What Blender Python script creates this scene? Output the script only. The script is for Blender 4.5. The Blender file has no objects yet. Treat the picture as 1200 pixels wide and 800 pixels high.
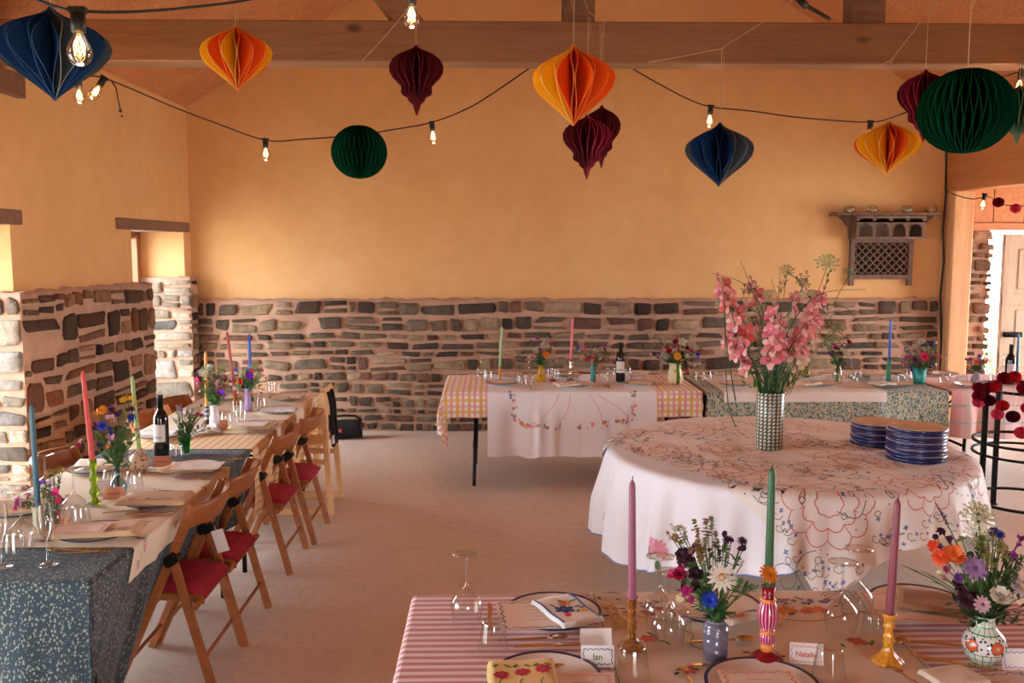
import bpy, math, random
from math import sin, cos, pi, sqrt, radians as RAD
from mathutils import Vector as V, Matrix as M4, noise as NZ, Euler
C = bpy.context.scene.collection
TAU = 2*pi
# ------------------------------------------------------------------ camera
CAMZ = 1.83; F = 1080.0
YAW = math.atan(22/1080); PITCH = math.atan(112/1080)
cam_rot = Euler((pi/2-PITCH, 0, -YAW), 'XYZ')
RM = cam_rot.to_matrix()
def ray(px, py): return RM @ V(((px-600)/F, (400-py)/F, -1.0))
def PZ(px, py, z):
    d = ray(px, py); t = (z-CAMZ)/d.z; return V((0, 0, CAMZ))+d*t
def PY(px, py, y):
    d = ray(px, py); t = y/d.y; return V((0, 0, CAMZ))+d*t
def PX(px, py, x):
    d = ray(px, py); t = x/d.x; return V((0, 0, CAMZ))+d*t
cd = bpy.data.cameras.new('camera'); co = bpy.data.objects.new('camera', cd); C.objects.link(co)
co.location = (0, 0, CAMZ); co.rotation_euler = cam_rot
cd.sensor_width = 36; cd.lens = 36*F/1200; cd.clip_start = .05
bpy.context.scene.camera = co
# ------------------------------------------------------------------ materials
MC = {}
def L(c):  # srgb 0-1 -> linear
    return tuple(((x+.055)/1.055)**2.4 if x > .04045 else x/12.92 for x in c[:3])+(1,)
def hx(s): return tuple(int(s[i:i+2], 16)/255 for i in (0, 2, 4))
class NT:
    def __init__(s, name):
        s.m = bpy.data.materials.new(name); s.m.use_nodes = True
        s.t = s.m.node_tree; s.n = s.t.nodes; s.b = s.n['Principled BSDF']; s.o = s.n['Material Output']
    def N(s, ty, **k):
        n = s.n.new(ty)
        for a, v in k.items():
            if a.startswith('i_'): n.inputs[a[2:].replace('_', ' ')].default_value = v
            elif a.startswith('n'): n.inputs[int(a[1:])].default_value = v
            else: setattr(n, a, v)
        return n
    def K(s, a, b): s.t.links.new(a, b)
    def math(s, op, a, b=None, c=None):
        n = s.n.new('ShaderNodeMath'); n.operation = op
        for i, x in enumerate((a, b, c)):
            if x is None: continue
            if isinstance(x, (int, float)): n.inputs[i].default_value = x
            else: s.K(x, n.inputs[i])
        return n.outputs[0]
    def mix(s, f, a, b, mode='MIX'):
        n = s.n.new('ShaderNodeMix'); n.data_type = 'RGBA'; n.blend_type = mode
        for i, x in ((0, f), (6, a), (7, b)):
            if isinstance(x, (int, float)): n.inputs[i].default_value = x
            elif isinstance(x, tuple): n.inputs[i].default_value = x
            else: s.K(x, n.inputs[i])
        return n.outputs[2]
    def coord(s, kind='Object', scale=(1, 1, 1), rot=(0, 0, 0)):
        tc = s.n.new('ShaderNodeTexCoord'); mp = s.n.new('ShaderNodeMapping')
        mp.inputs['Scale'].default_value = scale; mp.inputs['Rotation'].default_value = rot
        s.K(tc.outputs[kind], mp.inputs[0]); return mp.outputs[0]
    def noise(s, vec, scale, detail=4, rough=.55):
        n = s.N('ShaderNodeTexNoise'); n.inputs['Scale'].default_value = scale
        n.inputs['Detail'].default_value = detail; n.inputs['Roughness'].default_value = rough
        s.K(vec, n.inputs['Vector']); return n.outputs[0]
    def ramp(s, fac, stops):
        n = s.N('ShaderNodeValToRGB'); e = n.color_ramp.elements
        e[0].position, e[0].color = stops[0]; e[1].position, e[1].color = stops[-1]
        for p, c in stops[1:-1]:
            x = e.new(p); x.color = c
        s.K(fac, n.inputs[0]); return n.outputs[0]
    def bump(s, h, strength=.3, dist=.01):
        n = s.N('ShaderNodeBump'); n.inputs['Strength'].default_value = strength; n.inputs['Distance'].default_value = dist
        s.K(h, n.inputs['Height']); s.K(n.outputs[0], s.b.inputs['Normal'])
    def col(s, x):
        if isinstance(x, tuple): s.b.inputs['Base Color'].default_value = x
        else: s.K(x, s.b.inputs['Base Color'])
    def r(s, v, spec=.5): s.b.inputs['Roughness'].default_value = v; s.b.inputs['Specular IOR Level'].default_value = spec
def plain(name, hexc, rough=.5, metal=0, var=.12, sc=12, bump=0, spec=.5, sub=0, kind='Object', trans=0):
    if name in MC: return MC[name]
    t = NT(name); c = L(hx(hexc)); v = t.coord(kind); n = t.noise(v, sc)
    d = tuple(x*(1-var) for x in c[:3])+(1,); l = tuple(min(1, x*(1+var)) for x in c[:3])+(1,)
    t.col(t.ramp(n, [(.3, d), (.7, l)])); t.r(rough, spec); t.b.inputs['Metallic'].default_value = metal
    if bump: t.bump(t.noise(v, sc*4), bump, .004)
    if sub: t.b.inputs['Subsurface Weight'].default_value = sub; t.b.inputs['Subsurface Scale'].default_value = .01
    if trans: t.b.inputs['Transmission Weight'].default_value = trans
    MC[name] = t.m; return t.m
def attrmat(name, rough=.7, nsc=20, var=.3, bump=.5, bsc=60, bdist=.01, spec=.3):
    """colour comes from the 'col' attribute: each stone's own colour"""
    t = NT(name); a = t.N('ShaderNodeAttribute', attribute_name='col'); v = t.coord('Object')
    n = t.noise(v, nsc, 5, .65)
    t.col(t.mix(1.0, a.outputs['Color'], t.ramp(n, [(.25, (1-var*1.3,)*3+(1,)), (.5, (1,)*3+(1,)), (.8, (1+var,)*3+(1,))]), 'MULTIPLY'))
    t.r(rough, spec); t.bump(t.noise(v, bsc, 6, .7), bump, bdist); MC[name] = t.m; return t.m
def thin(name, hexc='ffffff', tint=1.0, rough=.02, body=.04):
    """thin blown glass: transparent sheet with a Fresnel gloss"""
    if name in MC: return MC[name]
    t = NT(name); t.n.remove(t.b)
    tr = t.N('ShaderNodeBsdfTransparent'); gl = t.N('ShaderNodeBsdfGlossy'); gl.inputs['Roughness'].default_value = rough; gl.inputs['Color'].default_value = (.8, .8, .8, 1)
    c = L(hx(hexc)); tr.inputs['Color'].default_value = tuple(1-(1-x)*tint for x in c[:3])+(1,)
    lw = t.N('ShaderNodeLayerWeight'); lw.inputs[0].default_value = .35
    f = t.math('MINIMUM', t.math('ADD', t.math('MULTIPLY', lw.outputs['Facing'], t.math('MULTIPLY', lw.outputs['Facing'], .85)), body), .9)
    mx = t.N('ShaderNodeMixShader'); t.K(f, mx.inputs[0]); t.K(tr.outputs[0], mx.inputs[1]); t.K(gl.outputs[0], mx.inputs[2])
    t.K(mx.outputs[0], t.o.inputs['Surface']); MC[name] = t.m; return t.m
def glow(name, hexc, s):
    t = NT(name); t.b.inputs['Base Color'].default_value = L(hx(hexc))
    t.b.inputs['Emission Color'].default_value = L(hx(hexc)); t.b.inputs['Emission Strength'].default_value = s
    MC[name] = t.m; return t.m
def wood(name, h1, h2, scale=(1.5, 18, 18), rough=.45, bump=.2, knots=False, kind='Object'):
    t = NT(name); v = t.coord(kind, scale); n = t.noise(v, 1.2, 6, .6); n2 = t.noise(t.coord(kind, tuple(x*4 for x in scale)), 1.5, 3)
    c = t.ramp(n, [(.25, L(hx(h1))), (.55, L(hx(h2))), (.8, tuple(x*1.15 for x in L(hx(h2))[:3])+(1,))])
    c = t.mix(.35, c, t.ramp(n2, [(.35, L(hx(h1))), (.65, L(hx(h2)))]))
    if knots:
        vo = t.N('ShaderNodeTexVoronoi'); vo.inputs['Scale'].default_value = 1.0
        t.K(t.coord(kind, tuple(max(1.6, min(x, 2.8)) for x in scale)), vo.inputs['Vector'])
        k = t.ramp(vo.outputs['Distance'], [(.03, (.25, .22, .2, 1)), (.10, (1, 1, 1, 1))]); c = t.mix(1.0, c, k, 'MULTIPLY')
    t.col(c); t.r(rough); t.bump(n2, bump, .004); MC[name] = t.m; return t.m
# ------------------------------------------------------------------ mesh builder
class MB:
    def __init__(s): s.v = []; s.f = []; s.mi = []; s.sm = []; s.uv = {}; s.cols = []; s.ccol = None; s.T = None
    def vert(s, p):
        p = V(p)
        if s.T is not None: p = s.T @ p
        s.v.append(p); s.cols.append(s.ccol); return len(s.v)-1
    def face(s, idx, m=0, smooth=True, uv=None):
        if uv: s.uv[len(s.f)] = uv
        s.f.append(tuple(idx)); s.mi.append(m); s.sm.append(smooth)
    def box(s, a, b, m=0, bev=0):
        x0, y0, z0 = a; x1, y1, z1 = b
        if bev <= 0:
            i = [s.vert(p) for p in ((x0, y0, z0), (x1, y0, z0), (x1, y1, z0), (x0, y1, z0), (x0, y0, z1), (x1, y0, z1), (x1, y1, z1), (x0, y1, z1))]
            for q in ((0, 3, 2, 1), (4, 5, 6, 7), (0, 1, 5, 4), (1, 2, 6, 5), (2, 3, 7, 6), (3, 0, 4, 7)): s.face([i[k] for k in q], m, False)
            return
        e = bev; R = []
        for z, o in ((z0, e), (z0+e, 0), (z1-e, 0), (z1, e)):
            R.append([s.vert(p) for p in ((x0+o+(0 if o else e), y0+o, z), (x1-o-(0 if o else e), y0+o, z), (x1-o, y0+o+(0 if o else e), z), (x1-o, y1-o-(0 if o else e), z),
                     (x1-o-(0 if o else e), y1-o, z), (x0+o+(0 if o else e), y1-o, z), (x0+o, y1-o-(0 if o else e), z), (x0+o, y0+o+(0 if o else e), z))])
        for a_, b_ in zip(R, R[1:]):
            for k in range(8): s.face((a_[k], a_[(k+1) % 8], b_[(k+1) % 8], b_[k]), m, False)
        s.face(R[0][::-1], m, False); s.face(R[-1], m, False)
    def lathe(s, prof, n=24, m=0, c=(0, 0, 0), mf=None, cap0=True, cap1=True, flute=0, nf=0, sx=1.0, sy=1.0):
        rings = []
        for (r, z) in prof:
            if r < 1e-5: rings.append([s.vert((c[0], c[1], c[2]+z))]); continue
            rings.append([s.vert((c[0]+sx*r*(1+flute*cos(nf*TAU*k/n))*cos(TAU*k/n), c[1]+sy*r*(1+flute*cos(nf*TAU*k/n))*sin(TAU*k/n), c[2]+z)) for k in range(n)])
        for j, (a, b) in enumerate(zip(rings, rings[1:])):
            mm = mf(j) if mf else m
            for k in range(n):
                k2 = (k+1) % n
                if len(a) == 1 and len(b) == 1: continue
                if len(a) == 1: s.face((a[0], b[k2], b[k]), mm)
                elif len(b) == 1: s.face((a[k], a[k2], b[0]), mm)
                else: s.face((a[k], a[k2], b[k2], b[k]), mm, True, [(k/n, j), ((k+1)/n, j), ((k+1)/n, j+1), (k/n, j+1)])
        if cap0 and len(rings[0]) > 1: s.face(rings[0][::-1], mf(0) if mf else m, False)
        if cap1 and len(rings[-1]) > 1: s.face(rings[-1], mf(len(prof)-2) if mf else m, False)
    def tube(s, pts, r, n=8, m=0, taper=None, flat=1.0):
        pts = [V(p) for p in pts]; rings = []; up = V((0, 0, 1))
        last = None
        for i, p in enumerate(pts):
            t = (pts[min(i+1, len(pts)-1)]-pts[max(i-1, 0)])
            if t.length < 1e-9: t = V((0, 0, 1))
            t.normalize()
            a = last if last is not None else (up if abs(t.z) < .9 else V((1, 0, 0)))
            x = (a-t*a.dot(t))
            if x.length < 1e-6: x = t.orthogonal()
            x.normalize(); y = t.cross(x); last = x
            rr = r if taper is None else r*(taper(i/(len(pts)-1)) if callable(taper) else 1+(taper-1)*i/(len(pts)-1))
            rings.append([s.vert(p+x*rr*cos(TAU*k/n)+y*rr*flat*sin(TAU*k/n)) for k in range(n)])
        for a, b in zip(rings, rings[1:]):
            for k in range(n): s.face((a[k], a[(k+1) % n], b[(k+1) % n], b[k]), m)
        s.face(rings[0][::-1], m, False); s.face(rings[-1], m, False)
    def bar(s, a, b, w, h, m=0, side=(0, 1, 0)):
        """rectangular bar from a to b; w along side, h across"""
        a = V(a); b = V(b); t = (b-a).normalized(); x = V(side); x = (x-t*x.dot(t)).normalized(); y = t.cross(x)
        e = min(w, h)*.18; R = []
        for p, o in ((a, e), (a+t*e, 0), (b-t*e, 0), (b, e)):
            W = w/2-o; H = h/2-o
            R.append([s.vert(p+x*i+y*j) for i, j in ((-W+e, -H), (W-e, -H), (W, -H+e), (W, H-e), (W-e, H), (-W+e, H), (-W, H-e), (-W, -H+e))])
        for p, q in zip(R, R[1:]):
            for k in range(8): s.face((p[k], p[(k+1) % 8], q[(k+1) % 8], q[k]), m, False)
        s.face(R[0][::-1], m, False); s.face(R[-1], m, False)
    def sphere(s, c, r, m=0, n=12, sz=1.0):
        k = max(4, n//2)
        s.lathe([(r*sin(pi*i/k), -r*sz*cos(pi*i/k)) for i in range(k+1)], n, m, c)
    def grid(s, fn, nu, nv, m=0, close=False, mfn=None, uvfn=None):
        g = [[s.vert(fn(i/nu, j/nv)) for j in range(nv+1)] for i in range(nu+1)]
        for i in range(nu):
            for j in range(nv):
                mm = mfn((i+.5)/nu, (j+.5)/nv) if mfn else m
                u = [(i/nu, j/nv), ((i+1)/nu, j/nv), ((i+1)/nu, (j+1)/nv), (i/nu, (j+1)/nv)]
                if uvfn: u = [uvfn(*q) for q in u]
                s.face((g[i][j], g[i+1][j], g[i+1][j+1], g[i][j+1]), mm, True, u)
        return g
    def poly(s, pts, m=0, smooth=False): s.face([s.vert(p) for p in pts], m, smooth)
    def prism(s, pts, vec, m=0):
        vec = V(vec); a = [s.vert(p) for p in pts]; b = [s.vert(V(p)+vec) for p in pts]; n = len(a)
        s.face(a[::-1], m, False); s.face(b, m, False)
        for k in range(n): s.face((a[k], a[(k+1) % n], b[(k+1) % n], b[k]), m, False)
    def mesh(s, name, mats):
        me = bpy.data.meshes.new(name); me.from_pydata([tuple(p) for p in s.v], [], s.f)
        for m in (mats if isinstance(mats, (list, tuple)) else [mats]): me.materials.append(m)
        me.polygons.foreach_set('material_index', s.mi); me.polygons.foreach_set('use_smooth', s.sm)
        if s.uv:
            ul = me.uv_layers.new(name='UVMap')
            for fi, uvs in s.uv.items():
                st = me.polygons[fi].loop_start
                for k, u in enumerate(uvs): ul.data[st+k].uv = u
        if any(c is not None for c in s.cols):
            at = me.attributes.new('col', 'FLOAT_COLOR', 'POINT')
            for i, c in enumerate(s.cols): at.data[i].color = c or (1, 1, 1, 1)
        me.update(); return me
    def build(s, name, mats, parent=None, loc=(0, 0, 0), rz=0):
        o = bpy.data.objects.new(name, s.mesh(name, mats)); C.objects.link(o); o.location = loc; o.rotation_euler = (0, 0, rz)
        if parent is not None: o.parent = parent
        return o
def tag(o, label, cat, group=None, kind=None):
    if label: o['label'] = label
    if cat: o['category'] = cat
    if group: o['group'] = group
    if kind: o['kind'] = kind
    return o
def thing(name, label, cat, loc=(0, 0, 0), rz=0, group=None):
    o = bpy.data.objects.new(name, None); C.objects.link(o); o.location = loc; o.rotation_euler = (0, 0, rz)
    return tag(o, label, cat, group)
def struct(o, label=None):
    o['kind'] = 'structure'
    if label: o['label'] = label
    return o
def put(me, name, label, cat, loc, rz=0, group=None, sc=1, rot=None, parent=None):
    o = bpy.data.objects.new(name, me); C.objects.link(o); o.location = loc; o.rotation_euler = rot or (0, 0, rz)
    o.scale = (sc,)*3 if not isinstance(sc, tuple) else sc
    if parent is not None: o.parent = parent
    return tag(o, label, cat, group)
def copy_tree(o, parent=None):
    c = o.copy(); C.objects.link(c)
    if parent is not None: c.parent = parent
    for ch in list(o.children): copy_tree(ch, c)
    return c
# ------------------------------------------------------------------ room
WX = -2.95; BY = 9.1; RX = 4.44; FY = -3.2; EZ = 3.15; RIDX = .75; SL = .62
def plaster_mat():
    t = NT('lime_plaster'); v = t.coord('Object'); n = t.noise(v, .9, 5, .6); n2 = t.noise(v, 7, 5)
    c = t.ramp(n, [(.25, L(hx('dcaa70'))), (.5, L(hx('e4b47a'))), (.75, L(hx('eabf88')))])
    c = t.mix(.18, c, t.ramp(n2, [(.3, L(hx('c88f55'))), (.7, L(hx('ecc088')))]))
    sp = t.noise(v, 60, 2); c = t.mix(t.ramp(sp, [(.74, (0, 0, 0, 1)), (.78, (.35,)*3+(1,))]), c, L(hx('a8713f')))
    t.col(c); t.r(.85, .2); t.bump(t.noise(v, 26, 6), .25, .01); return t.m
PLASTER = plaster_mat()
MORTAR = plain('pink_lime_mortar', 'be9880', .95, var=.12, sc=9, bump=.8, spec=.1)
STONE = attrmat('rubble_stone', .8, 14, .38, .9, 30, .02)
OAK = wood('oak_beam', '7d5435', '9c6f4a', (1.2, 14, 14), .55, knots=True)
OAKPOST = wood('oak_post', 'c08a58', 'dda975', (14, 14, 1.0), .5)
OLDWOOD = wood('weathered_wood', '6b4a36', '8a6650', (2, 20, 20), .75, .5)
BOARDS = wood('pine_boards', 'b87442', 'cf8b55', (14, 1.2, 14), .5, knots=True)
def ceil_mat():
    t = NT('ceiling_board'); v = t.coord('Object'); n = t.noise(v, 40, 4); n1 = t.noise(v, 3, 4)
    c = t.mix(.5, t.ramp(n, [(.35, L(hx('a9683c'))), (.65, L(hx('d8965f')))]), t.ramp(n1, [(.35, L(hx('b9764a'))), (.65, L(hx('cf8e5b')))]))
    t.col(c); t.r(.7); t.bump(n, .6, .01); return t.m
CEIL = ceil_mat()
def floor_mat():
    t = NT('painted_concrete'); v = t.coord('Object'); n = t.noise(v, .7, 5, .6); n2 = t.noise(v, 18, 5, .7)
    c = t.ramp(n, [(.3, L(hx('d6bfac'))), (.55, L(hx('e0ccba'))), (.75, L(hx('ead8c8')))])
    c = t.mix(.25, c, t.ramp(n2, [(.3, L(hx('b89c8a'))), (.7, L(hx('e8d8ca')))]))
    t.col(c); t.r(.42, .4); t.K(t.ramp(n2, [(.3, (.62,)*3+(1,)), (.7, (.38,)*3+(1,))]), t.b.inputs['Roughness'])
    t.bump(t.noise(v, 12, 6, .65), .55, .012); return t.m
m = MB(); m.box((WX-.5, FY-.4, -.12), (8.2, BY+.5, 0)); struct(m.build('floor', floor_mat()), 'pale painted concrete floor')
# back wall: gable plaster and, beyond the post, the aisle's end wall
m = MB()
def gz(x): return EZ+SL*min(x-WX, 2*(RIDX-WX)-(x-WX))
m.prism([(WX-.5, BY, 0), (RX+.18, BY, 0), (RX+.18, BY, 2.4), (RX+.18, BY, gz(RX)), (RIDX, BY, gz(RIDX)+.1), (WX-.5, BY, EZ)], (0, .5, 0))
wb = struct(m.build('wall_back', PLASTER), 'long orange plastered wall')
PAL = [hx(h) for h in ('75675a', '85786a', '5f534a', '8f8473', '998c7a', '735a50', '80614f', '5d544c', '8a7d68', '9c8f7c', '706c5e', '544840')]
def stones(mb, fn, u0, u1, v0, v1, rnd, hmin=.05, hmax=.19, gap=.021, pal=PAL, wmax=4.0, ragged=.03, d0=.012, d1=.035):
    """courses of rubble; fn(u, v, d) maps wall coordinates to space, d outwards"""
    v = v0
    while v < v1-.03:
        h = rnd.uniform(hmin, hmax) if rnd.random() < .6 else rnd.uniform(hmin, hmax*.55)
        if v+h > v1-.03: h = v1-v
        u = u0-rnd.uniform(0, .05)
        while u < u1-.02:
            w = h*rnd.uniform(1.3, wmax) if h < .09 else h*rnd.uniform(.7, 2.6)
            w = max(.06, min(w, .5, u1-u)); 
            if u1-(u+w) < .06: w = u1-u
            cells = [(u, v, w, h)]
            if h > .11 and rnd.random() < .35: k = rnd.uniform(.35, .65); cells = [(u, v, w, h*k), (u, v+h*k, w, h*(1-k))]
            elif h > .09 and w > .24 and rnd.random() < .2: k = rnd.uniform(.3, .7); cells = [(u, v, w*k, h), (u+w*k, v, w*(1-k), h)]
            for (a, b, ww, hh) in cells:
                if rnd.random() < .03: continue
                g = gap*rnd.uniform(.6, 1.5); a0, a1 = max(u0, a)+g/2, a+ww-g/2; b0, b1 = b+g/2, b+hh-g/2
                if a1-a0 < .02 or b1-b0 < .015: continue
                tilt = rnd.uniform(-.05, .05)*(a1-a0); cx, cy = (a0+a1)/2, (b0+b1)/2; hw, hhh = (a1-a0)/2, (b1-b0)/2
                pts = []; n = 12
                cor = [(sx_*hw*(1-rnd.uniform(0, .16)*(rnd.random() < .7)-rnd.uniform(0, .3)*(rnd.random() < .22)), sy_*hhh*(1-rnd.uniform(0, .25)-rnd.uniform(0, .5)*(rnd.random() < .2))) for sx_, sy_ in ((1, -1), (1, 1), (-1, 1), (-1, -1))]
                for k in range(4):
                    p0, p1, p2 = V(cor[k-1]), V(cor[k]), V(cor[(k+1) % 4]); ch = rnd.uniform(.05, .28)
                    q0 = p1+(p0-p1).normalized()*min((p0-p1).length*.4, ch*hhh*1.2); q1 = p1+(p2-p1).normalized()*min((p2-p1).length*.4, ch*hhh*1.2)
                    md = (p1+p2)/2; md = md*rnd.uniform(.93, 1.06)
                    for q in (q0, q1, md): pts.append((cx+q[0], cy+q[1]+tilt*q[0]/max(hw, .01)*.5+.012*sin(cx*3.1+v0)))
                base = rnd.choice(pal); k = rnd.uniform(.60, 1.08); lc = L(tuple(min(1, x*k*w_) for x, w_ in zip(base, (1.05, .96, .88)))); mb.ccol = lc
                d = rnd.uniform(d0, d1)
                r0 = [mb.vert(fn(x, y, -.01)) for x, y in pts]
                r1 = [mb.vert(fn(x, y, d*.6)) for x, y in pts]
                r2 = [mb.vert(fn(cx+(x-cx)*.93, cy+(y-cy)*.88, d*rnd.uniform(.9, 1.1))) for x, y in pts]
                r3 = [mb.vert(fn(cx+(x-cx)*.4, cy+(y-cy)*.4, d*rnd.uniform(.9, 1.2))) for x, y in pts]
                for A, B in ((r0, r1), (r1, r2), (r2, r3)):
                    for q in range(n): mb.face((A[q], A[(q+1) % n], B[(q+1) % n], B[q]), 0, B is not r1)
                mb.face(r3, 0, True)
            u += w
        v += h
    mb.ccol = None
rnd = random.Random(5)
def backing(mb, fn, u0, u1, v0, v1, rnd, du=.05, top=.03):
    """lumpy mortar bed with a ragged top"""
    nu = int((u1-u0)/du)+1; nv = int((v1-v0)/.06)+1
    def f(a, b):
        u = u0+(u1-u0)*a; v = v0+(v1-v0)*b
        if b > .999: v += top*NZ.noise(V((u*9, 3, 0)))
        return fn(u, v, .014*NZ.noise(V((u*8, v*8, u0)))+.006*NZ.noise(V((u*25, v*25, 1))))
    g = mb.grid(f, nu, nv)
    for i in range(nu):  # ledge on top back to the plaster
        a, b = g[i][nv], g[i+1][nv]; p, q = mb.v[a], mb.v[b]
        ua = u0+(u1-u0)*i/nu; ub = u0+(u1-u0)*(i+1)/nu
        c1 = mb.vert(fn(ub, v1+.012+top*NZ.noise(V((ub*9, 3, 0))), -.12)); c0 = mb.vert(fn(ua, v1+.012+top*NZ.noise(V((ua*9, 3, 0))), -.12))
        mb.face((a, b, c1, c0), 0)
fb = lambda u, v, d: V((u, BY-.055-d, v))
m = MB(); backing(m, fb, WX+.05, RX-.02, 0, 1.31, rnd); m.build('mortar', MORTAR, wb)
m = MB(); stones(m, fb, WX+.05, RX-.02, .0, 1.30, rnd); m.build('rubble_stonework', STONE, wb)
# left wall with three glazed openings
OPEN = [(.6, 2.5), (4.3, 5.73), (7.62, 8.90)]
m = MB(); ys = [FY]+[a for o in OPEN for a in o]+[BY]
LX = WX-.5; LZ = 1.96
for a, b in zip(ys[::2], ys[1::2]): m.box((LX, a, 0), (WX, b, EZ+.02))
for a, b in OPEN: m.box((LX, a, LZ+.09), (WX, b, EZ+.02))
wl = struct(m.build('wall_left', PLASTER), 'orange plastered wall with deep openings')
SX = -2.885
mo = MB(); st = MB()
for (a, b, zt) in ((2.7, 4.05, 1.55), (5.68, 7.86, 1.52), (8.85, 9.04, 1.54)):
    f1 = lambda u, v, d: V((SX+d, u, v+.10*(7.7-u)*.12))
    backing(mo, f1, a, b, 0, zt, rnd); stones(st, f1, a, b, 0, zt-.01, rnd, .10, .25, .030, [tuple(x*.92*k for x, k in zip(c, (1.08, .95, .85))) for c in PAL], 2.2)  # room face darkened and reddened: its backlit shade painted into the palette
    f2 = lambda u, v, d, a=a: V((-u, a-d, v+.10*(7.7-a)*.12))
    backing(mo, f2, -SX, 3.42, 0, zt, rnd); stones(st, f2, -SX-.01, 3.42, 0, zt-.01, rnd, .09, .22, .014, [hx(h) for h in ('9d9a92', 'aaa69c', '8f9092', 'b5b0a4', '90867c')], 2.6)  # paler jamb palette: window light on these stones put into their colour
    f3 = lambda u, v, d, b=b: V((-u, b+d, v))
    if b < 9: backing(mo, f3, -SX, 3.42, 0, zt, rnd)
mo.build('mortar', MORTAR, wl); st.build('rubble_stonework', STONE, wl)
for i, (a, b) in enumerate([(.4, 2.7), (4.05, 5.87), (7.32, 9.06)]):
    m = MB(); m.box((LX, a, LZ), (WX+.012, b, LZ+.092), 0, .006)
    struct(m.build('trim_%d' % (i+1), OLDWOOD), 'brown timber lintel over the opening')
m = MB(); m.box((WX-.1, 5.36, 2.74), (WX+.05, 5.92, 2.885), 0, .006); struct(m.build('trim_4', OLDWOOD), 'timber pad carrying the beam end')
# glazed doors in the openings
FRAME = wood('stained_frame', '8a4f28', 'a8683a', (12, 12, 1.5), .4)
PANE = thin('window_glass', 'f4faff', .3)
for i, (a, b) in enumerate(OPEN):
    x0, x1 = -3.42, -3.36
    m = MB()
    for (p, q) in (((x0, a-.1, 0), (x1, a+.04, LZ)), ((x0, b-.05, 0), (x1, b+.12, LZ)), ((x0, a, LZ-.06), (x1, b, LZ)), ((x0, a, 0), (x1, b, .07)), ((x0+.005, (a+b)/2-.035, .07), (x1-.005, (a+b)/2+.035, LZ-.06)), ((x0-.03, b-.14, .05), (x1+.02, b-.08, LZ-.03))): m.box(p, q, 0, .004)
    w = struct(m.build('window_%d' % (i+1), FRAME), 'wooden framed glazed opening')
    m = MB(); m.box((x0+.025, a+.04, .07), (x0+.032, b-.05, LZ-.06)); m.build('pane', PANE, w)
# ceiling: two pitches, board lined
m = MB()
for s_ in (-1, 1):
    xe = WX-.5 if s_ < 0 else RX+.3
    ze = EZ-.5*SL if s_ < 0 else gz(RX)-.3*SL
    zr = gz(RIDX)
    m.prism([(xe, FY-.4, ze), (RIDX, FY-.4, zr), (RIDX, FY-.4, zr+.12), (xe, FY-.4, ze+.12)], (0, BY-FY+.9, 0))
struct(m.build('ceiling', CEIL), 'sloping orange board ceiling')
# rafters left slope, dark
DARKW = wood('dark_rafter', '4a2e1e', '6b452e', (2, 18, 18), .6)
k = 5
for yy in (1.2, 3.4):
    m = MB(); m.bar((WX+.02, yy, EZ-.08), (RIDX, yy, gz(RIDX)-.1), .12, .16); struct(m.build('trim_%d' % k, DARKW), 'dark roof rafter'); k += 1
# tie beam, posts on it, braces
m = MB(); m.box((WX-.1, 5.50, 2.89), (RX+.1, 5.69, 3.126), 0, .008); struct(m.build('trim_%d' % k, OAK), 'long oak tie beam across the hall'); k += 1
for (pa, pb) in ((660, 697), (998, 1038)):
    a = PY(pa, 24, 5.52).x; b = PY(pb, 24, 5.52).x
    m = MB(); m.box((a, 5.52, 3.12), (b, 5.67, gz((a+b)/2)+.03), 0, .006); struct(m.build('trim_%d' % k, OLDWOOD), 'dark post standing on the tie beam'); k += 1
a = PY(486, 24, 5.59)
m = MB(); m.bar((a.x, 5.59, 3.08), (a.x-.85, 5.59, 4.2), .1, .16); struct(m.build('trim_%d' % k, OAK), 'leaning strut on the tie beam'); k += 1
m = MB(); m.bar((a.x-.05, 6.2, 3.45), (a.x-1.2, 6.2, 4.6), .06, .1); struct(m.build('trim_%d' % k, DARKW), 'dark strut behind the leaning strut'); k += 1
# right wall: boarded head over an open side, post
m = MB(); m.box((RX, FY, 2.35), (RX+.16, BY, EZ+.3), 0, .004); wr = struct(m.build('wall_right', wood('board_header', 'ad6a3c', 'c98552', (8, .8, 8), .5, knots=True)), 'timber boarded wall head above the open side')
m = MB(); m.box((RX-.02, 8.83, 0), (RX+.18, BY, 2.36), 0, .012); struct(m.build('trim_%d' % k, OAKPOST), 'tall oak corner post'); k += 1
m = MB(); m.box((RX-.02, .6, 0), (RX+.18, .85, 2.36), 0, .012); struct(m.build('trim_%d' % k, OAKPOST), 'oak post of the open side'); k += 1
# aisle beyond: end wall with stone pillar, boards, open doorway and panelled leaf
DX0 = PY(1157, 350, 9.15).x; DX1 = PY(1172, 350, 9.05).x
m = MB(); m.box((RX+.18, BY+.02, 1.99), (8.2, BY+.3, 3.2)); m.box((DX1+.78, BY+.02, 0), (8.2, BY+.3, 1.99))
for j in range(12):
    x = RX+.2+j*.31; m.box((x+.004, BY, 2.06), (x+.306, BY+.02, 2.6), 0, .003)
m.box((RX+.18, BY-.03, 1.98), (8.2, BY+.02, 2.055), 0, .004)
struct(m.build('wall_aisle_end', BOARDS), 'vertical board wall over the doorway')
m = MB(); m.box((RX+.18, BY+.03, 0), (DX0-.03, BY+.3, 1.99)); pil = m.build('wall_aisle_stone', MORTAR); struct(pil, 'rough stone jamb beside the doorway')
m = MB(); stones(m, lambda u, v, d: V((u, BY+.03-d, v)), RX+.18, DX0+.02, 0, 2.0, rnd, .06, .16, .02, [hx(h) for h in ('8a7466', '9a8574', '7b6557', 'a8917e')], 2.2, d1=.06)
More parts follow.
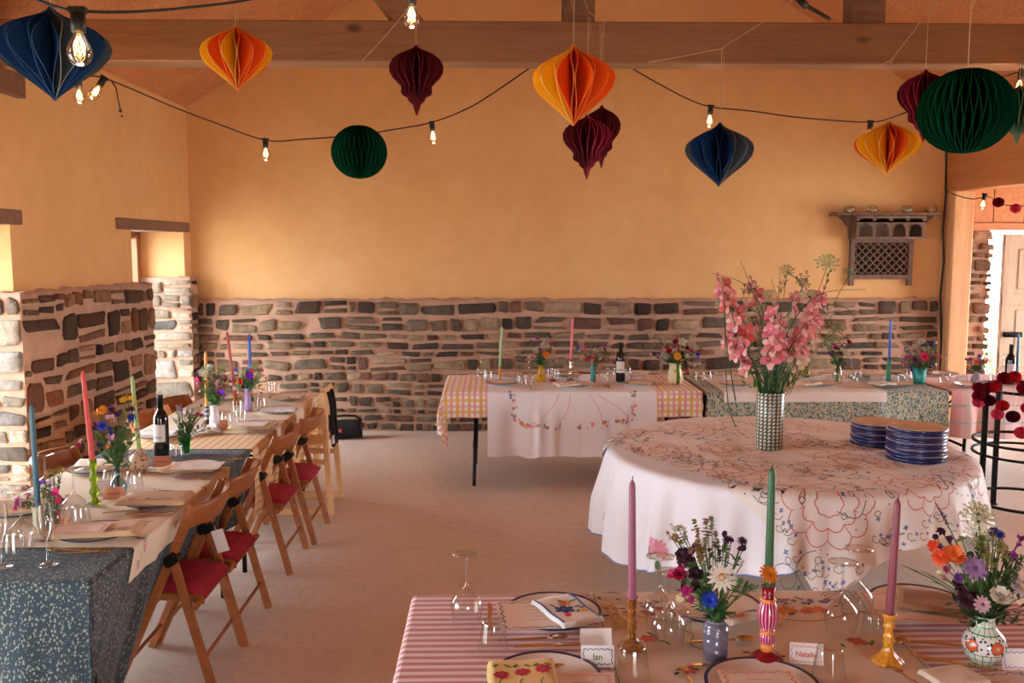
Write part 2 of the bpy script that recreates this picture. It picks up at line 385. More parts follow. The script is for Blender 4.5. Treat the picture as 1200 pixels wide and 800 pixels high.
stones(m, lambda u, v, d: V((DX0-.03+d, u, v)), BY+.03, BY+.3, 0, 2.0, rnd, .06, .16, .02, [hx(h) for h in ('a09488', 'b0a498')], 2.2)
m.build('rubble_stonework', STONE, pil)
m = MB(); m.box((8.0, FY, 0), (8.2, 5.0, 2.7)); m.box((8.0, 8.0, 0), (8.2, BY, 2.7)); m.box((8.0, 5.0, 2.2), (8.2, 8.0, 2.7)); struct(m.build('wall_aisle_side', BOARDS), 'boarded side wall of the aisle')
m = MB(); m.box((RX+.1, FY, 2.62), (8.2, BY+.3, 2.72)); struct(m.build('ceiling_aisle', BOARDS), 'board ceiling of the aisle')
LEAFW = wood('limed_door', 'a9927a', 'c4ae94', (14, 14, 1.4), .7, .4)
m = MB(); x0, x1 = DX1, DX1+.78; yf = 9.02
m.box((x0, yf+.012, .02), (x1, yf+.045, 1.945)); Z = [.02, .16, .62, .80, 1.30, 1.40, 1.84, 1.945]
for z0, z1 in ((.02, .16), (.62, .78), (1.24, 1.36), (1.84, 1.945)): m.box((x0, yf-.008, z0), (x1, yf+.014, z1), 0, .004)
for a, b in ((0, .12), (.33, .45), (.66, .78)): m.box((x0+a, yf-.006, .02), (x0+b, yf+.014, 1.945), 0, .004)
for a in (.15, .48):
    for z0, z1 in ((.2, .58), (.82, 1.20), (1.40, 1.80)): m.box((x0+a, yf+.002, z0), (x0+a+.15, yf+.016, z1), 0, .008)
d = struct(m.build('door_1', LEAFW), 'weathered panelled door leaf')
m = MB(); m.box((x0+.02, yf-.05, .93), (x0+.20, yf-.01, .98), 0, .005); m.tube([(x0+.05, yf-.01, .95), (x0+.05, yf-.07, .95), (x0+.16, yf-.07, .95)], .01); m.build('door_lock', plain('black_iron', '1c1a19', .5, .8), d)
# wall behind the camera with an unseen opening added for soft frontal fill
m = MB(); m.box((WX-.5, FY-.3, 0), (.4, FY, 4)); m.box((1.6, FY-.3, 0), (8.2, FY, 4)); m.box((WX-.5, FY-.3, 2.1), (8.2, FY, 6)); struct(m.build('wall_front', PLASTER), 'plastered wall behind the camera')
# outdoors
def grassm():
    t = NT('meadow'); v = t.coord('Object'); t.col(t.ramp(t.noise(v, 3), [(.3, L(hx('5f7a3c'))), (.7, L(hx('93a865')))])); t.r(.9, .1); return t.m
m = MB(); m.box((-30, -30, -.35), (40, 45, -.13)); struct(m.build('ground', plain('pale_gravel', 'c9c2b4', .95, sc=30, spec=.1)), 'pale gravel yard')
# yard wall and climbing rose seen through the doorway
m = MB(); m.box((3.5, 14, -.13), (9, 14.4, 1.9)); struct(m.build('wall_yard', plain('whitewash', 'e8e6e0', .9)), 'whitewashed yard wall')
rb = thing('rose_bush', 'green bush with red blooms glimpsed through the bright doorway', 'bush', (6.75, 12.6, -.13))
m = MB(); rr = random.Random(9)
for q in range(420):
    p = V((rr.gauss(0, .3), rr.gauss(0, .25), abs(rr.gauss(.35, .3)))); a = V((rr.uniform(-1, 1), rr.uniform(-1, 1), rr.uniform(-.3, 1))).normalized()*.07; b = a.orthogonal().normalized()*.028
    m.poly([p-a, p+b, p+a, p-b])
m.build('foliage', plain('bush_leaf', '6f9a4a', .7), rb)
for q in range(7):
    m = MB(); 
    for w in range(3): m.sphere((rr.uniform(-.03, .03), rr.uniform(-.03, .03), rr.uniform(-.02, .02)), .05, 0, 8)
    m.build('bloom', plain('rose_red', 'd8433c', .6), rb, (rr.gauss(0, .25), -.2, rr.uniform(.3, 1.1)))
# ------------------------------------------------------------------ light
w = bpy.data.worlds.new('sky'); bpy.context.scene.world = w; w.use_nodes = True
bg = w.node_tree.nodes['Background']; bg.inputs[0].default_value = (.82, .91, 1.0, 1); bg.inputs[1].default_value = 25.0
def portal(c, rot, sx, sy):
    l = bpy.data.lights.new('daylight_opening', 'AREA'); l.shape = 'RECTANGLE'; l.size = sx; l.size_y = sy; l.cycles.is_portal = True
    o = bpy.data.objects.new('daylight_opening', l); C.objects.link(o); o.location = c; o.rotation_euler = rot
for a, b in OPEN: portal((-3.5, (a+b)/2, LZ/2), (0, -pi/2, 0), LZ, b-a)
portal((1.0, FY-.32, 1.05), (-pi/2, pi, 0), 1.2, 2.1)  # sky through the opening added behind the camera as fill
portal(((DX0+DX1)/2+.1, BY+.32, 1), (-pi/2, 0, 0), .6, 2)
portal((8.25, 6.5, 1.1), (0, pi/2, 0), 2.2, 3.0)
sc_ = bpy.context.scene
sc_.view_settings.view_transform = 'Standard'; sc_.view_settings.look = 'None'; sc_.view_settings.exposure = -.06; sc_.view_settings.gamma = 1; sc_.view_settings.use_curve_mapping = False
sc_.cycles.max_bounces = 12; sc_.cycles.transparent_max_bounces = 40; sc_.cycles.diffuse_bounces = 6; sc_.cycles.caustics_reflective = False; sc_.cycles.sample_clamp_indirect = 6
# ------------------------------------------------------------------ paper lanterns
def lantern_mesh(prof, R, H, n, wob, per, two, base):
    """n radial tissue leaves glued to each other at staggered heights"""
    m = MB(); nz = 44; nr = 4
    for i in range(n):
        th = TAU*i/n; sg = 1 if i % 2 else -1; mi = two(i/n) if two else 0
        rows = []
        for j in range(nz+1):
            t = j/nz; r = R*prof(t); z = H*(1-t)
            row = []
            for k in range(nr+1):
                f = k/nr; a = th+sg*wob*(TAU/n)*.5*cos(TAU*per*t)*f**.7
                row.append(m.vert((r*f*cos(a), r*f*sin(a), z)))
            rows.append(row)
        for j in range(nz):
            for k in range(nr): m.face((rows[j][k], rows[j][k+1], rows[j+1][k+1], rows[j+1][k]), mi)
        tg = V((-sin(th), cos(th), 0))*.0011; rim = [(m.vert(m.v[q[-1]]-tg), m.vert(m.v[q[-1]]+tg)) for q in rows]   # rim strip in a lighter tint, painting in light caught by the edges
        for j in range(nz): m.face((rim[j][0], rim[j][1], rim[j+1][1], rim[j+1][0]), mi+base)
    return m
def onion(t):   # pointed at both ends, widest a little above the middle
    s_ = max(0., min(1., t)); u = s_/.46 if s_ < .46 else (1-s_)/.54
    u = max(0, min(1, u)); return .03+.97*(sin(u*pi/2)**1.55 if s_ < .46 else (u**1.1)*(1.65-.65*u) if True else 0)**1.0
def onion2(t):
    pts = [(0, .03), (.05, .10), (.10, .24), (.17, .52), (.25, .78), (.33, .94), (.42, 1.0), (.52, .95), (.62, .80), (.72, .58), (.82, .36), (.9, .19), (.96, .07), (1, .02)]
    for (a, b), (c, d) in zip(pts, pts[1:]):
        if t <= c: return b+(d-b)*(t-a)/(c-a)
    return .02
def pagoda(t):
    pts = [(0, .03), (.05, .14), (.09, .36), (.14, .66), (.21, .88), (.30, 1.0), (.39, .98), (.47, .86), (.54, .68), (.585, .57), (.62, .56), (.66, .58), (.70, .55), (.725, .45), (.735, .33), (.77, .32), (.81, .27), (.83, .16), (.90, .11), (1, .02)]
    for (a, b), (c, d) in zip(pts, pts[1:]):
        if t <= c: return b+(d-b)*(t-a)/(c-a)
    return .02
def ball(t): return sqrt(max(0, 1-(2*t-1)**2))*.99+.01
def tissue(name, h, rough=.75):
    if name in MC: return MC[name]
    t = NT(name); t.n.remove(t.b); d = t.N('ShaderNodeBsdfDiffuse'); tl = t.N('ShaderNodeBsdfTranslucent')
    c = L(hx(h)); d.inputs[0].default_value = c; tl.inputs[0].default_value = c
    mx = t.N('ShaderNodeMixShader'); mx.inputs[0].default_value = .15
    t.K(d.outputs[0], mx.inputs[1]); t.K(tl.outputs[0], mx.inputs[2]); t.K(mx.outputs[0], t.o.inputs[0]); MC[name] = t.m; return t.m
T_BLUE = tissue('navy_tissue', '1f3c68'); T_GREY = tissue('slate_tissue', '4c565f'); T_YEL = tissue('yellow_tissue', 'f8b820'); T_ORG = tissue('orange_tissue', 'f0601a')
T_MAR = tissue('maroon_tissue', '5a1a24'); T_RUB = tissue('ruby_tissue', '7c1c34'); T_GRN = tissue('green_tissue', '0a4029'); T_DGR = tissue('olive_tissue', '3f6347')
EDGE = {'navy_tissue': tissue('navy_lit_edge', '34527c'), 'slate_tissue': tissue('slate_lit_edge', '8a929a'), 'yellow_tissue': tissue('yellow_lit_edge', 'ffe27a'), 'orange_tissue': tissue('orange_lit_edge', 'ff9c50'), 'maroon_tissue': tissue('maroon_lit_edge', '7a303a'), 'ruby_tissue': tissue('ruby_lit_edge', 'c04c60'), 'green_tissue': tissue('green_lit_edge', '0f4f36'), 'olive_tissue': tissue('olive_lit_edge', '6a8c70')}  # lighter tints of each tissue: light on the leaf edges put into colour
TWINE = plain('twine', 'c9b089', .9)
def tw(pat): return lambda f: pat[int(f*len(pat)) % len(pat)]
LANT = {}
def lantern(shape, mats, pat, px, cy, wpx, hpx, depth, toppx, label, group, rz=0):
    c = PY(px, cy, depth); sc = (c-V((0, 0, CAMZ))).length/F*1.0
    W = wpx*depth/F/ (1+.0) ; ct = PY(px, cy-hpx/2, depth); cb = PY(px, cy+hpx/2, depth); H = ct.z-cb.z
    R = W/2
    prof, n, wob, per = {'onion': (onion2, 28, .88, 1.0), 'pagoda': (pagoda, 36, .7, 1.0), 'ball': (ball, 68, .7, 1.5)}[shape]
    t = thing('paper_lantern', label, 'paper lantern', (c.x, depth, cb.z), rz, group)
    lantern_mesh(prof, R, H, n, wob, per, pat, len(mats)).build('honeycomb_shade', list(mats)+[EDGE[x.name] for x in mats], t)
    zt = PY(px, toppx, depth).z
    m = MB(); pts = [(0, 0, H-.005+(zt-cb.z-H+.005)*k/6) for k in range(7)]
    m.tube(pts, .0016, 5); m.tube([(0, 0, zt-cb.z-.10), (.012, 0, zt-cb.z-.07), (.008, 0, zt-cb.z-.005), (0, 0, zt-cb.z)], .0009, 5)
    m.build('hanging_string', TWINE, t)
    return t
A = tw([0]*6+[1]*5+[0]*7+[1]*6)
lantern('onion', [T_BLUE, T_GREY], tw([0, 0, 1, 1, 1, 0, 0, 0, 1, 0, 1, 1]), 62, 63, 125, 110, 2.6, -20, 'large blue and grey onion-shaped paper lantern hanging at the upper left', 'hanging paper lanterns', 1.1)
lantern('onion', [T_ORG, T_YEL], tw([0, 0, 1, 0, 0, 1, 1, 0, 1, 0, 0, 1]), 277, 68, 81, 77, 4.05, 8, 'orange onion paper lantern with yellow edges hanging before the beam at left', 'hanging paper lanterns', .4)
lantern('pagoda', [T_MAR], None, 488, 94, 62, 83, 4.5, 4, 'dark maroon tiered paper lantern hanging alone in front of the beam', 'hanging paper lanterns')
lantern('ball', [T_GRN], None, 421, 178, 64, 63, 5.72, 78, 'small dark green ball paper lantern hanging below the beam', 'hanging paper lanterns')
lantern('onion', [T_YEL, T_ORG], tw([0, 0, 0, 1, 1, 1, 1, 1, 0, 0, 0, 1]), 672, 100, 97, 95, 3.5, -20, 'large yellow onion paper lantern with orange middle, near the centre', 'hanging paper lanterns', 2.75)
lantern('pagoda', [T_RUB, T_MAR], tw([0, 0, 1, 0]), 688, 172, 57, 76, 4.6, 20, 'ruby red tiered paper lantern hanging lowest, below the large yellow one', 'hanging paper lanterns')
lantern('pagoda', [T_MAR], None, 705, 160, 44, 74, 5.1, 24, 'dark maroon tiered paper lantern half hidden behind the yellow one', 'hanging paper lanterns')
lantern('onion', [T_BLUE, T_GREY], tw([0, 0, 1, 1, 0, 0, 1, 1]), 843, 181, 80, 75, 4.1, 56, 'blue and grey onion paper lantern hanging right of the centre', 'hanging paper lanterns', .3)
lantern('onion', [T_YEL, T_ORG], tw([0, 1, 1, 0, 0, 1, 0, 0, 1]), 1040, 173, 74, 64, 4.3, 70, 'small yellow and orange onion paper lantern above the carved wall shelf', 'hanging paper lanterns', .8)
lantern('pagoda', [T_RUB, T_MAR], tw([0, 0, 1, 0, 1, 1]), 1083, 124, 60, 86, 4.6, 5, 'maroon tiered paper lantern tucked behind the big green ball', 'hanging paper lanterns')
lantern('ball', [T_GRN], None, 1132, 130, 106, 100, 3.4, -20, 'big dark green ball paper lantern at the upper right', 'hanging paper lanterns')
lantern('pagoda', [T_DGR], None, 1193, 134, 52, 70, 4.0, 70, 'grey-green tiered paper lantern at the right edge beside the green ball', 'hanging paper lanterns')
# twine strung across the roof to carry the lanterns
def strand(name, pts, r, mat, label, cat, group=None):
    m = MB(); P = []
    for a, b in zip(pts, pts[1:]):
        for k in range(6): P.append(V(a)+(V(b)-V(a))*k/6)
    P.append(V(pts[-1])); m.tube(P, r, 5); o = m.build(name, mat); return tag(o, label, cat, group)
strand('twine', [PY(425, 71, 4.5), PY(452, 42, 4.5), PY(478, 10, 4.5), PY(500, -30, 4.5)], .002, TWINE, 'pale twine slanting past the beam left of the lone maroon lantern', 'string', 'twine holding the lanterns')
strand('twine', [PY(760, 73, 4.1), PY(800, 66, 4.1), PY(845, 57, 4.1), PY(900, 22, 4.1), PY(935, -4, 4.1)], .002, TWINE, 'pale twine rising over the beam to hold the right blue lantern', 'string', 'twine holding the lanterns')
strand('twine', [PY(1030, 78, 4.3), PY(1045, 70, 4.3), PY(1072, 35, 4.3), PY(1097, -4, 4.3)], .002, TWINE, 'pale twine rising steeply to hold the small lantern above the shelf', 'string', 'twine holding the lanterns')
strand('twine', [PY(683, -5, 4.6), PY(690, 14, 4.6), PY(703, 24, 4.6), PY(704, 100, 4.6)], .0013, TWINE, 'knotted pale twine hanging over the beam behind the large yellow lantern', 'string', 'twine holding the lanterns')
# ------------------------------------------------------------------ festoon lights
CABLE = plain('black_rubber', '141210', .6); BULB = thin('bulb_glass', 'fff2dc', .4, body=.12); FIL = glow('hot_filament', 'ffbe78', 26)
SOCK = plain('black_socket', '1a1715', .5)
def sock_mesh():
    m = MB(); m.lathe([(.010, .0), (.017, -.003), (.018, -.03), (.0165, -.048), (.0, -.048)], 14); m.box((-.022, -.011, -.004), (.022, .011, .012), 0, .003); return m.mesh('socket', SOCK)
def bulb_mesh():
    m = MB(); m.lathe([(.012, -.046), (.014, -.058), (.024, -.075), (.030, -.092), (.029, -.106), (.021, -.121), (.010, -.128), (0, -.130)], 18); return m.mesh('bulb', BULB)
def fil_mesh():
    m = MB()
    for k in range(6):
        a = TAU*k/6; m.tube([(.004*cos(a), .004*sin(a), -.058), (.013*cos(a+.3), .013*sin(a+.3), -.082), (.013*cos(a+.9), .013*sin(a+.9), -.102), (.003*cos(a+1), .003*sin(a+1), -.082)],   .0009, 5)
    return m.mesh('filament', FIL)
ME_S, ME_B, ME_F = sock_mesh(), bulb_mesh(), fil_mesh()
def festoon(label, pts, bulbs, sc=1.0, r=.0042, pompoms=()):
    """pts (px, py, depth) cable; bulbs likewise, hung upright"""
    P3 = [PY(a, b, d) for a, b, d in pts]; o0 = P3[0].copy()
    t = thing('string_lights', label, 'string lights', o0, 0, 'festoon string lights')
    m = MB(); Q = []
    n = len(P3)
    for i in range(n-1):   # Catmull-Rom through the points
        p0, p1, p2, p3 = P3[max(i-1, 0)], P3[i], P3[i+1], P3[min(i+2, n-1)]
        for k in range(8):
            s_ = k/8; Q.append(.5*((2*p1)+(p2-p0)*s_+(2*p0-5*p1+4*p2-p3)*s_*s_+(3*p1-p0-3*p2+p3)*s_**3)-o0)
    Q.append(P3[-1]-o0); m.tube(Q, r, 7); m.build('cable', CABLE, t)
    for i, (a, b, d, tilt) in enumerate(bulbs):
        p = PY(a, b, d)-o0
        s_ = put(ME_S, 'lamp_socket', None, None, p, 0, None, sc, (0, RAD(tilt), .4*i), t)
        g = put(ME_B, 'bulb', None, None, (0, 0, 0), 0, None, 1, None, s_); f = put(ME_F, 'filament', None, None, (0, 0, 0), 0, None, 1, None, s_)
        l = bpy.data.lights.new('bulb_light', 'POINT'); l.energy = 2.0; l.color = (1, .62, .3); l.shadow_soft_size = .02
        lo = bpy.data.objects.new('bulb_light', l); C.objects.link(lo); lo.parent = s_; lo.location = (0, 0, -.15)
    return t
festoon('festoon cable and near bulb crossing in front of the big blue lantern', [(-30, -35, 2.1), (45, 0, 2.1), (70, 9, 2.1), (91, 13, 2.1), (150, 14, 2.2), (220, 9, 2.4), (300, -2, 2.6), (360, -22, 2.8)], [(91, 14, 2.1, 0)], .9, .0035)
festoon('festoon cable with four bulbs sagging across the left half of the back wall', [(60, 86, 5.0), (92, 94, 5.1), (120, 91, 5.1), (205, 126, 5.9), (250, 143, 6.0), (311, 164, 6.0), (355, 163, 6.0), (420, 158, 6.05), (465, 151, 6.05), (507, 143, 6.0), (550, 126, 5.9), (590, 101, 5.8), (640, 66, 5.7)],
        [(92, 93, 5.1, 0), (122, 92, 5.1, 32), (311, 164, 6.0, 0), (506, 144, 6.0, -12)])
m = MB(); m.tube([PY(x, y, 5.1) for x, y in ((131, 95), (136, 103), (138, 116), (141, 128))], .004, 6); m.sphere(PY(141, 130, 5.1), .009); m.sphere(PY(143, 136, 5.1), .006); tag(m.build('cable_tail', CABLE), 'short black cable end dangling on the left wall beside a bulb', 'cable')
festoon('festoon cable with two bulbs sagging across the right half of the back wall', [(728, 70, 5.7), (742, 81, 5.7), (800, 113, 5.9), (833, 125, 6.0), (880, 130, 6.0), (940, 138, 6.0), (1019, 143, 6.0), (1050, 136, 5.9), (1085, 122, 5.8), (1130, 106, 5.7), (1170, 92, 5.6), (1196, 84, 5.5), (1230, 76, 5.4)],
        [(833, 125, 6.0, 4), (1020, 143, 6.0, 0), (1197, 84, 5.5, 20)])
festoon('short festoon cable with one bulb over the open side doorway', [(1109, 224, 8.7), (1125, 230, 8.5), (1140, 233, 8.3), (1153, 231, 8.2), (1160, 231, 8.1), (1175, 239, 8.0), (1195, 241, 7.9), (1240, 240, 7.7)], [(1154, 228, 8.2, 8)])
festoon('festoon bulb and cable high above the lone maroon lantern', [(440, -30, 3.0), (482, -12, 3.0), (540, -26, 3.0)], [(482, -11, 3.0, 0)], .9)
m = MB(); m.tube([PY(925, -8, 5.0), PY(940, 4, 5.3), PY(972, 22, 5.7)], .011, 7); m.tube([PY(938, 1, 5.08), PY(944, 7, 5.12)], .018, 8); tag(m.build('cable_connector', CABLE), 'thick black cable joint running over the top of the beam', 'cable')
m = MB(); m.tube([PY(1110, 84, 8.95), PY(1109, 160, 8.95), PY(1108.5, 228, 8.95), PY(1105, 270, 8.95), PY(1106, 305, 8.95), PY(1102, 345, 8.95), PY(1103, 400, 8.95), PY(1101, 455, 8.95)], .011, 8); tag(m.build('wall_cable', CABLE), 'black cable running down the corner beside the oak post', 'cable')
# ------------------------------------------------------------------ pompoms
def pompom_mesh(mat, r=.03):
    m = MB(); n = 22
    for i in range(n):
        th = TAU*i/n; rows = []
        for j in range(11):
            t = j/10; rr_ = r*sqrt(max(0, 1-(2*t-1)**2))*1.0+.0005; a = th+(1 if i % 2 else -1)*.12*cos(TAU*2*t)
            rows.append((m.vert((0, 0, r*(1-2*t)*.92)), m.vert((rr_*cos(a), rr_*sin(a), r*(1-2*t)*.92))))
        for j in range(10): m.face((rows[j][0], rows[j][1], rows[j+1][1], rows[j+1][0]))
    m.sphere((0, 0, 0), r*.6, 0, 8)
    return m.mesh('pompom', mat)
POM = [pompom_mesh(tissue('dark_red_tissue', '8f1c2c')), pompom_mesh(tissue('red_tissue', 'c8202f')), pompom_mesh(tissue('pink_tissue', 'e0506a')), pompom_mesh(tissue('plum_tissue', '57141f'))]
def garland(label, items, pts, r=.001, sc=1):
    P3 = [V(p) for p in pts]; o0 = P3[0].copy(); t = thing('pompom_garland', label, 'garland', o0)
    m = MB(); m.tube([p-o0 for p in P3], r, 5); m.build('thread', TWINE, t)
    for p, c, s_ in items: put(POM[c], 'pompom', None, None, V(p)-o0, 0, None, s_, None, t)
    return t
garland('short pompom garland hanging beside the bulb over the doorway', [(PY(1170, 237, 8.0), 0, 1.6), (PY(1190, 244, 7.9), 2, 1.5)], [PY(1160, 231, 8.05), PY(1170, 237, 8.0), PY(1190, 243, 7.9), PY(1215, 241, 7.8)])
# ------------------------------------------------------------------ carved wall shelf
CARV = wood('carved_walnut', '5d4334', '7b5c49', (10, 10, 3), .6, .5)
sx0 = PY(999, 300, 9.0).x; sx1 = PY(1073, 300, 9.0).x; zb = PY(1000, 335, 9.0).z; zt = PY(1000, 251, 9.0).z; tx0 = PY(980, 250, 8.9).x; tx1 = PY(1104, 250, 8.9).x
t = thing('carved_wall_shelf', 'carved dark wooden wall shelf with lattice panel and little arches', 'shelf', (sx0, 9.1, zb)); W = sx1-sx0; H = zt-zb; D = .17
m = MB(); yb = 0; tw_ = tx1-tx0; off = tx0-sx0
m.box((off, -D-.03, H-.012), (off+tw_, yb, H+.012), 0, .003)
for k in range(34): m.lathe([(.012, -.006), (.012, .006)], 8, 0, (off+tw_*(k+.5)/34, -D-.03, H-.016))
m.build('shelf_top', CARV, t)
zl = PY(1000, 281, 9.0).z-zb; zl0 = PY(1000, 322, 9.0).z-zb
# lower lattice panel with frame and feet
m = MB(); m.box((0, -.05, 0), (.045, 0, zl+.01), 0, .004); m.box((W-.045, -.05, 0), (W, 0, zl+.01), 0, .004)
m.box((0, -.055, zl-.03), (W, 0, zl+.012), 0, .004); m.box((.03, -.05, zl0-.045), (W-.03, 0, zl0), 0, .004); m.build('frame', CARV, t)
m = MB(); a0, a1, b0, b1 = .045, W-.045, zl0, zl-.03
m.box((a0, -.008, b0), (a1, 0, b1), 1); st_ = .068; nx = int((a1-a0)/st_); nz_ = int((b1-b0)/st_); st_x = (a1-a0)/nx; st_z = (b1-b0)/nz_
for i in range(nx+1):
    for j in range(nz_+1):
        x = a0+st_x*i; z = b0+st_z*j
        m.lathe([(.004, -.0), (.012, .01), (.013, .02), (.008, .028), (0, .028)], 8, 0, (0, 0, 0)) if False else None
        m.sphere((min(max(x, a0+.01), a1-.01), -.03, min(max(z, b0+.01), b1-.01)), .014, 0, 8)
for i in range(-nz_, nx+1):   # crossing diagonals
    for dr in (1, -1):
        pts = []
        for k in range(nz_*4+1):
            x = a0+st_x*(i+k/4); z = b0+st_z*k/4 if dr > 0 else b1-st_z*k/4
            if a0 <= x <= a1: pts.append((x, -.028, z))
        if len(pts) > 1: m.bar(pts[0], pts[-1], .012, .012)
for i in range(nx):
    for j in range(nz_): m.sphere((a0+st_x*(i+.5), -.03, b0+st_z*(j+.5)), .011, 0, 6)
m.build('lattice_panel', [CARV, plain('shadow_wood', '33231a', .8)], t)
# arcade between shelf top and lattice
za = zl+.012; zc = H-.012; ax1 = W+.06
m = MB(); nA = 4; aw = (ax1-.04)/nA
m.box((.0, -D, zc-.07), (ax1, -D+.018, zc), 0, .002); m.box((-.01, -D-.01, za-.005), (ax1+.01, 0, za+.02), 0, .003)
for k in range(nA+1):
    x = .0+k*aw; m.box((x, -D, za), (x+.035, -D+.018, zc-.05), 0, .002)
for k in range(nA):
    x = .035+k*aw; w_ = aw-.035; r_ = w_/2; cz = za+.085
    for q in range(8):
        t0, t1 = pi*q/8, pi*(q+1)/8
        P0 = (x+r_-r_*cos(t0), cz+r_*.9*sin(t0)); P1 = (x+r_-r_*cos(t1), cz+r_*.9*sin(t1))
        m.prism([(P0[0], -D, P0[1]), (P1[0], -D, P1[1]), (P1[0], -D, zc-.03), (P0[0], -D, zc-.03)], (0, .018, 0))
    for q in range(9): th = pi*(q+.5)/9; m.sphere((x+r_-r_*cos(th)*.97, -D-.003, cz+r_*.88*sin(th)), .008, 0, 6)
m.build('arcade', CARV, t)
m = MB(); m.box((.02, -.012, za+.02), (ax1-.02, 0, zc)); m.box((ax1-.04, -D+.02, za+.02), (ax1-.02, 0, zc)); m.box((0, -D+.02, za+.02), (.02, 0, zc)); m.build('back_board', CARV, t)
for x, s_ in ((-.005, -1), (ax1, 1)):   # scrolled brackets under the overhang
    m = MB()
    pr = [(x, 0, zc), (x+s_*.12, 0, zc), (x+s_*.10, 0, zc-.03), (x+s_*.07, 0, zc-.045), (x+s_*.055, 0, zc-.08), (x+s_*.02, 0, zc-.11), (x+s_*.015, 0, za), (x, 0, za)]
    m.prism([(a, -.06, c_) for a, b_, c_ in pr][::s_], (0, .05, 0)); m.build('bracket', CARV, t)
# glass candle holders on the shelf
GL = thin('clear_glass', 'f6faf8', .5, body=.07); WAXW = plain('white_wax', 'efe6d6', .5, var=.03, sub=.2)
m = MB(); m.lathe([(.03, 0), (.052, .015), (.058, .035), (.05, .06), (.036, .072), (.04, .078)], 20, 0, cap1=False); m.lathe([(.028, .004), (.05, .017), (.055, .035), (.047, .058), (.034, .072)], 20, 0, cap1=False); GH = m.mesh('glass_candle_holder', GL)
m = MB(); m.lathe([(.019, .006), (.02, .03), (.0, .031)], 14); m.tube([(0, 0, .03), (.001, 0, .038)], .001, 5); TL = m.mesh('tealight', WAXW)
for px, lb in ((995, 'leftmost'), (1022, 'second from left'), (1063, 'third from left'), (1091, 'rightmost')):
    p = PY(px, 249, 8.99); o = put(GH, 'glass_candle_holder', 'round clear glass candle holder on the carved shelf, %s of four' % lb, 'candle holder', (p.x, 8.99, zt+.0125), 0, 'glass candle holders on the wall shelf')
    put(TL, 'tealight', 'white tealight inside the %s glass holder on the carved shelf' % lb, 'candle', (p.x, 8.99, zt+.0125), 0, 'tealights on the wall shelf')
# fix: shelf hangs flush on the plaster
# ------------------------------------------------------------------ cloths
TZ = .74
def lines(a, b, step, extra):
    n = max(2, int(round((b-a)/step))); L_ = [a+(b-a)*i/n for i in range(n+1)]
    for e in extra: L_ += [x for x in (e-.004, e+.001, e+.006, e+.012, e+.02) if a < x < b]
    L_ = sorted(L_); out = [L_[0]]
    for x in L_[1:]:
        if x-out[-1] > .0025: out.append(x)
    return out
def drape_rect(tb, z, off=0, amp=.03, freq=5, lean=None, seed=0, wr=.0015, pleat=.7):
    tx0, tx1, ty0, ty1 = tb
    def S(x, y):
        cx = min(max(x, tx0), tx1); cy = min(max(y, ty0), ty1); ox, oy = x-cx, y-cy; Lh = sqrt(ox*ox+oy*oy)
        if Lh < 1e-6:
            return V((x, y, z+wr*NZ.noise(V((x*6, y*6, seed)))+wr*.6))
        dx, dy = ox/Lh, oy/Lh; r = .014
        if Lh < r*pi/2: a = Lh/r; out = r*sin(a); dn = r*(1-cos(a))
        else: out = r; dn = r+Lh-r*pi/2
        t = min(1, dn/.25)
        pr = cx*(1 if abs(dy) > .5 else 0)+cy*(1 if abs(dx) > .5 else 0)+1.3*math.atan2(dy, dx)
        f = amp*t*(NZ.noise(V((cx*freq+dx*2.2, cy*freq+dy*2.2, seed+.3)))+pleat*(sin(pr*34+5*NZ.noise(V((cx*2+dx, cy*2+dy, seed))))*NZ.noise(V((cx*3+dx, cy*3+dy, seed+9)))+.35*sin(pr*71+3)*NZ.noise(V((cx*6+dx, cy*6+dy, seed+4)))))*(1.0+1.1*abs(dx*dy)*2)
        if lean: f += lean(dx, dy)*dn
        f += .05*dn*2*abs(dx*dy)
        o = out+off+f+amp*.35*t
        return V((cx+dx*o, cy+dy*o, max(.008+off, z-dn)))
    return S
def drape_round(c, R, z, off=0, amp=.05, freq=3, seed=0, wr=.003, nf=13):
    def S(x, y):
        rx, ry = x-c[0], y-c[1]; rr_ = sqrt(rx*rx+ry*ry)
        w = wr*(NZ.noise(V((x*5+y*2, y*9, seed)))+.6*NZ.noise(V((x*17, y*8+x*4, seed)))+.55*sin((x*.8-y*.5)*26+6*NZ.noise(V((x*3, y*3, seed))))*NZ.noise(V((x*2.5, y*2.5, seed+5))))
        if rr_ < R: return V((x, y, z+w*min(1, (R-rr_)*12)+wr))
        dx, dy = rx/rr_, ry/rr_; Lh = rr_-R; r = .02
        if Lh < r*pi/2: a = Lh/r; out = r*sin(a); dn = r*(1-cos(a))
        else: out = r; dn = r+Lh-r*pi/2
        t = min(1, dn/.3); th = math.atan2(dy, dx)
        f = amp*t*(.75*sin(th*nf+4.5*NZ.noise(V((dx*2, dy*2, seed+1))))*(.45+.9*abs(NZ.noise(V((dx*2.5, dy*2.5, seed+7)))))+.9*NZ.noise(V((dx*freq, dy*freq, seed)))+.22*sin(th*47+2*NZ.noise(V((dx*4, dy*4, seed)))))
        o = out+off+f+amp*.6*t+.06*dn
        return V((c[0]+dx*(R+o), c[1]+dy*(R+o), max(.008, z-dn)))
    return S
def nrm(S, x, y, e=.004):
    p = S(x, y); a = S(x+e, y)-p; b = S(x, y+e)-p; n = a.cross(b)
    return p, (n.normalized() if n.length > 1e-12 else V((0, 0, 1)))
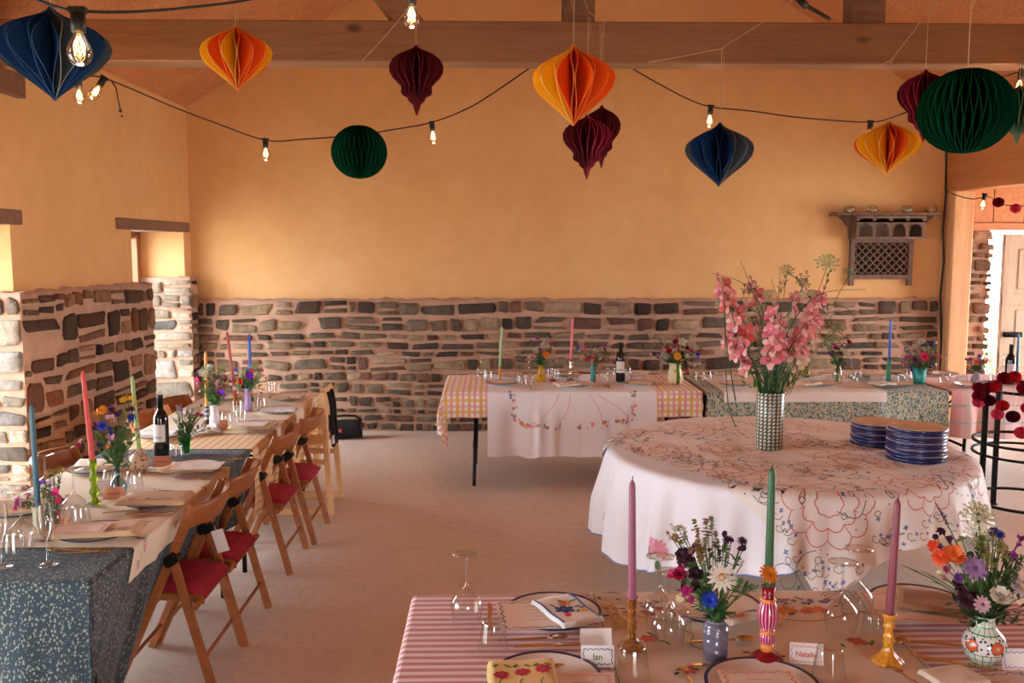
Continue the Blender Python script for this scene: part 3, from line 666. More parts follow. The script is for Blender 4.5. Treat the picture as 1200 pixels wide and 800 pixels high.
def cloth_obj(name, S, rect, tb, step, mat, label, cat, group=None, hem=None):
    m = MB(); xs = lines(rect[0], rect[1], step, [tb[0], tb[1]][::1]); ys = lines(rect[2], rect[3], step, [tb[2], tb[3]])
    xs = lines(rect[0], rect[1], step, [tb[1]]); xs = sorted(set(xs+[x for x in (tb[0]-.02, tb[0]-.012, tb[0]-.006, tb[0]) if rect[0] < x < rect[1]]))
    ys = lines(rect[2], rect[3], step, [tb[3]]); ys = sorted(set(ys+[y for y in (tb[2]-.02, tb[2]-.012, tb[2]-.006, tb[2]) if rect[2] < y < rect[3]]))
    g = [[m.vert(S(x, y)) for y in ys] for x in xs]
    for i in range(len(xs)-1):
        for j in range(len(ys)-1):
            m.face((g[i][j], g[i+1][j], g[i+1][j+1], g[i][j+1]), 0, True, [(xs[i], ys[j]), (xs[i+1], ys[j]), (xs[i+1], ys[j+1]), (xs[i], ys[j+1])])
    o = m.build(name, mat); tag(o, label, cat, group); return o
def ribbon(mb, S, pts, w, m, off=.0012, closed=False):
    pts = [V((p[0], p[1])) for p in pts]; n = len(pts); a = []
    for i, p in enumerate(pts):
        q0 = pts[(i-1) % n] if closed else pts[max(i-1, 0)]; q1 = pts[(i+1) % n] if closed else pts[min(i+1, n-1)]
        d = (q1-q0); d = d.normalized() if d.length > 1e-9 else V((1, 0)); k = V((-d[1], d[0]))*w/2
        for s_ in (k, -k):
            P, N_ = nrm(S, p[0]+s_[0], p[1]+s_[1]); a.append(mb.vert(P+N_*off))
    for i in range(n if closed else n-1):
        j = (i+1) % n; mb.face((a[2*i], a[2*i+1], a[2*j+1], a[2*j]), m)
def blob(mb, S, c, r, m, off=.0012, n=8, rot=0, asp=1.0):
    P = []
    for k in range(n):
        a = TAU*k/n; x, y = r*cos(a), r*asp*sin(a); xx = c[0]+x*cos(rot)-y*sin(rot); yy = c[1]+x*sin(rot)+y*cos(rot)
        p, N_ = nrm(S, xx, yy); P.append(mb.vert(p+N_*off))
    mb.face(P, m)
def flowerstitch(mb, S, c, r, mp, mc, n=5, off=.0012, rot=0):
    for k in range(n):
        a = rot+TAU*k/n; blob(mb, S, (c[0]+r*.6*cos(a), c[1]+r*.6*sin(a)), r*.45, mp, off, 7, a, .75)
    blob(mb, S, c, r*.28, mc, off+.0005, 6)
def motif(mb, S, c, s_, rot, ms, rnd, vines=True):
    """outline embroidery: scalloped rose with curling vines, leaves and little blue sprigs. ms = rose, dark, blue, leaf"""
    def X(x, y): return (c[0]+s_*(x*cos(rot)-y*sin(rot)), c[1]+s_*(x*sin(rot)+y*cos(rot)))
    for R_, nn, k in ((.20, 9, .22), (.13, 9, .2), (.065, 8, .15)):
        ribbon(mb, S, [X(R_*(1+k*abs(sin(nn*t/2)))*cos(t), R_*(1+k*abs(sin(nn*t/2)))*sin(t)) for t in [TAU*i/54 for i in range(54)]], .0045, 0, closed=True)
    for q in range(9):
        a = TAU*q/9; ribbon(mb, S, [X(.13*cos(a), .13*sin(a)), X(.2*cos(a), .2*sin(a))], .0035, 0)
    if not vines: return
    for sgn in (1, -1):
        pts = [X(sgn*(.24+.42*t), .10*sin(t*6)-.05+.1*t) for t in [i/18 for i in range(19)]]; ribbon(mb, S, pts, .0035, 1)
        pts = [X(sgn*(.45+(.11-.09*t/9)*cos(t)), .12+(.11-.09*t/9)*sin(t)) for t in [i*.45 for i in range(20)]]; ribbon(mb, S, pts, .003, 1)
        for q in range(5):
            x, y = sgn*(.28+.085*q), .06*sin(q*2.1)+(.06 if q % 2 else -.06); a = rnd.uniform(0, TAU)
            lf = [X(x+.045*t*cos(a)-.018*sin(pi*t)*sin(a), y+.045*t*sin(a)+.018*sin(pi*t)*cos(a)) for t in [i/6 for i in range(7)]]+[X(x+.045*t*cos(a)+.018*sin(pi*t)*sin(a), y+.045*t*sin(a)-.018*sin(pi*t)*cos(a)) for t in [1-i/6 for i in range(7)]]
            ribbon(mb, S, lf, .003, 1)
        for q in range(6): flowerstitch(mb, S, X(sgn*rnd.uniform(.25, .62), rnd.uniform(-.15, .22)), .014*s_*1.2, 2, 1, 4)
        for q in range(7): blob(mb, S, X(sgn*rnd.uniform(.2, .66), rnd.uniform(-.2, .25)), .006*s_, 1, n=5)
# ------------------------------------------------------------------ cloth materials (patterns in metres on the cloth)
def cloth_base(t, rough=.9): t.r(rough, .15); t.b.inputs['Sheen Weight'].default_value = .15
def weave(t): t.bump(t.noise(t.coord('UV', (1, 1, 1)), 260, 2), .15, .002)
def plaincloth(name, h, var=.05):
    t = NT(name); v = t.coord('UV'); c = L(hx(h)); n = t.noise(v, 5, 3); t.col(t.ramp(n, [(.3, tuple(x*(1-var) for x in c[:3])+(1,)), (.7, c)])); cloth_base(t); weave(t); return t.m
def leafcloth(name, ground, leaf, leaf2, sc=70, th=.42):
    t = NT(name); v = t.coord('UV', (1, .62, 1), (0, 0, .6)); v2 = t.coord('UV', (.6, 1, 1), (0, 0, -.35))
    def vo(vec, s_):
        n = t.N('ShaderNodeTexVoronoi'); n.inputs['Scale'].default_value = s_; t.K(vec, n.inputs['Vector']); return n
    a = vo(v, sc); b = vo(v2, sc*1.1); gt = lambda o, x: t.math('LESS_THAN', o, x)
    c = t.mix(gt(a.outputs['Distance'], th*.78), L(hx(ground)), L(hx(leaf))); c = t.mix(gt(b.outputs['Distance'], th*.62), c, L(hx(leaf2)))
    t.col(c); cloth_base(t); weave(t); return t.m
def stripecloth(name, base, stripe, period, axis=1, duty=.5, cross=None):
    t = NT(name); tc = t.N('ShaderNodeTexCoord'); sp = t.N('ShaderNodeSeparateXYZ'); t.K(tc.outputs['UV'], sp.inputs[0])
    fr = lambda o, p, d: t.math('LESS_THAN', t.math('FRACT', t.math('DIVIDE', t.math('ADD', o, 50.0), p)), d)
    c = t.mix(t.math('MULTIPLY', fr(sp.outputs[axis], period, duty), .85), L(hx(base)), L(hx(stripe)))
    if cross:
        for (ax, p, d, h, al) in cross: c = t.mix(t.math('MULTIPLY', fr(sp.outputs[ax], p, d), al), c, L(hx(h)))
    t.col(c); cloth_base(t); weave(t); return t.m
M_BLUE = leafcloth('blue_leaf_cotton', '323f46', '8a8878', '667070', 105, .40)
M_FLOR = leafcloth('blue_green_floral_cotton', 'c8c4a8', '4d7a64', '6c8fb8', 80, .55)
M_GING = stripecloth('rose_yellow_gingham', 'fffaf4', 'f2a6ac', .044, 0, .42, [(1, .044, .42, 'f1909a', .5), (0, .088, .26, 'f4c65c', .75), (1, .088, .26, 'f4c65c', .6)])
M_STRP = stripecloth('pink_ticking', 'f0dcd6', 'c8727a', .036, 1, .5)
M_PINK = stripecloth('pink_plaid', 'f6ccc8', 'f0b2b2', .30, 0, .4, [(1, .13, .10, '8fc0c4', .8), (0, .26, .05, '8fc0c4', .7), (0, .17, .3, 'f4e0d8', .5)])
M_GOLD = stripecloth('gold_check_linen', 'f0d2a2', 'd99a52', .045, 0, .3, [(1, .045, .3, 'd8a060', .5)])
M_LIN = plaincloth('oatmeal_linen', 'ead8bc'); M_WHT = plaincloth('white_cotton', 'f4f0f2', .03); M_IVO = plaincloth('ivory_cotton', 'f4ebe2'); M_IVO.node_tree.nodes['Principled BSDF'].inputs['Roughness'].default_value = .55; M_IVO.node_tree.nodes['Principled BSDF'].inputs['Specular IOR Level'].default_value = .5; M_ECRU = plaincloth('ecru_linen', 'ecdac4')
def thr(name, h): return plain('thread_'+name, h, .7, var=.08)
TH = {k: thr(k, v) for k, v in dict(rose='d86a62', pink='e896a8', dark='4d4a3c', blue='6a82b8', leaf='4f7a46', purple='8a6aa8', orange='e0863c', red='c8283a', brown='8c5a34', yellow='ecc04c', navy='2e4a8c').items()}
# ------------------------------------------------------------------ tables
TOPW = plain('table_board', 'a08a70', .6); BLK = plain('black_steel', '191817', .4, .6)
def table(label, tb, legs=True, group='folding banquet tables', inset=.16):
    x0, x1, y0, y1 = tb; t = thing('folding_table', label, 'table', ((x0+x1)/2, (y0+y1)/2, 0), 0, group); hx_, hy = (x1-x0)/2, (y1-y0)/2
    m = MB(); m.box((-hx_, -hy, TZ-.035), (hx_, hy, TZ-.002), 0, .008); m.build('tabletop', TOPW, t)
    lx = hx_ > hy
    for s_ in (-1, 1):
        m = MB()
        for q in (-1, 1):
            if lx: m.tube([(s_*(hx_-inset-.02), q*(hy-.10), TZ-.04), (s_*(hx_-inset), q*(hy-.09), .03), (s_*(hx_-inset), q*(hy-.09), 0)], .014, 8)
            else: m.tube([(q*(hx_-.16), s_*(hy-inset), TZ-.04), (q*(hx_-.10), s_*(hy-inset), TZ-.12), (q*(hx_-.09), s_*(hy-inset), .2), (q*(hx_-.09), s_*(hy-inset), 0)], .014, 8)
        if lx: m.tube([(s_*(hx_-inset), -(hy-.1), .30), (s_*(hx_-inset), hy-.1, .30)], .011, 8); m.tube([(s_*(hx_-inset), 0, TZ-.22), (s_*(hx_-inset-.2), 0, TZ-.04)], .009, 6); m.tube([(s_*(hx_-inset), -(hy-.1), TZ-.16), (s_*(hx_-inset-.10), -(hy-.1), TZ-.04)], .011, 6); m.tube([(s_*(hx_-inset), -(hy-.1), TZ-.17), (s_*(hx_-inset), hy-.1, TZ-.17)], .009, 6)
        else: m.tube([(-(hx_-.09), s_*(hy-inset), .30), (hx_-.09, s_*(hy-inset), .30)], .011, 8)
        m.build('leg_frame', BLK, t)
    return t
T1 = (-2.07, -1.325, 2.95, 4.89); T2 = (-2.07, -1.315, 4.91, 6.84); TA = (-.37, 1.56, 6.84, 7.75); TB = (1.60, 3.41, 6.80, 7.72); TC = (3.45, 5.29, 6.80, 7.72); TF = (-.24, 1.60, 2.0, 2.79)
table('long folding table at lower left under blue leaf cloth', T1, inset=.2); table('long folding table at left under gold check cloth, nearest the back wall', T2)
table('folding table with black legs under the rose and yellow gingham cloth', TA, inset=.22); table('folding table under the blue and green floral cloth by the stone wall', TB)
table('folding table under the pink plaid cloth behind the black plant stand', TC); table('folding table in the foreground under pink striped cloth', TF)
tin = lambda dx, dy: -.30*max(0, dx) if dx > .3 else 0
S1b = drape_rect(T1, TZ+.001, .002, .05, 4, tin, 1)
def S1(x, y):   # the side hangs lower towards the camera end
    if x > T1[1]: k = max(0, min(1, (3.85-y)/.5)); x = T1[1]+(x-T1[1])*(1+.75*k*k*(3-2*k))
    return S1b(x, y)
cloth_obj('tablecloth', S1, (T1[0]-.4, T1[1]+.42, T1[2]-.72, T1[3]+.0), T1, .03, M_BLUE, 'dark blue leaf-print tablecloth on the table at lower left', 'tablecloth')
S2 = drape_rect(T2, TZ+.001, .002, .05, 6, lambda dx, dy: -.12*max(0, dx), 2)
cloth_obj('tablecloth', S2, (T2[0]-.3, T2[1]+.40, T2[2], T2[3]+.45), T2, .03, M_GOLD, 'gold check tablecloth on the far half of the left table', 'tablecloth')
SR1 = drape_rect(T1, TZ+.005, .012, .05, 4, tin, 1)
r1 = cloth_obj('table_runner', SR1, (T1[0]-.1, T1[1]+.145, 3.27, 4.50), T1, .03, M_LIN, 'oatmeal embroidered cloth laid across the blue leaf tablecloth', 'table runner')
SR2 = drape_rect(T2, TZ+.005, .012, .05, 6, lambda dx, dy: -.12*max(0, dx), 2)
r2 = cloth_obj('table_runner', SR2, (T2[0]-.1, T2[1]+.12, 5.30, 6.70), T2, .03, M_LIN, 'oatmeal cloth with red stitched corners over the gold check tablecloth', 'table runner')
SA = drape_rect(TA, TZ+.001, .002, .07, 5, None, 3)
cloth_obj('tablecloth', SA, (TA[0]-.42, TA[1]+.04, TA[2]-.20, TA[3]+.2), TA, .03, M_GING, 'rose and yellow gingham tablecloth on the back table', 'tablecloth')
SAR = drape_rect(TA, TZ+.005, .018, .07, 5, None, 3)
rA = cloth_obj('table_runner', SAR, (-.045, 1.225, TA[2]-.50, TA[3]+.1), TA, .03, M_WHT, 'white cloth with embroidered flower garland hanging over the gingham', 'table runner')
SB = drape_rect(TB, TZ+.001, .002, .05, 5, None, 4)
cloth_obj('tablecloth', SB, (TB[0]-.0, TB[1]+.03, TB[2]-.62, TB[3]+.2), TB, .03, M_FLOR, 'blue and green floral tablecloth at right of the gingham one', 'tablecloth')
SBR = drape_rect(TB, TZ+.005, .012, .05, 5, None, 4)
cloth_obj('table_runner', SBR, (1.72, 2.95, TB[2]-.085, TB[3]+.05), TB, .035, M_IVO, 'plain ivory cloth along the blue and green floral tablecloth', 'table runner')
SC = drape_rect(TC, TZ+.001, .002, .09, 5, None, 6)
cloth_obj('tablecloth', SC, (TC[0]-.0, TC[1]+.2, TC[2]-.36, TC[3]+.2), TC, .035, M_PINK, 'pink plaid tablecloth on the table at the far right', 'tablecloth')
SF = drape_rect(TF, TZ+.001, .002, .04, 5, None, 7)
cloth_obj('tablecloth', SF, (TF[0]-.3, TF[1]+.2, TF[2]-.2, TF[3]+.3), TF, .03, M_STRP, 'pink and white striped tablecloth in the foreground', 'tablecloth')
SFR = drape_rect(TF, TZ+.005, .008, .04, 5, None, 7)
rF = cloth_obj('table_runner', SFR, (.30, 1.13, TF[2]-.1, TF[3]+.06), TF, .03, M_ECRU, 'ecru runner with embroidered flower baskets on the pink striped cloth', 'table runner')
# embroidery on the foreground runner
er = random.Random(4); MS = [TH[k] for k in ('purple', 'orange', 'leaf', 'brown', 'rose', 'blue', 'pink', 'dark')]
m = MB()
def basket(cx, cy, fl):
    for q in range(26): flowerstitch(m, SFR, (cx+fl*er.uniform(.0, .17)-fl*.03, cy+er.uniform(-.035, .03)), .009, 0 if er.random() < .6 else 5, 1, 5)
    for q in range(9): flowerstitch(m, SFR, (cx+fl*er.uniform(-.02, .16), cy-.06+er.uniform(-.02, .02)), .019, 1 if er.random() < .5 else 4, 4, 6)
    for q in range(14): blob(m, SFR, (cx+er.uniform(-.16, .16), cy+er.uniform(-.10, .06)), .012, 2, n=6, rot=er.uniform(0, 3), asp=.45)
    for k in range(7):
        ribbon(m, SFR, [(cx-fl*(.10+.045*cos(t)*(1+k*.12)), cy+.015*k-.03+.03*sin(t)) for t in [i*.4 for i in range(9)]], .003, 3)
    ribbon(m, SFR, [(cx-fl*.2+fl*.42*t, cy-.11+.03*sin(t*7)) for t in [i/24 for i in range(25)]], .004, 3)
basket(.47, 2.70, 1); basket(1.0, 2.70, -1)
for c_ in ((.43, 2.45), (1.0, 2.42), (.72, 2.32), (.5, 2.26)):
    flowerstitch(m, SFR, c_, .026, 4, 1, 6)
    for q in range(5): blob(m, SFR, (c_[0]+er.uniform(-.05, .05), c_[1]+er.uniform(-.04, .04)), .012, 2, n=6, rot=er.uniform(0, 3), asp=.45)
ribbon(m, SFR, [(.52+.08*t+.02*sin(t*9), 2.52-.22*t) for t in [i/40 for i in range(41)]], .004, 2)
for x in (.312, 1.118): ribbon(m, SFR, [(x, 1.95+.86*i/40) for i in range(41)], .0025, 7)
m.build('embroidery', MS, rF)
# garland on the white runner at the back
m = MB(); gm = [TH[k] for k in ('purple', 'orange', 'leaf', 'pink', 'red', 'blue', 'yellow')]; yb_ = TA[2]
def gp(px, py):  # hanging part of the runner: pixel to flat cloth coordinates
    p = PY(px, py, TA[2]-.03); return (p.x, TA[2]-(TZ-p.z)-.006)
path = [(600, 462), (601, 468), (603, 480), (603, 486), (605, 492), (610, 497), (616, 499), (622, 499), (630, 500), (640, 500), (652, 501), (660, 501), (676, 500), (692, 499), (706, 498), (712, 497), (724, 494), (732, 494), (738, 492), (741, 487), (743, 480), (744, 474), (743, 466), (742, 461)]
for (px, py) in path:
    k_ = 4 if (604 < px < 618 or 728 < px < 742) else 2
    for q in range(k_):
        c_ = gp(px+er.uniform(-3, 3), py+er.uniform(-2.5, 2.5)); flowerstitch(m, SAR, c_, er.uniform(.010, .017), er.choice([0, 1, 3, 4, 5, 3, 1]), 6, 5)
    c_ = gp(px+er.uniform(-4, 4), py+er.uniform(-4, 4)); blob(m, SAR, c_, .009, 2, n=6, rot=er.uniform(0, 3), asp=.4)
for (a, b) in (((668, 463), (655, 498)), ((655, 463), (630, 495)), ((700, 463), (738, 492)), ((690, 463), (705, 497))):
    ribbon(m, SAR, [gp(a[0]+(b[0]-a[0])*t+4*sin(t*3), a[1]+(b[1]-a[1])*t) for t in [i/12 for i in range(13)]], .004, 3)
m.build('embroidery', gm, rA)
# stitched sprigs on the left runners
m = MB()
for q in range(60):
    x = er.uniform(T1[0]+.05, T1[1]+.11); y = er.choice([3.31+er.uniform(0, .08), 4.45-er.uniform(0, .1), er.uniform(3.35, 4.45)])
    flowerstitch(m, SR1, (x, y), er.uniform(.008, .016), er.choice([0, 4, 5, 6]), 1, 5); blob(m, SR1, (x+.018, y+.008), .011, 2, n=6, rot=er.uniform(0, 3), asp=.4); ribbon(m, SR1, [(x-.04*t, y+.03*t+.01*sin(6*t)) for t in [i/5 for i in range(6)]], .0025, 2)
for c_ in ((-1.45, 4.3), (-1.42, 3.7)):
    for R_ in (.05, .035, .02): ribbon(m, SR1, [(c_[0]+R_*cos(a), c_[1]+R_*1.3*sin(a)) for a in [TAU*i/20 for i in range(20)]], .005, 6, closed=True)
m.build('embroidery', MS, r1)
m = MB()
for y in (5.37, 6.62, 6.0, 5.7, 6.35):
    for q in range(5): flowerstitch(m, SR2, (T2[1]+er.uniform(-.15, .11), y+er.uniform(-.06, .06)), .014, er.choice([4, 0, 6]), 1, 5)
m.build('embroidery', [TH['red'], TH['orange'], TH['leaf'], TH['brown'], TH['red'], TH['blue'], TH['pink']], r2)
# ------------------------------------------------------------------ round table
RC = (1.555, 4.83); RR = .915
t = thing('round_table', 'round table draped in white and embroidered cloths, right of centre', 'table', (RC[0], RC[1], 0))
m = MB(); m.lathe([(RR-.01, TZ-.035), (RR-.002, TZ-.03), (RR-.002, TZ-.006), (RR-.01, TZ-.002)], 48); m.build('tabletop', TOPW, t)
for a in (.5, 1.2, 3.6, 4.35):
    m = MB(); m.tube([(.60*cos(a), .60*sin(a), TZ-.04), (.66*cos(a), .66*sin(a), 0)], .015, 8); m.build('leg', BLK, t)
SU = drape_round(RC, RR, TZ+.001, .004, .05, 3, 3, nf=19)
UC = (RC[0]-.27, RC[1]-.06)
SU0 = SU
m = MB(); na = 260; g = []
rs = [1.13*i/60 for i in range(61)]
for r in rs: g.append([m.vert(SU(UC[0]+r*(1+.02*(r/1.13)**8*sin(7*TAU*k/na+1))*cos(TAU*k/na), UC[1]+r*(1+.02*(r/1.13)**8*sin(7*TAU*k/na+1))*sin(TAU*k/na))) for k in range(na)])
for i in range(len(rs)-1):
    for k in range(na): m.face((g[i][k], g[i][(k+1) % na], g[i+1][(k+1) % na], g[i+1][k]), 0, True, [(rs[i]*cos(TAU*q/na), rs[i]*sin(TAU*q/na)) for q in (k, k+1)]+[(rs[i+1]*cos(TAU*q/na), rs[i+1]*sin(TAU*q/na)) for q in (k+1, k)])
uc = m.build('tablecloth', M_WHT); tag(uc, 'white undercloth with blue scalloped hem hanging from the round table', 'tablecloth')
m = MB(); m.tube([m_+V((0, 0, 0)) for m_ in [V(bpy.data.objects[uc.name].data.vertices[i].co) for i in g[-1]+[g[-1][0]]]], .0035, 6); m.build('piping', TH['blue'], uc)
m = MB()
for px, py in ((722, 613), (795, 640)):   # pink rose sprays with green leaves
    a = PY(px, py, 4.75 if px < 750 else 4.3); th = math.atan2(a.y-RC[1], a.x-RC[0]); r = RR+(TZ-a.z)+.01
    P = lambda dx, dz: (RC[0]+(r-dz)*cos(th+dx/1.0), RC[1]+(r-dz)*sin(th+dx/1.0))
    for q in range(7): flowerstitch(m, SU, P(er.uniform(-.03, .03), er.uniform(-.01, .05)), .028, 0, 0, 5)
    for dx, dz in ((-.05, .0), (.01, -.06)): blob(m, SU, P(dx, dz), .028, 1, n=8, rot=er.uniform(0, 3), asp=.55)
m.build('embroidery', [TH['pink'], TH['leaf']], uc)
E1 = V((.89, .456)); E2 = V((-.456, .89)); 
SE = drape_round(RC, RR, TZ+.006, .018, .05, 3, 3, wr=.010, nf=19)
SEf = lambda a, b: SE(RC[0]+E1[0]*a+E2[0]*b, RC[1]+E1[1]*a+E2[1]*b)
m = MB(); A0, A1, B0, B1 = -.80, 1.26, -1.14, 1.18; nu = 120; nv = 130
m.grid(lambda u, v: SEf(A0+(A1-A0)*u, B0+(B1-B0)*v), nu, nv, 0, uvfn=lambda u, v: (A0+(A1-A0)*u, B0+(B1-B0)*v))
ec = m.build('tablecloth', M_IVO); tag(ec, 'ivory overcloth embroidered with coral roses and dark vines on the round table', 'tablecloth')
m = MB(); mr = random.Random(12)
for (a, b, s_, ro) in ((-.52, -.80, 1.0, .6), (-.05, -.86, .85, 0), (.42, -.88, .8, 0), (.84, -.80, .8, -.7), (.95, -.30, .8, 1.57), (.97, .3, .8, 1.57), (-.60, -.28, .85, 1.57), (-.62, .28, .85, 1.57), (.1, -.38, 1.0, .2), (-.28, .1, .9, 1.2), (.5, -.2, .9, -.5), (.45, .40, 1.0, .9), (-.1, .62, 1.0, 0), (-.55, .72, .7, -.5), (.2, .15, .8, 2)):
    motif(m, SEf, (a, b), s_*.82, ro, None, mr)
    if abs(a) < .7 and abs(b) < .7:
        for q in range(16): blob(m, SEf, (a+mr.gauss(0, .07), b+mr.gauss(0, .05)), .012, 0, n=6, rot=mr.uniform(0, 3), asp=.3)
for q in range(90):
    a, b = (mr.uniform(A0+.03, A1-.03), B0+mr.uniform(.02, .12)) if q % 2 else (A0+mr.uniform(.02, .10), mr.uniform(B0+.03, B1-.03))
    ribbon(m, SEf, [(a+.03*cos(t*.9)*t/6, b+.03*sin(t*.9)*t/6) for t in range(7)], .003, 1); flowerstitch(m, SEf, (a+.03, b), .010, 2, 1, 4)
m.build('embroidery', [TH['rose'], TH['dark'], TH['blue']], ec)
# ------------------------------------------------------------------ folding chairs
BEECH = wood('beech', '854519', 'a35e2e', (2, 20, 20), .4, .1); REDP = plain('red_cushion', 'a01c34', .85, var=.15, sc=20, bump=.4); PAPER = plain('white_paper', 'f2ece4', .8, var=.03)
def make_chair(label, loc, mirror=False, pad=True, tagp=False, rz=0):
    t = thing('folding_chair', label, 'chair', loc, (pi if mirror else 0)+rz, 'folding wooden chairs along the left table')
    W = .40
    for s_ in (-1, 1):
        y = s_*W/2
        m = MB(); m.bar((-.41, y, 0), (-.062, y, .78), .022, .036, side=(0, 1, 0)); m.build('front_leg', BEECH, t)
        m = MB(); m.bar((-.150, y+s_*.024, .575), (0, y+s_*.024, 0), .022, .036, side=(0, 1, 0)); m.build('rear_leg', BEECH, t)
        m = MB(); y0_, y1_ = sorted((y-s_*.014, y+s_*.040)); 
        m.prism([(-.178, y0_, .572), (-.15, y0_, .59), (-.122, y0_, .572), (-.118, y0_, .558), (-.142, y0_, .538), (-.166, y0_, .530), (-.18, y0_, .545)], (0, y1_-y0_, 0)); m.build('hinge_bracket', BLK, t)
        m = MB(); m.bar((-.40, y-s_*.026, .405), (-.045, y-s_*.026, .375), .020, .034, side=(0, 1, 0)); m.build('seat_rail', BEECH, t)
    for x, z, e, q in ((-.055, .37, .05, .014), (-.245, .36, 0, .010), (-.035, .135, .02, .009), (-.36, .11, 0, .009)): m = MB(); m.tube([(x, -W/2-e, z), (x, W/2+e, z)], q, 10); m.build('stretcher', BEECH, t)
    m = MB()
    def back(u, v, o):
        y = (u-.5)*(W+.03); b = .075*(1-(2*u-1)**2); z = .685+.095*v+(.01*sin(pi*u) if v > .5 else 0)
        return (-.105+.045*v+b+o, y, z)
    for o, fl in ((0, 0), (.014, 1)):
        g = m.grid(lambda u, v: back(u, v, o), 20, 4)
        if fl == 0: g0 = g
    for i in range(20):
        m.face((g0[i][0], g0[i+1][0], g[i+1][0], g[i][0])); m.face((g0[i][4], g[i][4], g[i+1][4], g0[i+1][4]))
    for j in range(4): m.face((g0[0][j], g[0][j], g[0][j+1], g0[0][j+1])); m.face((g0[20][j], g0[20][j+1], g[20][j+1], g[20][j]))
    m.build('backrest', BEECH, t)
    m = MB()
    for k in range(8): m.box((-.40+k*.045, -W/2+.03, .398-.0032*k), (-.40+k*.045+.036, W/2-.03, .412-.0032*k), 0, .003)
    m.build('seat', BEECH, t)
    if pad:
        m = MB()
        def pd(u, v): 
            x = -.42+.385*u; y = (v-.5)*(W-.055); e = min(1, min(u, 1-u)*9, min(v, 1-v)*9); return (x, y, .412-.032*(u)+.042*sqrt(max(0, e))+.004*NZ.noise(V((x*14, y*14, 0)))-.006*exp_(u, v))
        def exp_(u, v): return math.exp(-((u-.5)**2+(v-.5)**2)*90)
        g = m.grid(pd, 18, 18); h = m.grid(lambda u, v: (-.42+.385*u, (v-.5)*(W-.055), .410-.032*u), 1, 1)
        m.build('seat_pad', REDP, t)
        m = MB()
        for s_ in (-1, 1): m.tube([(-.06, s_*.15, .40), (-.045, s_*.16, .385), (-.05, s_*.165, .35)], .005, 6)
        m.build('cushion_tie', REDP, t)
    if tagp: m = MB(); m.bar((-.105, -W/2-.045, .555), (-.075, -W/2-.047, .455), .0015, .055, side=(0, 1, 0)); m.tube([(-.118, -W/2-.04, .575), (-.105, -W/2-.045, .552)], .0015, 5); o = m.build('paper_tag', PAPER, t); o['label'] = 'white paper tag hanging on the chair'
    return t
make_chair('nearest folding chair with red cushion on the right of the left table', (-1.16, 3.89, 0))
make_chair('second nearest folding chair with red cushion, white paper tag hanging on it', (-1.145, 4.32, 0), tagp=True)
make_chair('third folding chair from the camera with red cushion beside the gold check cloth', (-1.14, 5.245, 0))
make_chair('fourth folding chair from the camera, nearest the high chair', (-1.10, 5.76, 0))
make_chair('folding chair on the window side, its bare back showing by the teal candle', (-2.28, 4.62, 0), True, False)
make_chair('folding chair on the window side facing the green glass tumbler', (-2.26, 5.75, 0), True, False)
make_chair('folding chair on the window side behind the orange candle, farthest along', (-2.24, 6.3, 0), True, False)
# ------------------------------------------------------------------ high chair at the end
PINE = wood('pale_pine', 'cf9862', 'e0b27c', (2, 20, 20), .5, .1)
t = thing('high_chair', 'pale wooden high chair with black straps beyond the folding chairs', 'high chair', (-1.30, 6.38, 0))
for sx_ in (-1, 1):
    for sy_ in (-1, 1): m = MB(); m.bar((sx_*.19, sy_*.21, 0), (sx_*.135, sy_*.15, .84 if sx_ > 0 else .70), .028, .042, side=(0, 1, 0)); m.build('leg', PINE, t)
for a, b, w_, h_ in [x for s_ in (-1, 1) for x in (((-.19, s_*.21, .03), (.19, s_*.21, .03), .022, .05), ((-.165, s_*.178, .36), (.165, s_*.178, .36), .02, .035), ((-.15, s_*.165, .62), (.15, s_*.165, .62), .02, .04))]+[((-.15, -.17, .34), (-.15, .17, .34), .02, .035)]:
    m = MB(); m.bar(a, b, w_, h_, side=(0, 1, 0) if a[1] == b[1] else (1, 0, 0)); m.build('rail', PINE, t)
m = MB(); m.box((-.15, -.15, .47), (.15, .15, .485), 0, .004); m.build('seat', PINE, t)
m = MB(); m.box((.135, -.15, .60), (.15, .15, .86), 0, .004); m.box((.137, -.15, .50), (.148, .15, .53), 0, .003); m.build('backrest', PINE, t)
BLS = plain('black_webbing', '15130f', .8)
m = MB()
for y0_, w_ in ((-.06, .10), (.06, .08)):
    pts = [(.16, y0_, .83), (.18, y0_-.01, .74), (.19, y0_-.03, .62), (.20, y0_-.02, .50), (.185, y0_+.02, .44), (.17, y0_+.05, .54), (.16, y0_+.04, .66)]
    m.tube(pts, .013, 6, flat=.35)
m.build('strap', BLS, t); m = MB(); m.box((.185, -.11, .47), (.20, -.07, .53), 0, .004); m.build('buckle', plain('clear_buckle', 'e8e4de', .3), t)
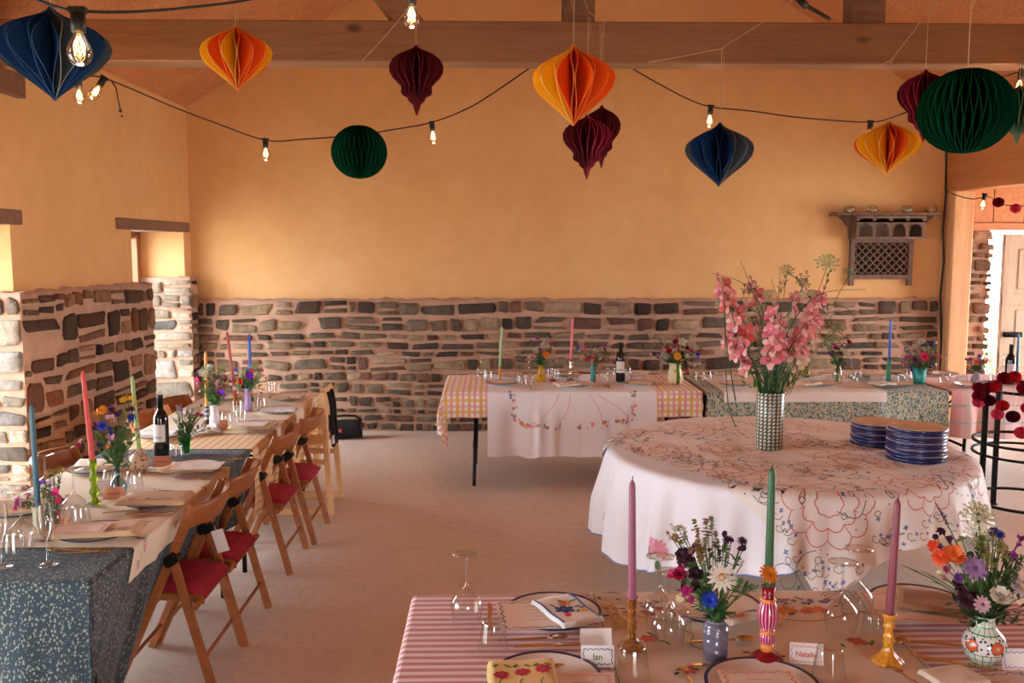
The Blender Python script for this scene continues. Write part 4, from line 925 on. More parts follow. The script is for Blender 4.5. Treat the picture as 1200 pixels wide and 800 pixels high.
# ------------------------------------------------------------------ portable speaker
p = PZ(405, 514, 0); t = thing('portable_speaker', 'black cylindrical portable speaker with red badge on the floor by the stone wall', 'speaker', (p.x, 8.70, 0), .12)
MESHM = plain('black_fabric_mesh', '121110', .85, bump=.6, sc=80); w_ = .155
m = MB(); pr = [(0, -w_), (.06, -w_), (.075, -w_+.012), (.084, -w_+.03), (.088, -.05), (.088, .05), (.084, w_-.03), (.075, w_-.012), (.06, w_), (0, w_)]
m.T = M4.Translation((0, 0, .092)) @ M4.Rotation(pi/2, 4, 'Y'); m.lathe(pr, 28); m.T = None; m.build('body', MESHM, t)
m = MB(); m.tube([(-.15, 0, .12), (-.135, 0, .185), (-.10, 0, .215), (0, 0, .222), (.10, 0, .215), (.135, 0, .185), (.15, 0, .12)], .011, 8); m.build('carrying_handle', BLK, t)
m = MB()
for s_ in (-1, 1): m.T = M4.Translation((s_*.150, 0, .092)) @ M4.Rotation(pi/2, 4, 'Y'); m.lathe([(.088, -.006), (.091, 0), (.088, .006)], 28)
m.T = None; m.build('end_ring', BLK, t)
m = MB(); m.box((-.075, -.096, .075), (-.035, -.086, .112), 0, .002); b_ = m.build('badge', plain('badge_red', 'd8262c', .4), t)
def text(body, size, mat, parent, loc, rot, name='lettering', off=0, ext=.0004):
    c = bpy.data.curves.new(name, 'FONT'); c.body = body; c.size = size; c.extrude = ext; c.align_x = 'CENTER'; c.align_y = 'CENTER'; c.offset = off
    o = bpy.data.objects.new(name, c); C.objects.link(o); dg = bpy.context.evaluated_depsgraph_get(); me = bpy.data.meshes.new_from_object(o.evaluated_get(dg)); bpy.data.objects.remove(o)
    me.materials.clear(); me.materials.append(mat); o = bpy.data.objects.new(name, me); C.objects.link(o); o.location = loc; o.rotation_euler = rot
    if parent is not None: o.parent = parent
    return o
text('JBL', .019, PAPER, b_, (-.055, -.0965, .0935), (pi/2, 0, 0))
# ------------------------------------------------------------------ glass, china, cutlery
TT = TZ+.013   # everything on the tables rests on this cloth level
GLS = thin('drinking_glass', 'f6f8f6', .35, body=.11); GLG = thin('gold_rim', 'e8c89a', .6, .1, .5)
def M_(f, name, mats):
    m = MB(); f(m); return m.mesh(name, mats)
WINE_UP = M_(lambda m: m.lathe([(.034, 0), (.0345, .002), (.040, .03), (.043, .055), (.041, .075), (.030, .097), (.012, .108), (.0045, .118), (.0036, .15), (.0038, .185), (.006, .197), (.036, .204), (.037, .206), (.02, .207), (0, .2075)], 24, cap0=False), 'wine_glass', GLS)
WINE_UP2 = M_(lambda m: m.lathe([(.038, 0), (.046, .05), (.047, .062), (.040, .078), (.020, .100), (.006, .113), (.0038, .13), (.0038, .19), (.006, .200), (.040, .207), (.041, .209), (.02, .21), (0, .2105)], 24, cap0=False), 'wine_glass', GLS)
FLUTE = M_(lambda m: m.lathe([(0, 0), (.033, .001), (.034, .003), (.012, .008), (.004, .016), (.0035, .085), (.007, .095), (.020, .115), (.026, .15), (.026, .185), (.023, .215)], 24, cap1=False), 'champagne_flute', GLS)
TUMB = M_(lambda m: m.lathe([(.0405, 0), (.041, .004), (.037, .03), (.0335, .055), (.030, .078), (.028, .084), (.022, .086), (.018, .083), (0, .082)], 36, cap0=False, flute=.018, nf=12), 'tumbler', GLS)
TUMB_UP = M_(lambda m: m.lathe([(0, .003), (.02, .002), (.026, .004), (.030, .03), (.034, .06), (.038, .095)], 24, cap1=False), 'tumbler', GLS)
CH = plain('white_glaze', 'f1ebe4', .18, var=.03, spec=.6); NAVY = plain('navy_glaze', '0f1850', .3, var=.06, spec=.6)
def platef(m, R_=.128): m.lathe([(0, .004), (R_*.55, .004), (R_*.62, .007), (R_*.93, .017), (R_*.985, .019), (R_, .0175), (R_*.985, .0145), (R_*.6, .001), (R_*.55, 0), (0, 0)], 40, mf=lambda j: 1 if 3 <= j <= 5 else 0)
PLATE = M_(platef, 'plate', [CH, NAVY])
SPLATE = M_(lambda m: m.lathe([(0, .010), (.075, .010), (.088, .012), (.112, .016), (.122, .019), (.126, .017), (.126, .001), (.12, 0), (0, 0)], 48, mf=lambda j: 1 if j >= 5 else 0), 'plate', [plain('cream_glaze', 'e3cdb4', .22, spec=.6), NAVY])
GOLD = plain('brushed_gold', 'dcbc8c', .2, 1, var=.05); STEEL = plain('polished_steel', 'c8bfb4', .18, 1, var=.04)
def forkf(m):
    m.bar((0, -.10, .004), (0, .02, .006), .010, .004, side=(1, 0, 0)); m.bar((0, .02, .006), (0, .045, .010), .006, .004, side=(1, 0, 0)); m.bar((0, .043, .010), (0, .062, .011), .024, .003, side=(1, 0, 0))
    for k in range(4): m.bar((-.0105+.007*k, .06, .011), (-.0095+.0063*k, .10, .007), .003, .0025, side=(1, 0, 0))
def knifef(m):
    m.bar((0, -.10, .004), (0, .0, .004), .013, .006, side=(1, 0, 0)); m.prism([(-.006, 0, .003), (.009, 0, .003), (.010, .07, .003), (.004, .105, .003), (-.004, .112, .003), (-.006, .08, .003)], (0, 0, .002))
def spoonf(m):
    m.bar((0, -.10, .004), (0, .04, .006), .009, .004, side=(1, 0, 0))
    m.T = M4.Translation((0, .07, .009)); m.lathe([(0, -.006), (.012, -.004), (.018, 0), (.0165, .001), (.011, -.002), (0, -.004)], 18, sy=1.5); m.T = None
FORK, KNIFE, SPOON = M_(forkf, 'fork', GOLD), M_(knifef, 'knife', GOLD), M_(spoonf, 'spoon', GOLD)
def on(px, py, dz=0): p = PZ(px, py, TT+dz); return V((p.x, p.y, TT+dz))
def setg(me, name, cat, group, items, dz=0):
    """items: (px, py, label[, rz[, scale]])"""
    for it in items:
        px, py, lb = it[:3]; rz = it[3] if len(it) > 3 else 0; sc = it[4] if len(it) > 4 else 1
        put(me, name, lb, cat, on(px, py, dz), rz, group, sc)
WG = 'upturned wine glasses'; TG = 'upturned glass tumblers'
setg(WINE_UP2, 'wine_glass', 'wine glass', WG, [
 (547, 731, 'upturned wine glass standing alone at the left end of the pink striped cloth'),
 (773, 735, 'upturned wine glass behind another one, between mauve candle and grey vase'),
 (783, 757, 'upturned wine glass just left of the grey vase, nearer of the pair'),
 (985, 743, 'upturned wine glass left of the amber candlestick, nearer of the pair'),
 (1003, 724, 'upturned wine glass right behind the nearer one beside the amber candlestick'),
 (27, 643, 'upturned wine glass at the left edge beside the teal candle'),
 (88, 610, 'upturned wine glass beside the green glass candlestick on the left table')], )
setg(WINE_UP, 'wine_glass', 'wine glass', WG, [
 (564, 443, 'leftmost upturned wine glass on the gingham table'),
 (620, 451, 'upturned wine glass left of the yellow vase on the back table'),
 (708, 447, 'upturned wine glass left of the back table bottle, front of the pair', 0, 1.0),
 (716, 441, 'upturned wine glass left of the back table bottle, rear of the pair'),
 (820, 446, 'upturned wine glass right of the yellow and green jug on the back table'),
 (997, 447, 'upturned wine glass right of the clear glass flower vase on the back table'),
 (1057, 447, 'upturned wine glass between blue candle and turquoise cup of flowers'),
 (1107, 449, 'upturned wine glass at the right end of the floral cloth by the post', 0, 1.1),
 (1166, 447, 'upturned wine glass left of the far right bottle, first of two'),
 (1175, 444, 'upturned wine glass left of the far right bottle, second of two'),
 (55, 588, 'upturned wine glass by the window edge, behind the teal candle')])
setg(FLUTE, 'champagne_flute', 'champagne flute', 'champagne flutes', [
 (56, 662, 'upright champagne flute at the front of the left table beside gold cutlery'),
 (3, 664, 'upright champagne flute cut off by the left edge of the photo')])
setg(TUMB, 'tumbler', 'tumbler', TG, [
 (578, 762, 'upturned tumbler in front of gold knife and fork on the pink striped cloth', .1),
 (741, 797, 'upturned tumbler at the bottom in front of the amber candlestick with mauve candle', .2, 1.1),
 (794, 747, 'upturned tumbler behind the wine glasses beside the grey vase', .4),
 (971, 798, 'upturned tumbler at the bottom between place card and amber candlestick', 0, 1.05),
 (1025, 752, 'upturned tumbler just behind the amber candlestick with rose candle', .3),
 (17, 650, 'upturned tumbler at the lower left edge under the wine glass', .2),
 (95, 617, 'upturned tumbler under the upturned wine glass by the folded napkin', 0),
 (158, 573, 'upturned tumbler right of the pale blue glass vase', .1),
 (131, 571, 'upturned tumbler left of the pale blue glass vase', .5),
 (207, 538, 'upturned tumbler right of the bottle beside the green glass', .2),
 (265, 497, 'upturned tumbler right of the white milk glass vase', .1),
 (306, 478, 'upturned tumbler right of the lilac vase', .1),
 (572, 445, 'upturned tumbler beside the leftmost wine glass on the gingham table'),
 (611, 450, 'upturned tumbler beside the wine glass left of the yellow vase'),
 (735, 441, 'upturned tumbler behind the back table bottle'),
 (829, 446, 'upturned tumbler right of the jug of flowers on the back table'),
 (1004, 446, 'upturned tumbler beside the wine glass at the clear glass vase'),
 (1063, 446, 'upturned tumbler hard by the turquoise cup of flowers')])
setg(TUMB_UP, 'tumbler', 'tumbler', 'upright glass tumblers', [
 (278, 488, 'tall upright tumbler behind the milk glass vase'), (282, 500, 'tall upright clear tumbler right of the white milk glass vase'), (319, 464, 'upright tumbler nearest the back end of the left table'),
 (651, 447, 'small upright tumbler between yellow vase and silver candlestick'), (646, 446, 'small upright tumbler hard right of the yellow vase')])
PG = 'navy rimmed dinner plates'
plates = [(648, 722, 'navy rimmed plate under blue flowered napkin at the foreground left', 1.12), (836, 715, 'navy rimmed plate behind the grey vase', 1.12), (1078, 712, 'navy rimmed plate under the brown napkin at the foreground right', 1.15),
 (640, 800, 'navy rimmed plate at the bottom under the yellow napkin', 1.1), (893, 808, 'navy rimmed plate at the bottom under the orange bordered menu', 1.1),
 (112, 627, 'navy rimmed plate under the front folded napkin on the left table', 1.05), (182, 589, 'second navy rimmed plate from the front on the table side by the chairs', 1.05), (228, 549, 'navy rimmed plate on the strip of blue leaf cloth', 1),
 (301, 500, 'navy rimmed plate before the far folding chairs', 1), (325, 482, 'second farthest navy rimmed plate on the left table', 1), (336, 467, 'farthest navy rimmed plate on the left table', 1),
 (20, 600, 'navy rimmed plate at the left edge on the window side', 1.05), (112, 551, 'navy rimmed plate on the window side behind the green candlestick', 1.05), (186, 512, 'navy rimmed plate on the window side behind the bottle', 1), (231, 485, 'navy rimmed plate on the window side beside the orange candle', 1), (262, 468, 'navy rimmed plate on the window side, farthest', 1),
 (588, 450, 'navy rimmed plate at the left front of the gingham table', 1), (597, 440, 'navy rimmed plate at the left rear of the gingham table', .95), (676, 452, 'navy rimmed plate in the middle front of the gingham table', 1), (664, 441, 'navy rimmed plate in the middle rear of the gingham table', .95), (749, 450, 'navy rimmed plate right of the back table bottle at the front', 1), (749, 438, 'navy rimmed plate right of the back table bottle at the rear', .95),
 (862, 451, 'navy rimmed plate on the floral cloth left of the tall gladioli', 1), (852, 440, 'navy rimmed plate rear left on the floral cloth', .95), (960, 451, 'navy rimmed plate on the ivory cloth left of the clear glass vase', 1), (945, 440, 'navy rimmed plate rear middle on the floral cloth', .95), (1050, 452, 'navy rimmed plate in front of the blue candle on the floral cloth', 1), (1022, 440, 'navy rimmed plate rear right on the floral cloth', .95),
 (1138, 452, 'navy rimmed plate on the pink plaid cloth behind the plant stand', 1), (1105, 439, 'navy rimmed plate rear left on the pink plaid cloth', .95)]
for px, py, lb, sc in plates: put(PLATE, 'plate', lb, 'plate', on(px, py, -.002), 0, PG, sc)
# two stacks on the round table
for (px, py, n, nm) in ((1073, 537, 10, 'nearer right-hand stack'), (1029, 519, 7, 'smaller rear stack')):
    p = PZ(px, py, TT+.004)
    ords = ['bottom', 'second', 'third', 'fourth', 'fifth', 'sixth', 'seventh', 'eighth', 'ninth', 'tenth']
    for k in range(n): put(SPLATE, 'plate', 'navy sided cream plate of the %s, %s' % (nm, 'the topmost one' if k == n-1 else 'the bottom one' if k == 0 else ords[k]+' from the bottom'), 'plate', (p.x+.003*sin(k*2.3), p.y+.003*cos(k*3.1), TT+.004+k*.0165 if nm[0] == 'n' else TT+.004+k*.0165), k, 'stacked navy plates on the round table', 1.14 if nm[0] == 'n' else 1.14)
# ------------------------------------------------------------------ napkins, menus, cards
KR = plaincloth('unbleached_linen', 'd9b58c'); CRM = plaincloth('cream_napkin', 'efe0c8'); YNAP = plaincloth('yellow_napkin', 'efcf86'); BRN = plaincloth('brown_napkin', 'a87e58'); WNAP = plaincloth('white_napkin', 'f3eeea')
MENU = plain('menu_paper', 'f0dccb', .8, var=.04)
def napkin(label, loc, w, d, mat, rz=0, layers=3, decor=None, curl=.012, tilt=0, border=None, seed=0, group='folded linen napkins'):
    m = MB(); 
    for l in range(layers):
        f = 1-.03*l
        def top(u, v, l=l, f=f):
            x = (u-.5)*w*f+.004*NZ.noise(V((v*4, l, seed))); y = (v-.5)*d*f+.004*NZ.noise(V((u*4, l, seed+2)))
            z = .006*l+.006+curl*(abs(2*u-1)**3*NZ.noise(V((seed, v*2, 1)))+.35*NZ.noise(V((u*3, v*3, seed+l*.2))))+.5*curl*(.3)
            return (x, y, z)
        g = m.grid(top, 12, 10); h = m.grid(lambda u, v: (top(u, v)[0], top(u, v)[1], top(u, v)[2]-.0055), 12, 10)
        edge = [(i, 0) for i in range(12)]+[(12, j) for j in range(10)]+[(i, 10) for i in range(12, 0, -1)]+[(0, j) for j in range(10, 0, -1)]
        for a, b in zip(edge, edge[1:]+edge[:1]): m.face((g[a[0]][a[1]], h[a[0]][a[1]], h[b[0]][b[1]], g[b[0]][b[1]]))
    o = m.build('napkin', mat, None, loc, rz); o.rotation_euler = (RAD(tilt), 0, rz); tag(o, label, 'napkin', group)
    if decor:
        St = lambda x, y: V(top(x/(w*f)+.5, y/(d*f)+.5)); m = MB(); decor(m, St, w, d); m.build('embroidery', [TH[k] for k in ('blue', 'orange', 'leaf', 'red', 'yellow', 'pink', 'purple', 'navy')], o)
    return o
def dec_posy(m, S, w, d):
    flowerstitch(m, S, (-.01, -.005), .030, 7, 6, 6, rot=.2); flowerstitch(m, S, (.012, .035), .02, 1, 3, 6); blob(m, S, (-.02, -.045), .011, 3); flowerstitch(m, S, (.038, -.03), .014, 4, 1, 6)
    for x, y, a in ((.04, .04, .1), (.035, .0, .2), (.01, .055, 2), (-.03, .03, 2), (.02, -.03, .9), (.045, -.01, .3)): blob(m, S, (x, y), .012, 2, n=8, rot=a, asp=.35)
    for e in (-.47, .47): ribbon(m, S, [(e*w*.94, d*.9*(i/12-.5)) for i in range(13)], .008, 0)
def dec_red(m, S, w, d):
    for i, x in enumerate((-.05, 0, .05)):
        flowerstitch(m, S, (x, -.01+.012*i), .020, 3, 6, 8); ribbon(m, S, [(x, -.03), (x-.008, -.05), (x, -.07)], .003, 2)
        for q in (-1, 1): blob(m, S, (x-.015*q, .035), .011, 2, n=7, rot=.8*q, asp=.4)
def dec_sprig(m, S, w, d):
    r = random.Random(int(w*1e4)+int(d*1e3))
    for q in range(8):
        x, y = r.uniform(-.38, .38)*w, -d*.5+r.uniform(.012, .05); flowerstitch(m, S, (x, y), .009, r.choice([3, 5, 6, 0, 1]), 4, 5); blob(m, S, (x+.012, y), .008, 2, n=6, rot=r.uniform(0, 3), asp=.4)
def menu(label, loc, w, d, col, rz=0, mat=None, lines_=True, tilt=0):
    m = MB(); fl = lambda x, y: V((x, y, .0016+.004*(x/w)**2*2+.002*sin(y*18)))
    m.grid(lambda u, v: fl((u-.5)*w, (v-.5)*d), 8, 8)
    bx, by = w/2-.014, d/2-.014; pts = []
    n = 60
    for i in range(n): pts.append((-bx+2*bx*i/n, by+.004*sin(i*TAU/12)))
    for i in range(n): pts.append((bx+.004*sin(i*TAU/12), by-2*by*i/n))
    for i in range(n): pts.append((bx-2*bx*i/n, -by+.004*sin(i*TAU/12)))
    for i in range(n): pts.append((-bx+.004*sin(i*TAU/12), -by+2*by*i/n))
    ribbon(m, fl, pts, .0032, 1, .0006, True)
    if lines_:
        for k in range(5): ribbon(m, fl, [(-w*.16+.01*(k % 2), by-.035-.022*k), (0, by-.035-.022*k+.001), (w*.16-.012*(k % 3), by-.035-.022*k)], .0014, 2, .0006)
    o = m.build('menu_card', [mat or MENU, TH[col], TH['dark']], None, loc, rz); o.rotation_euler = (RAD(tilt), 0, rz); return tag(o, label, 'menu card', 'menu cards on the plates')
def placecard(label, loc, rz, name, tcol, bcol, size=.022, mat=None, w=.085, h=.05):
    m = MB(); t = .0008; b = .017
    m.poly([(-w/2, -b, 0), (w/2, -b, 0), (w/2, 0, h), (-w/2, 0, h)]); m.poly([(-w/2, b, 0), (w/2, b, 0), (w/2, 0, h+t), (-w/2, 0, h+t)]); m.poly([(-w/2, -b, 0), (-w/2, -b+.001, 0), (-w/2, 0, h+t), (-w/2, 0, h)]); m.poly([(w/2, -b, 0), (w/2, -b+.001, 0), (w/2, 0, h+t), (w/2, 0, h)])
    o = m.build('place_card', mat or PAPER, None, loc, rz); tag(o, label, 'place card', 'folded place cards')
    fl = lambda x, y: V((x, -b*(1-y/h)-.0008, y)); m = MB(); pts = []; n = 40; bx = w/2-.006; y0, y1 = .007, h-.008
    for i in range(n): pts.append((-bx+2*bx*i/n, y1+.0018*sin(i*TAU/8)))
    for i in range(n//2): pts.append((bx+.0018*sin(i*TAU/8), y1-(y1-y0)*i/(n//2)))
    for i in range(n): pts.append((bx-2*bx*i/n, y0+.0018*sin(i*TAU/8)))
    for i in range(n//2): pts.append((-bx+.0018*sin(i*TAU/8), y0+(y1-y0)*i/(n//2)))
    ribbon(m, fl, pts, .0018, 0, .0, True); m.build('border', TH[bcol], o)
    if name == '~':   # illegible red handwriting
        m = MB(); ribbon(m, fl, [(-w*.3+w*.6*i/40, h*.47+.0055*sin(i*1.3)*(.5+.5*abs(sin(i*.37)))) for i in range(41)], .0018, 0, .0008); m.build('handwriting', TH[tcol], o)
    elif name: 
        a = math.atan2(h, b); text(name, size, TH[tcol], o, (0, -b*.5-.0012, h*.47), (a, 0, 0), off=.0003, ext=.0002)
    return o
N = lambda px, py, dz=.02: on(px, py, dz)
# foreground settings
menu('menu with blue wavy border on the foreground left plate', N(634, 720, .021), .25, .20, 'navy', .08)
napkin('white napkin embroidered with a blue flower, aslant on the left foreground plate', N(664, 718, .027), .13, .20, WNAP, .42, 2, dec_posy, seed=3)
menu('plain cream menu tucked behind the grey vase', N(820, 708, .021), .22, .18, 'rose', -.12)
napkin('cream lace napkin on the plate behind the magenta candlestick', N(858, 716, .027), .16, .16, CRM, .5, 2, dec_sprig, seed=8)
menu('menu with rose wavy border under the brown napkin at the right', N(1070, 712, .021), .27, .21, 'rose', -.12)
napkin('brown napkin with a cream edge on the right foreground plate', N(1098, 708, .028), .21, .15, BRN, -.45, 2, None, seed=11)
napkin('yellow napkin embroidered with red flowers at the bottom edge', N(612, 797, .022), .17, .15, YNAP, .02, 3, dec_red, seed=5)
menu('pink bordered menu at the bottom beside the yellow napkin', N(683, 803, .02), .16, .12, 'pink', -.02)
menu('menu with orange wavy border at the bottom under the striped candlestick', N(893, 802, .021), .19, .14, 'orange', .0)
menu('purple bordered menu at the bottom right edge', N(1168, 800, .02), .2, .10, 'purple', .1)
napkin('plain cream napkin at the bottom right corner', N(1118, 797, .022), .13, .10, CRM, .25, 2, None, seed=15)
placecard('white place card with blue wavy border and green handwritten name', N(700, 778, 0), -.05, 'Ian', 'leaf', 'navy')
tag_ = placecard('blank white folded card standing behind the blue bordered card', N(698, 757, 0), .02, '', 'leaf', 'pink')
for ch in list(tag_.children): bpy.data.objects.remove(ch)
placecard('white place card with pink border and pink handwritten name', N(944, 775, 0), -.18, 'Natalie', 'rose', 'pink', .019)
placecard('white place card with purple border beside the patterned round vase', N(1192, 782, 0), -.1, '', 'rose', 'purple')
def cut(me, nm, px, py, rz, lb, sc=1.0): put(me, nm, lb, nm, N(px, py, .001), rz, 'gold cutlery', sc)
cut(KNIFE, 'knife', 574, 722, .02, 'gold knife left of the foreground left plate, outer', .85); cut(FORK, 'fork', 586, 724, .02, 'gold fork left of the foreground left plate, inner', .85)
cut(SPOON, 'spoon', 625, 750, -1.5, 'gold spoon below the foreground left plate'); cut(KNIFE, 'knife', 650, 757, 1.65, 'gold knife below the foreground left plate')
cut(FORK, 'fork', 716, 722, .25, 'gold fork behind the mauve candle, left one', .8); cut(FORK, 'fork', 728, 722, .35, 'gold fork behind the mauve candle, right one', .8)
cut(SPOON, 'spoon', 845, 752, -1.5, 'gold spoon between the grey vase and the striped candlestick'); cut(KNIFE, 'knife', 862, 781, 1.5, 'gold knife lying in front of the grey vase')
cut(FORK, 'fork', 920, 722, -.5, 'gold fork right of the striped candlestick', .8); cut(SPOON, 'spoon', 1085, 755, 1.4, 'gold spoon below the foreground right plate'); cut(KNIFE, 'knife', 1118, 778, 1.1, 'gold knife before the patterned round vase')
cut(FORK, 'fork', 808, 797, .1, 'gold fork at the bottom left of the orange bordered menu', .8); cut(FORK, 'fork', 1068, 798, .35, 'gold fork at the bottom right of the runner edge', .8); cut(KNIFE, 'knife', 670, 779, -1.3, 'gold knife above the yellow napkin at the bottom')
cut(SPOON, 'spoon', 82, 646, 1.45, 'gold spoon at the front of the left table', .9); cut(FORK, 'fork', 97, 649, -1.5, 'gold fork at the front of the left table', .9); cut(KNIFE, 'knife', 100, 643, -1.5, 'gold knife at the front of the left table', .9)
cut(SPOON, 'spoon', 148, 600, -1.3, 'gold spoon between the two front settings of the left table', .9); cut(KNIFE, 'knife', 175, 602, -1.45, 'gold knife between the two front settings of the left table', .9); cut(SPOON, 'spoon', 265, 541, -.9, 'gold spoon at the corner of the blue leaf cloth', .9)
for i, px in enumerate((618, 622)): put(SPOON if i else KNIFE, 'spoon' if i else 'knife', ('gold spoon' if i else 'gold knife')+' standing out between the left two plates of the gingham table', 'spoon' if i else 'knife', N(px, 454, .001), .0, 'gold cutlery', .8)
for i, px in enumerate((709, 713)): put(FORK if i else KNIFE, 'fork' if i else 'knife', ('gold fork' if i else 'gold knife')+' between the wine glasses and the middle plate of the gingham table', 'fork' if i else 'knife', N(px, 453, .001), .0, 'gold cutlery', .8)
# left table settings
napkin('folded napkin with embroidered edge, nearest on the left table', N(118, 623, .022), .30, .15, KR, .12, 3, dec_sprig, seed=21)
menu('pink bordered menu on the nearest napkin of the left table', N(92, 620, .046), .2, .11, 'rose', .1)
napkin('folded linen napkin second from the front on the left table', N(182, 586, .022), .28, .17, KR, .05, 3, dec_sprig, seed=22)
napkin('folded linen napkin with a white menu on the blue leaf cloth', N(224, 549, .02), .24, .16, KR, 0, 2, None, seed=23)
menu('white menu on the linen napkin of the blue leaf cloth', N(232, 546, .040), .22, .14, 'pink', 0, PAPER)
napkin('folded linen napkin before the third folding chair', N(296, 500, .02), .24, .16, KR, -.1, 3, dec_sprig, seed=24)
menu('white menu on the napkin before the third folding chair', N(292, 497, .046), .2, .12, 'pink', 0, PAPER)
menu('white menu on the second farthest plate of the left table', N(325, 480, .02), .2, .16, 'purple', 0, PAPER)
napkin('white napkin on the second farthest plate of the left table', N(335, 481, .024), .12, .08, WNAP, .1, 1, dec_sprig, seed=25)
menu('white menu on the farthest plate of the left table', N(337, 465, .02), .2, .16, 'pink', 0, PAPER); napkin('small linen napkin on the farthest plate of the left table', N(331, 467, .024), .10, .08, KR, .1, 1, None, seed=26)
napkin('folded napkin at the left edge on the window side', N(18, 595, .022), .22, .15, KR, .1, 2, None, seed=27)
napkin('cream napkin with pink stripe on the window side', N(116, 546, .022), .22, .16, CRM, .15, 3, lambda m, S, w, d: ribbon(m, S, [(.02, d*.9*(i/10-.5)) for i in range(11)], .004, 5), seed=28)
napkin('white crumpled napkin beside the orange candle', N(240, 505, .004), .17, .17, WNAP, .6, 1, None, .05, seed=29)
napkin('white napkin on the window side behind the bottle', N(186, 508, .022), .2, .15, WNAP, .1, 1, None, seed=30)
menu('white menu on the window side plate by the orange candle', N(231, 482, .02), .2, .15, 'blue', 0, PAPER)
menu('menu lying on the oatmeal cloth near the front of the left table', N(60, 626, .001), .16, .11, 'rose', .3)
CP = plain('kraft_card', 'e0aa84', .8)
placecard('salmon place card leaning by the green candlestick base', N(134, 584, 0), .15, '~', 'red', 'rose', .016, CP)
placecard('salmon place card under the teal candle beside the napkin', N(68, 622, 0), .25, '~', 'red', 'rose', .016, CP)
placecard('salmon place card in front of the bottle', N(190, 546, 0), .12, '~', 'red', 'rose', .018, CP)
placecard('salmon place card by the crumpled white napkin', N(258, 502, 0), .4, '', 'red', 'rose', .018, CP)
placecard('plain pale card behind the salmon card by the green candlestick', N(118, 575, 0), .5, '', 'red', 'pink', .018, PAPER)
# back table settings
for px, py, dz, lb, kind in ((590, 447, .02, 'menu on the left front plate of the gingham table', 'm'), (600, 440, .02, 'napkin on the left rear plate of the gingham table', 'n'), (684, 450, .02, 'menu on the middle front plate of the gingham table', 'm'), (664, 451, .026, 'embroidered napkin hanging off the middle front plate of the gingham table', 'c'), (667, 440, .02, 'napkin on the middle rear plate of the gingham table', 'n'),
   (750, 449, .02, 'napkin on the plate right of the back table bottle', 'n'), (744, 438, .02, 'folded napkin behind the place card near the bottle', 'c'), (866, 449, .02, 'menu on the plate left of the gladioli', 'm'), (852, 439, .02, 'napkin on the rear left plate of the floral table', 'n'), (966, 449, .02, 'menu on the plate left of the clear glass vase', 'm'), (946, 450, .024, 'cream napkin left on the plate by the clear glass vase', 'c'), (945, 439, .02, 'napkin on the rear middle plate of the floral table', 'n'),
   (1052, 449, .02, 'menu on the plate in front of the blue candle', 'm'), (1033, 450, .024, 'cream napkin left on the plate before the blue candle', 'c'), (1024, 439, .02, 'napkin on the rear right plate of the floral table', 'n'), (1140, 450, .02, 'menu on the plate of the pink plaid cloth', 'm')):
    if kind == 'm': menu(lb, N(px, py, dz), .20, .15, 'rose', .05, lines_=False)
    else: napkin(lb, N(px, py, dz), .17, .14, KR if kind == 'n' else CRM, -.1 if kind == 'n' else .35, 2, dec_sprig if kind == 'c' else None, seed=px)
for px, py, lb in ((685, 447, 'white place card left of the teal vase on the back table'), (745, 446, 'pale place card between bottle and jug on the back table'), (853, 446, 'white place card left of the tall gladioli on the floral table'), (1026, 446, 'pale place card left of the blue candle on the floral table'), (975, 446, 'pale place card beside the clear glass vase'), (1127, 446, 'pale place card by the pink plaid cloth corner')):
    placecard(lb, N(px, py, 0), 0, '', 'rose', 'rose', w=.09, h=.045)
# ------------------------------------------------------------------ bottles
BG = plain('dark_bottle_glass', '0a0d0b', .08, var=.02, spec=.8); FOIL = plain('black_foil', '141215', .35, .3); LBL = plain('cream_label', 'e6e0da', .7, var=.03)
def bottle(px, py, label, sc=1):
    t = thing('wine_bottle', label, 'wine bottle', N(px, py, 0), 0, 'dark wine bottles'); t.scale = (sc,)*3
    m = MB(); m.lathe([(0, .008), (.033, 0), (.0375, .004), (.038, .015), (.038, .185), (.036, .205), (.027, .225), (.017, .24), (.0145, .25), (.014, .30)], 28); m.build('bottle_body', BG, t)
    m = MB(); m.lathe([(.0155, .235), (.0158, .30), (.0165, .302), (.0165, .312), (.0145, .314), (0, .314)], 20); m.build('foil_capsule', FOIL, t)
    m = MB(); m.grid(lambda u, v: (.0386*sin(-1.15+2.0*u), -.0386*cos(-1.15+2.0*u), .075+.09*v), 16, 2); m.grid(lambda u, v: (.0388*sin(-.75+1.1*u), -.0388*cos(-.75+1.1*u), .093+.012*v), 10, 1, 1); m.build('label', [LBL, plain('label_grey', 'b9b0a8', .7)], t)
    return t
bottle(190, 533, 'dark wine bottle with pale label standing on the left table'); bottle(727, 447, 'dark wine bottle with white label in the middle of the back table', 1.0); bottle(1183, 450, 'dark wine bottle at the far right behind the plant stand', 1.0)
# ------------------------------------------------------------------ candlesticks and candles
def glaze(name, h, r=.2, **k): return plain(name, h, r, spec=.6, **k)
def jewel(name, h, t_=.45):
    if name in MC: return MC[name]
    t = NT(name); t.b.inputs['Base Color'].default_value = L(hx(h)); t.r(.05, .6); t.b.inputs['Transmission Weight'].default_value = t_; t.b.inputs['IOR'].default_value = 1.35; MC[name] = t.m; return t.m
AMB = jewel('amber_glass', 'c8781a'); LIME = jewel('lime_glass', '8fae1e'); SEAG = jewel('sea_green_glass', '5aa083', .3)
def stick(label, px, py, prof, mats, mf=None, n=28, flute=0, nf=0, sc=1, parts=None, group='candlesticks', name='candlestick', z0=0):
    t = thing(name, label, 'candlestick', N(px, py, z0), 0, group); t.scale = (sc,)*3
    m = MB(); m.lathe(prof, n, flute=flute, nf=nf, mf=mf); m.build('body', mats, t)
    zt = prof[-1][1]*sc
    return t, V(N(px, py, z0))+V((0, 0, max(z for r, z in prof)*sc))
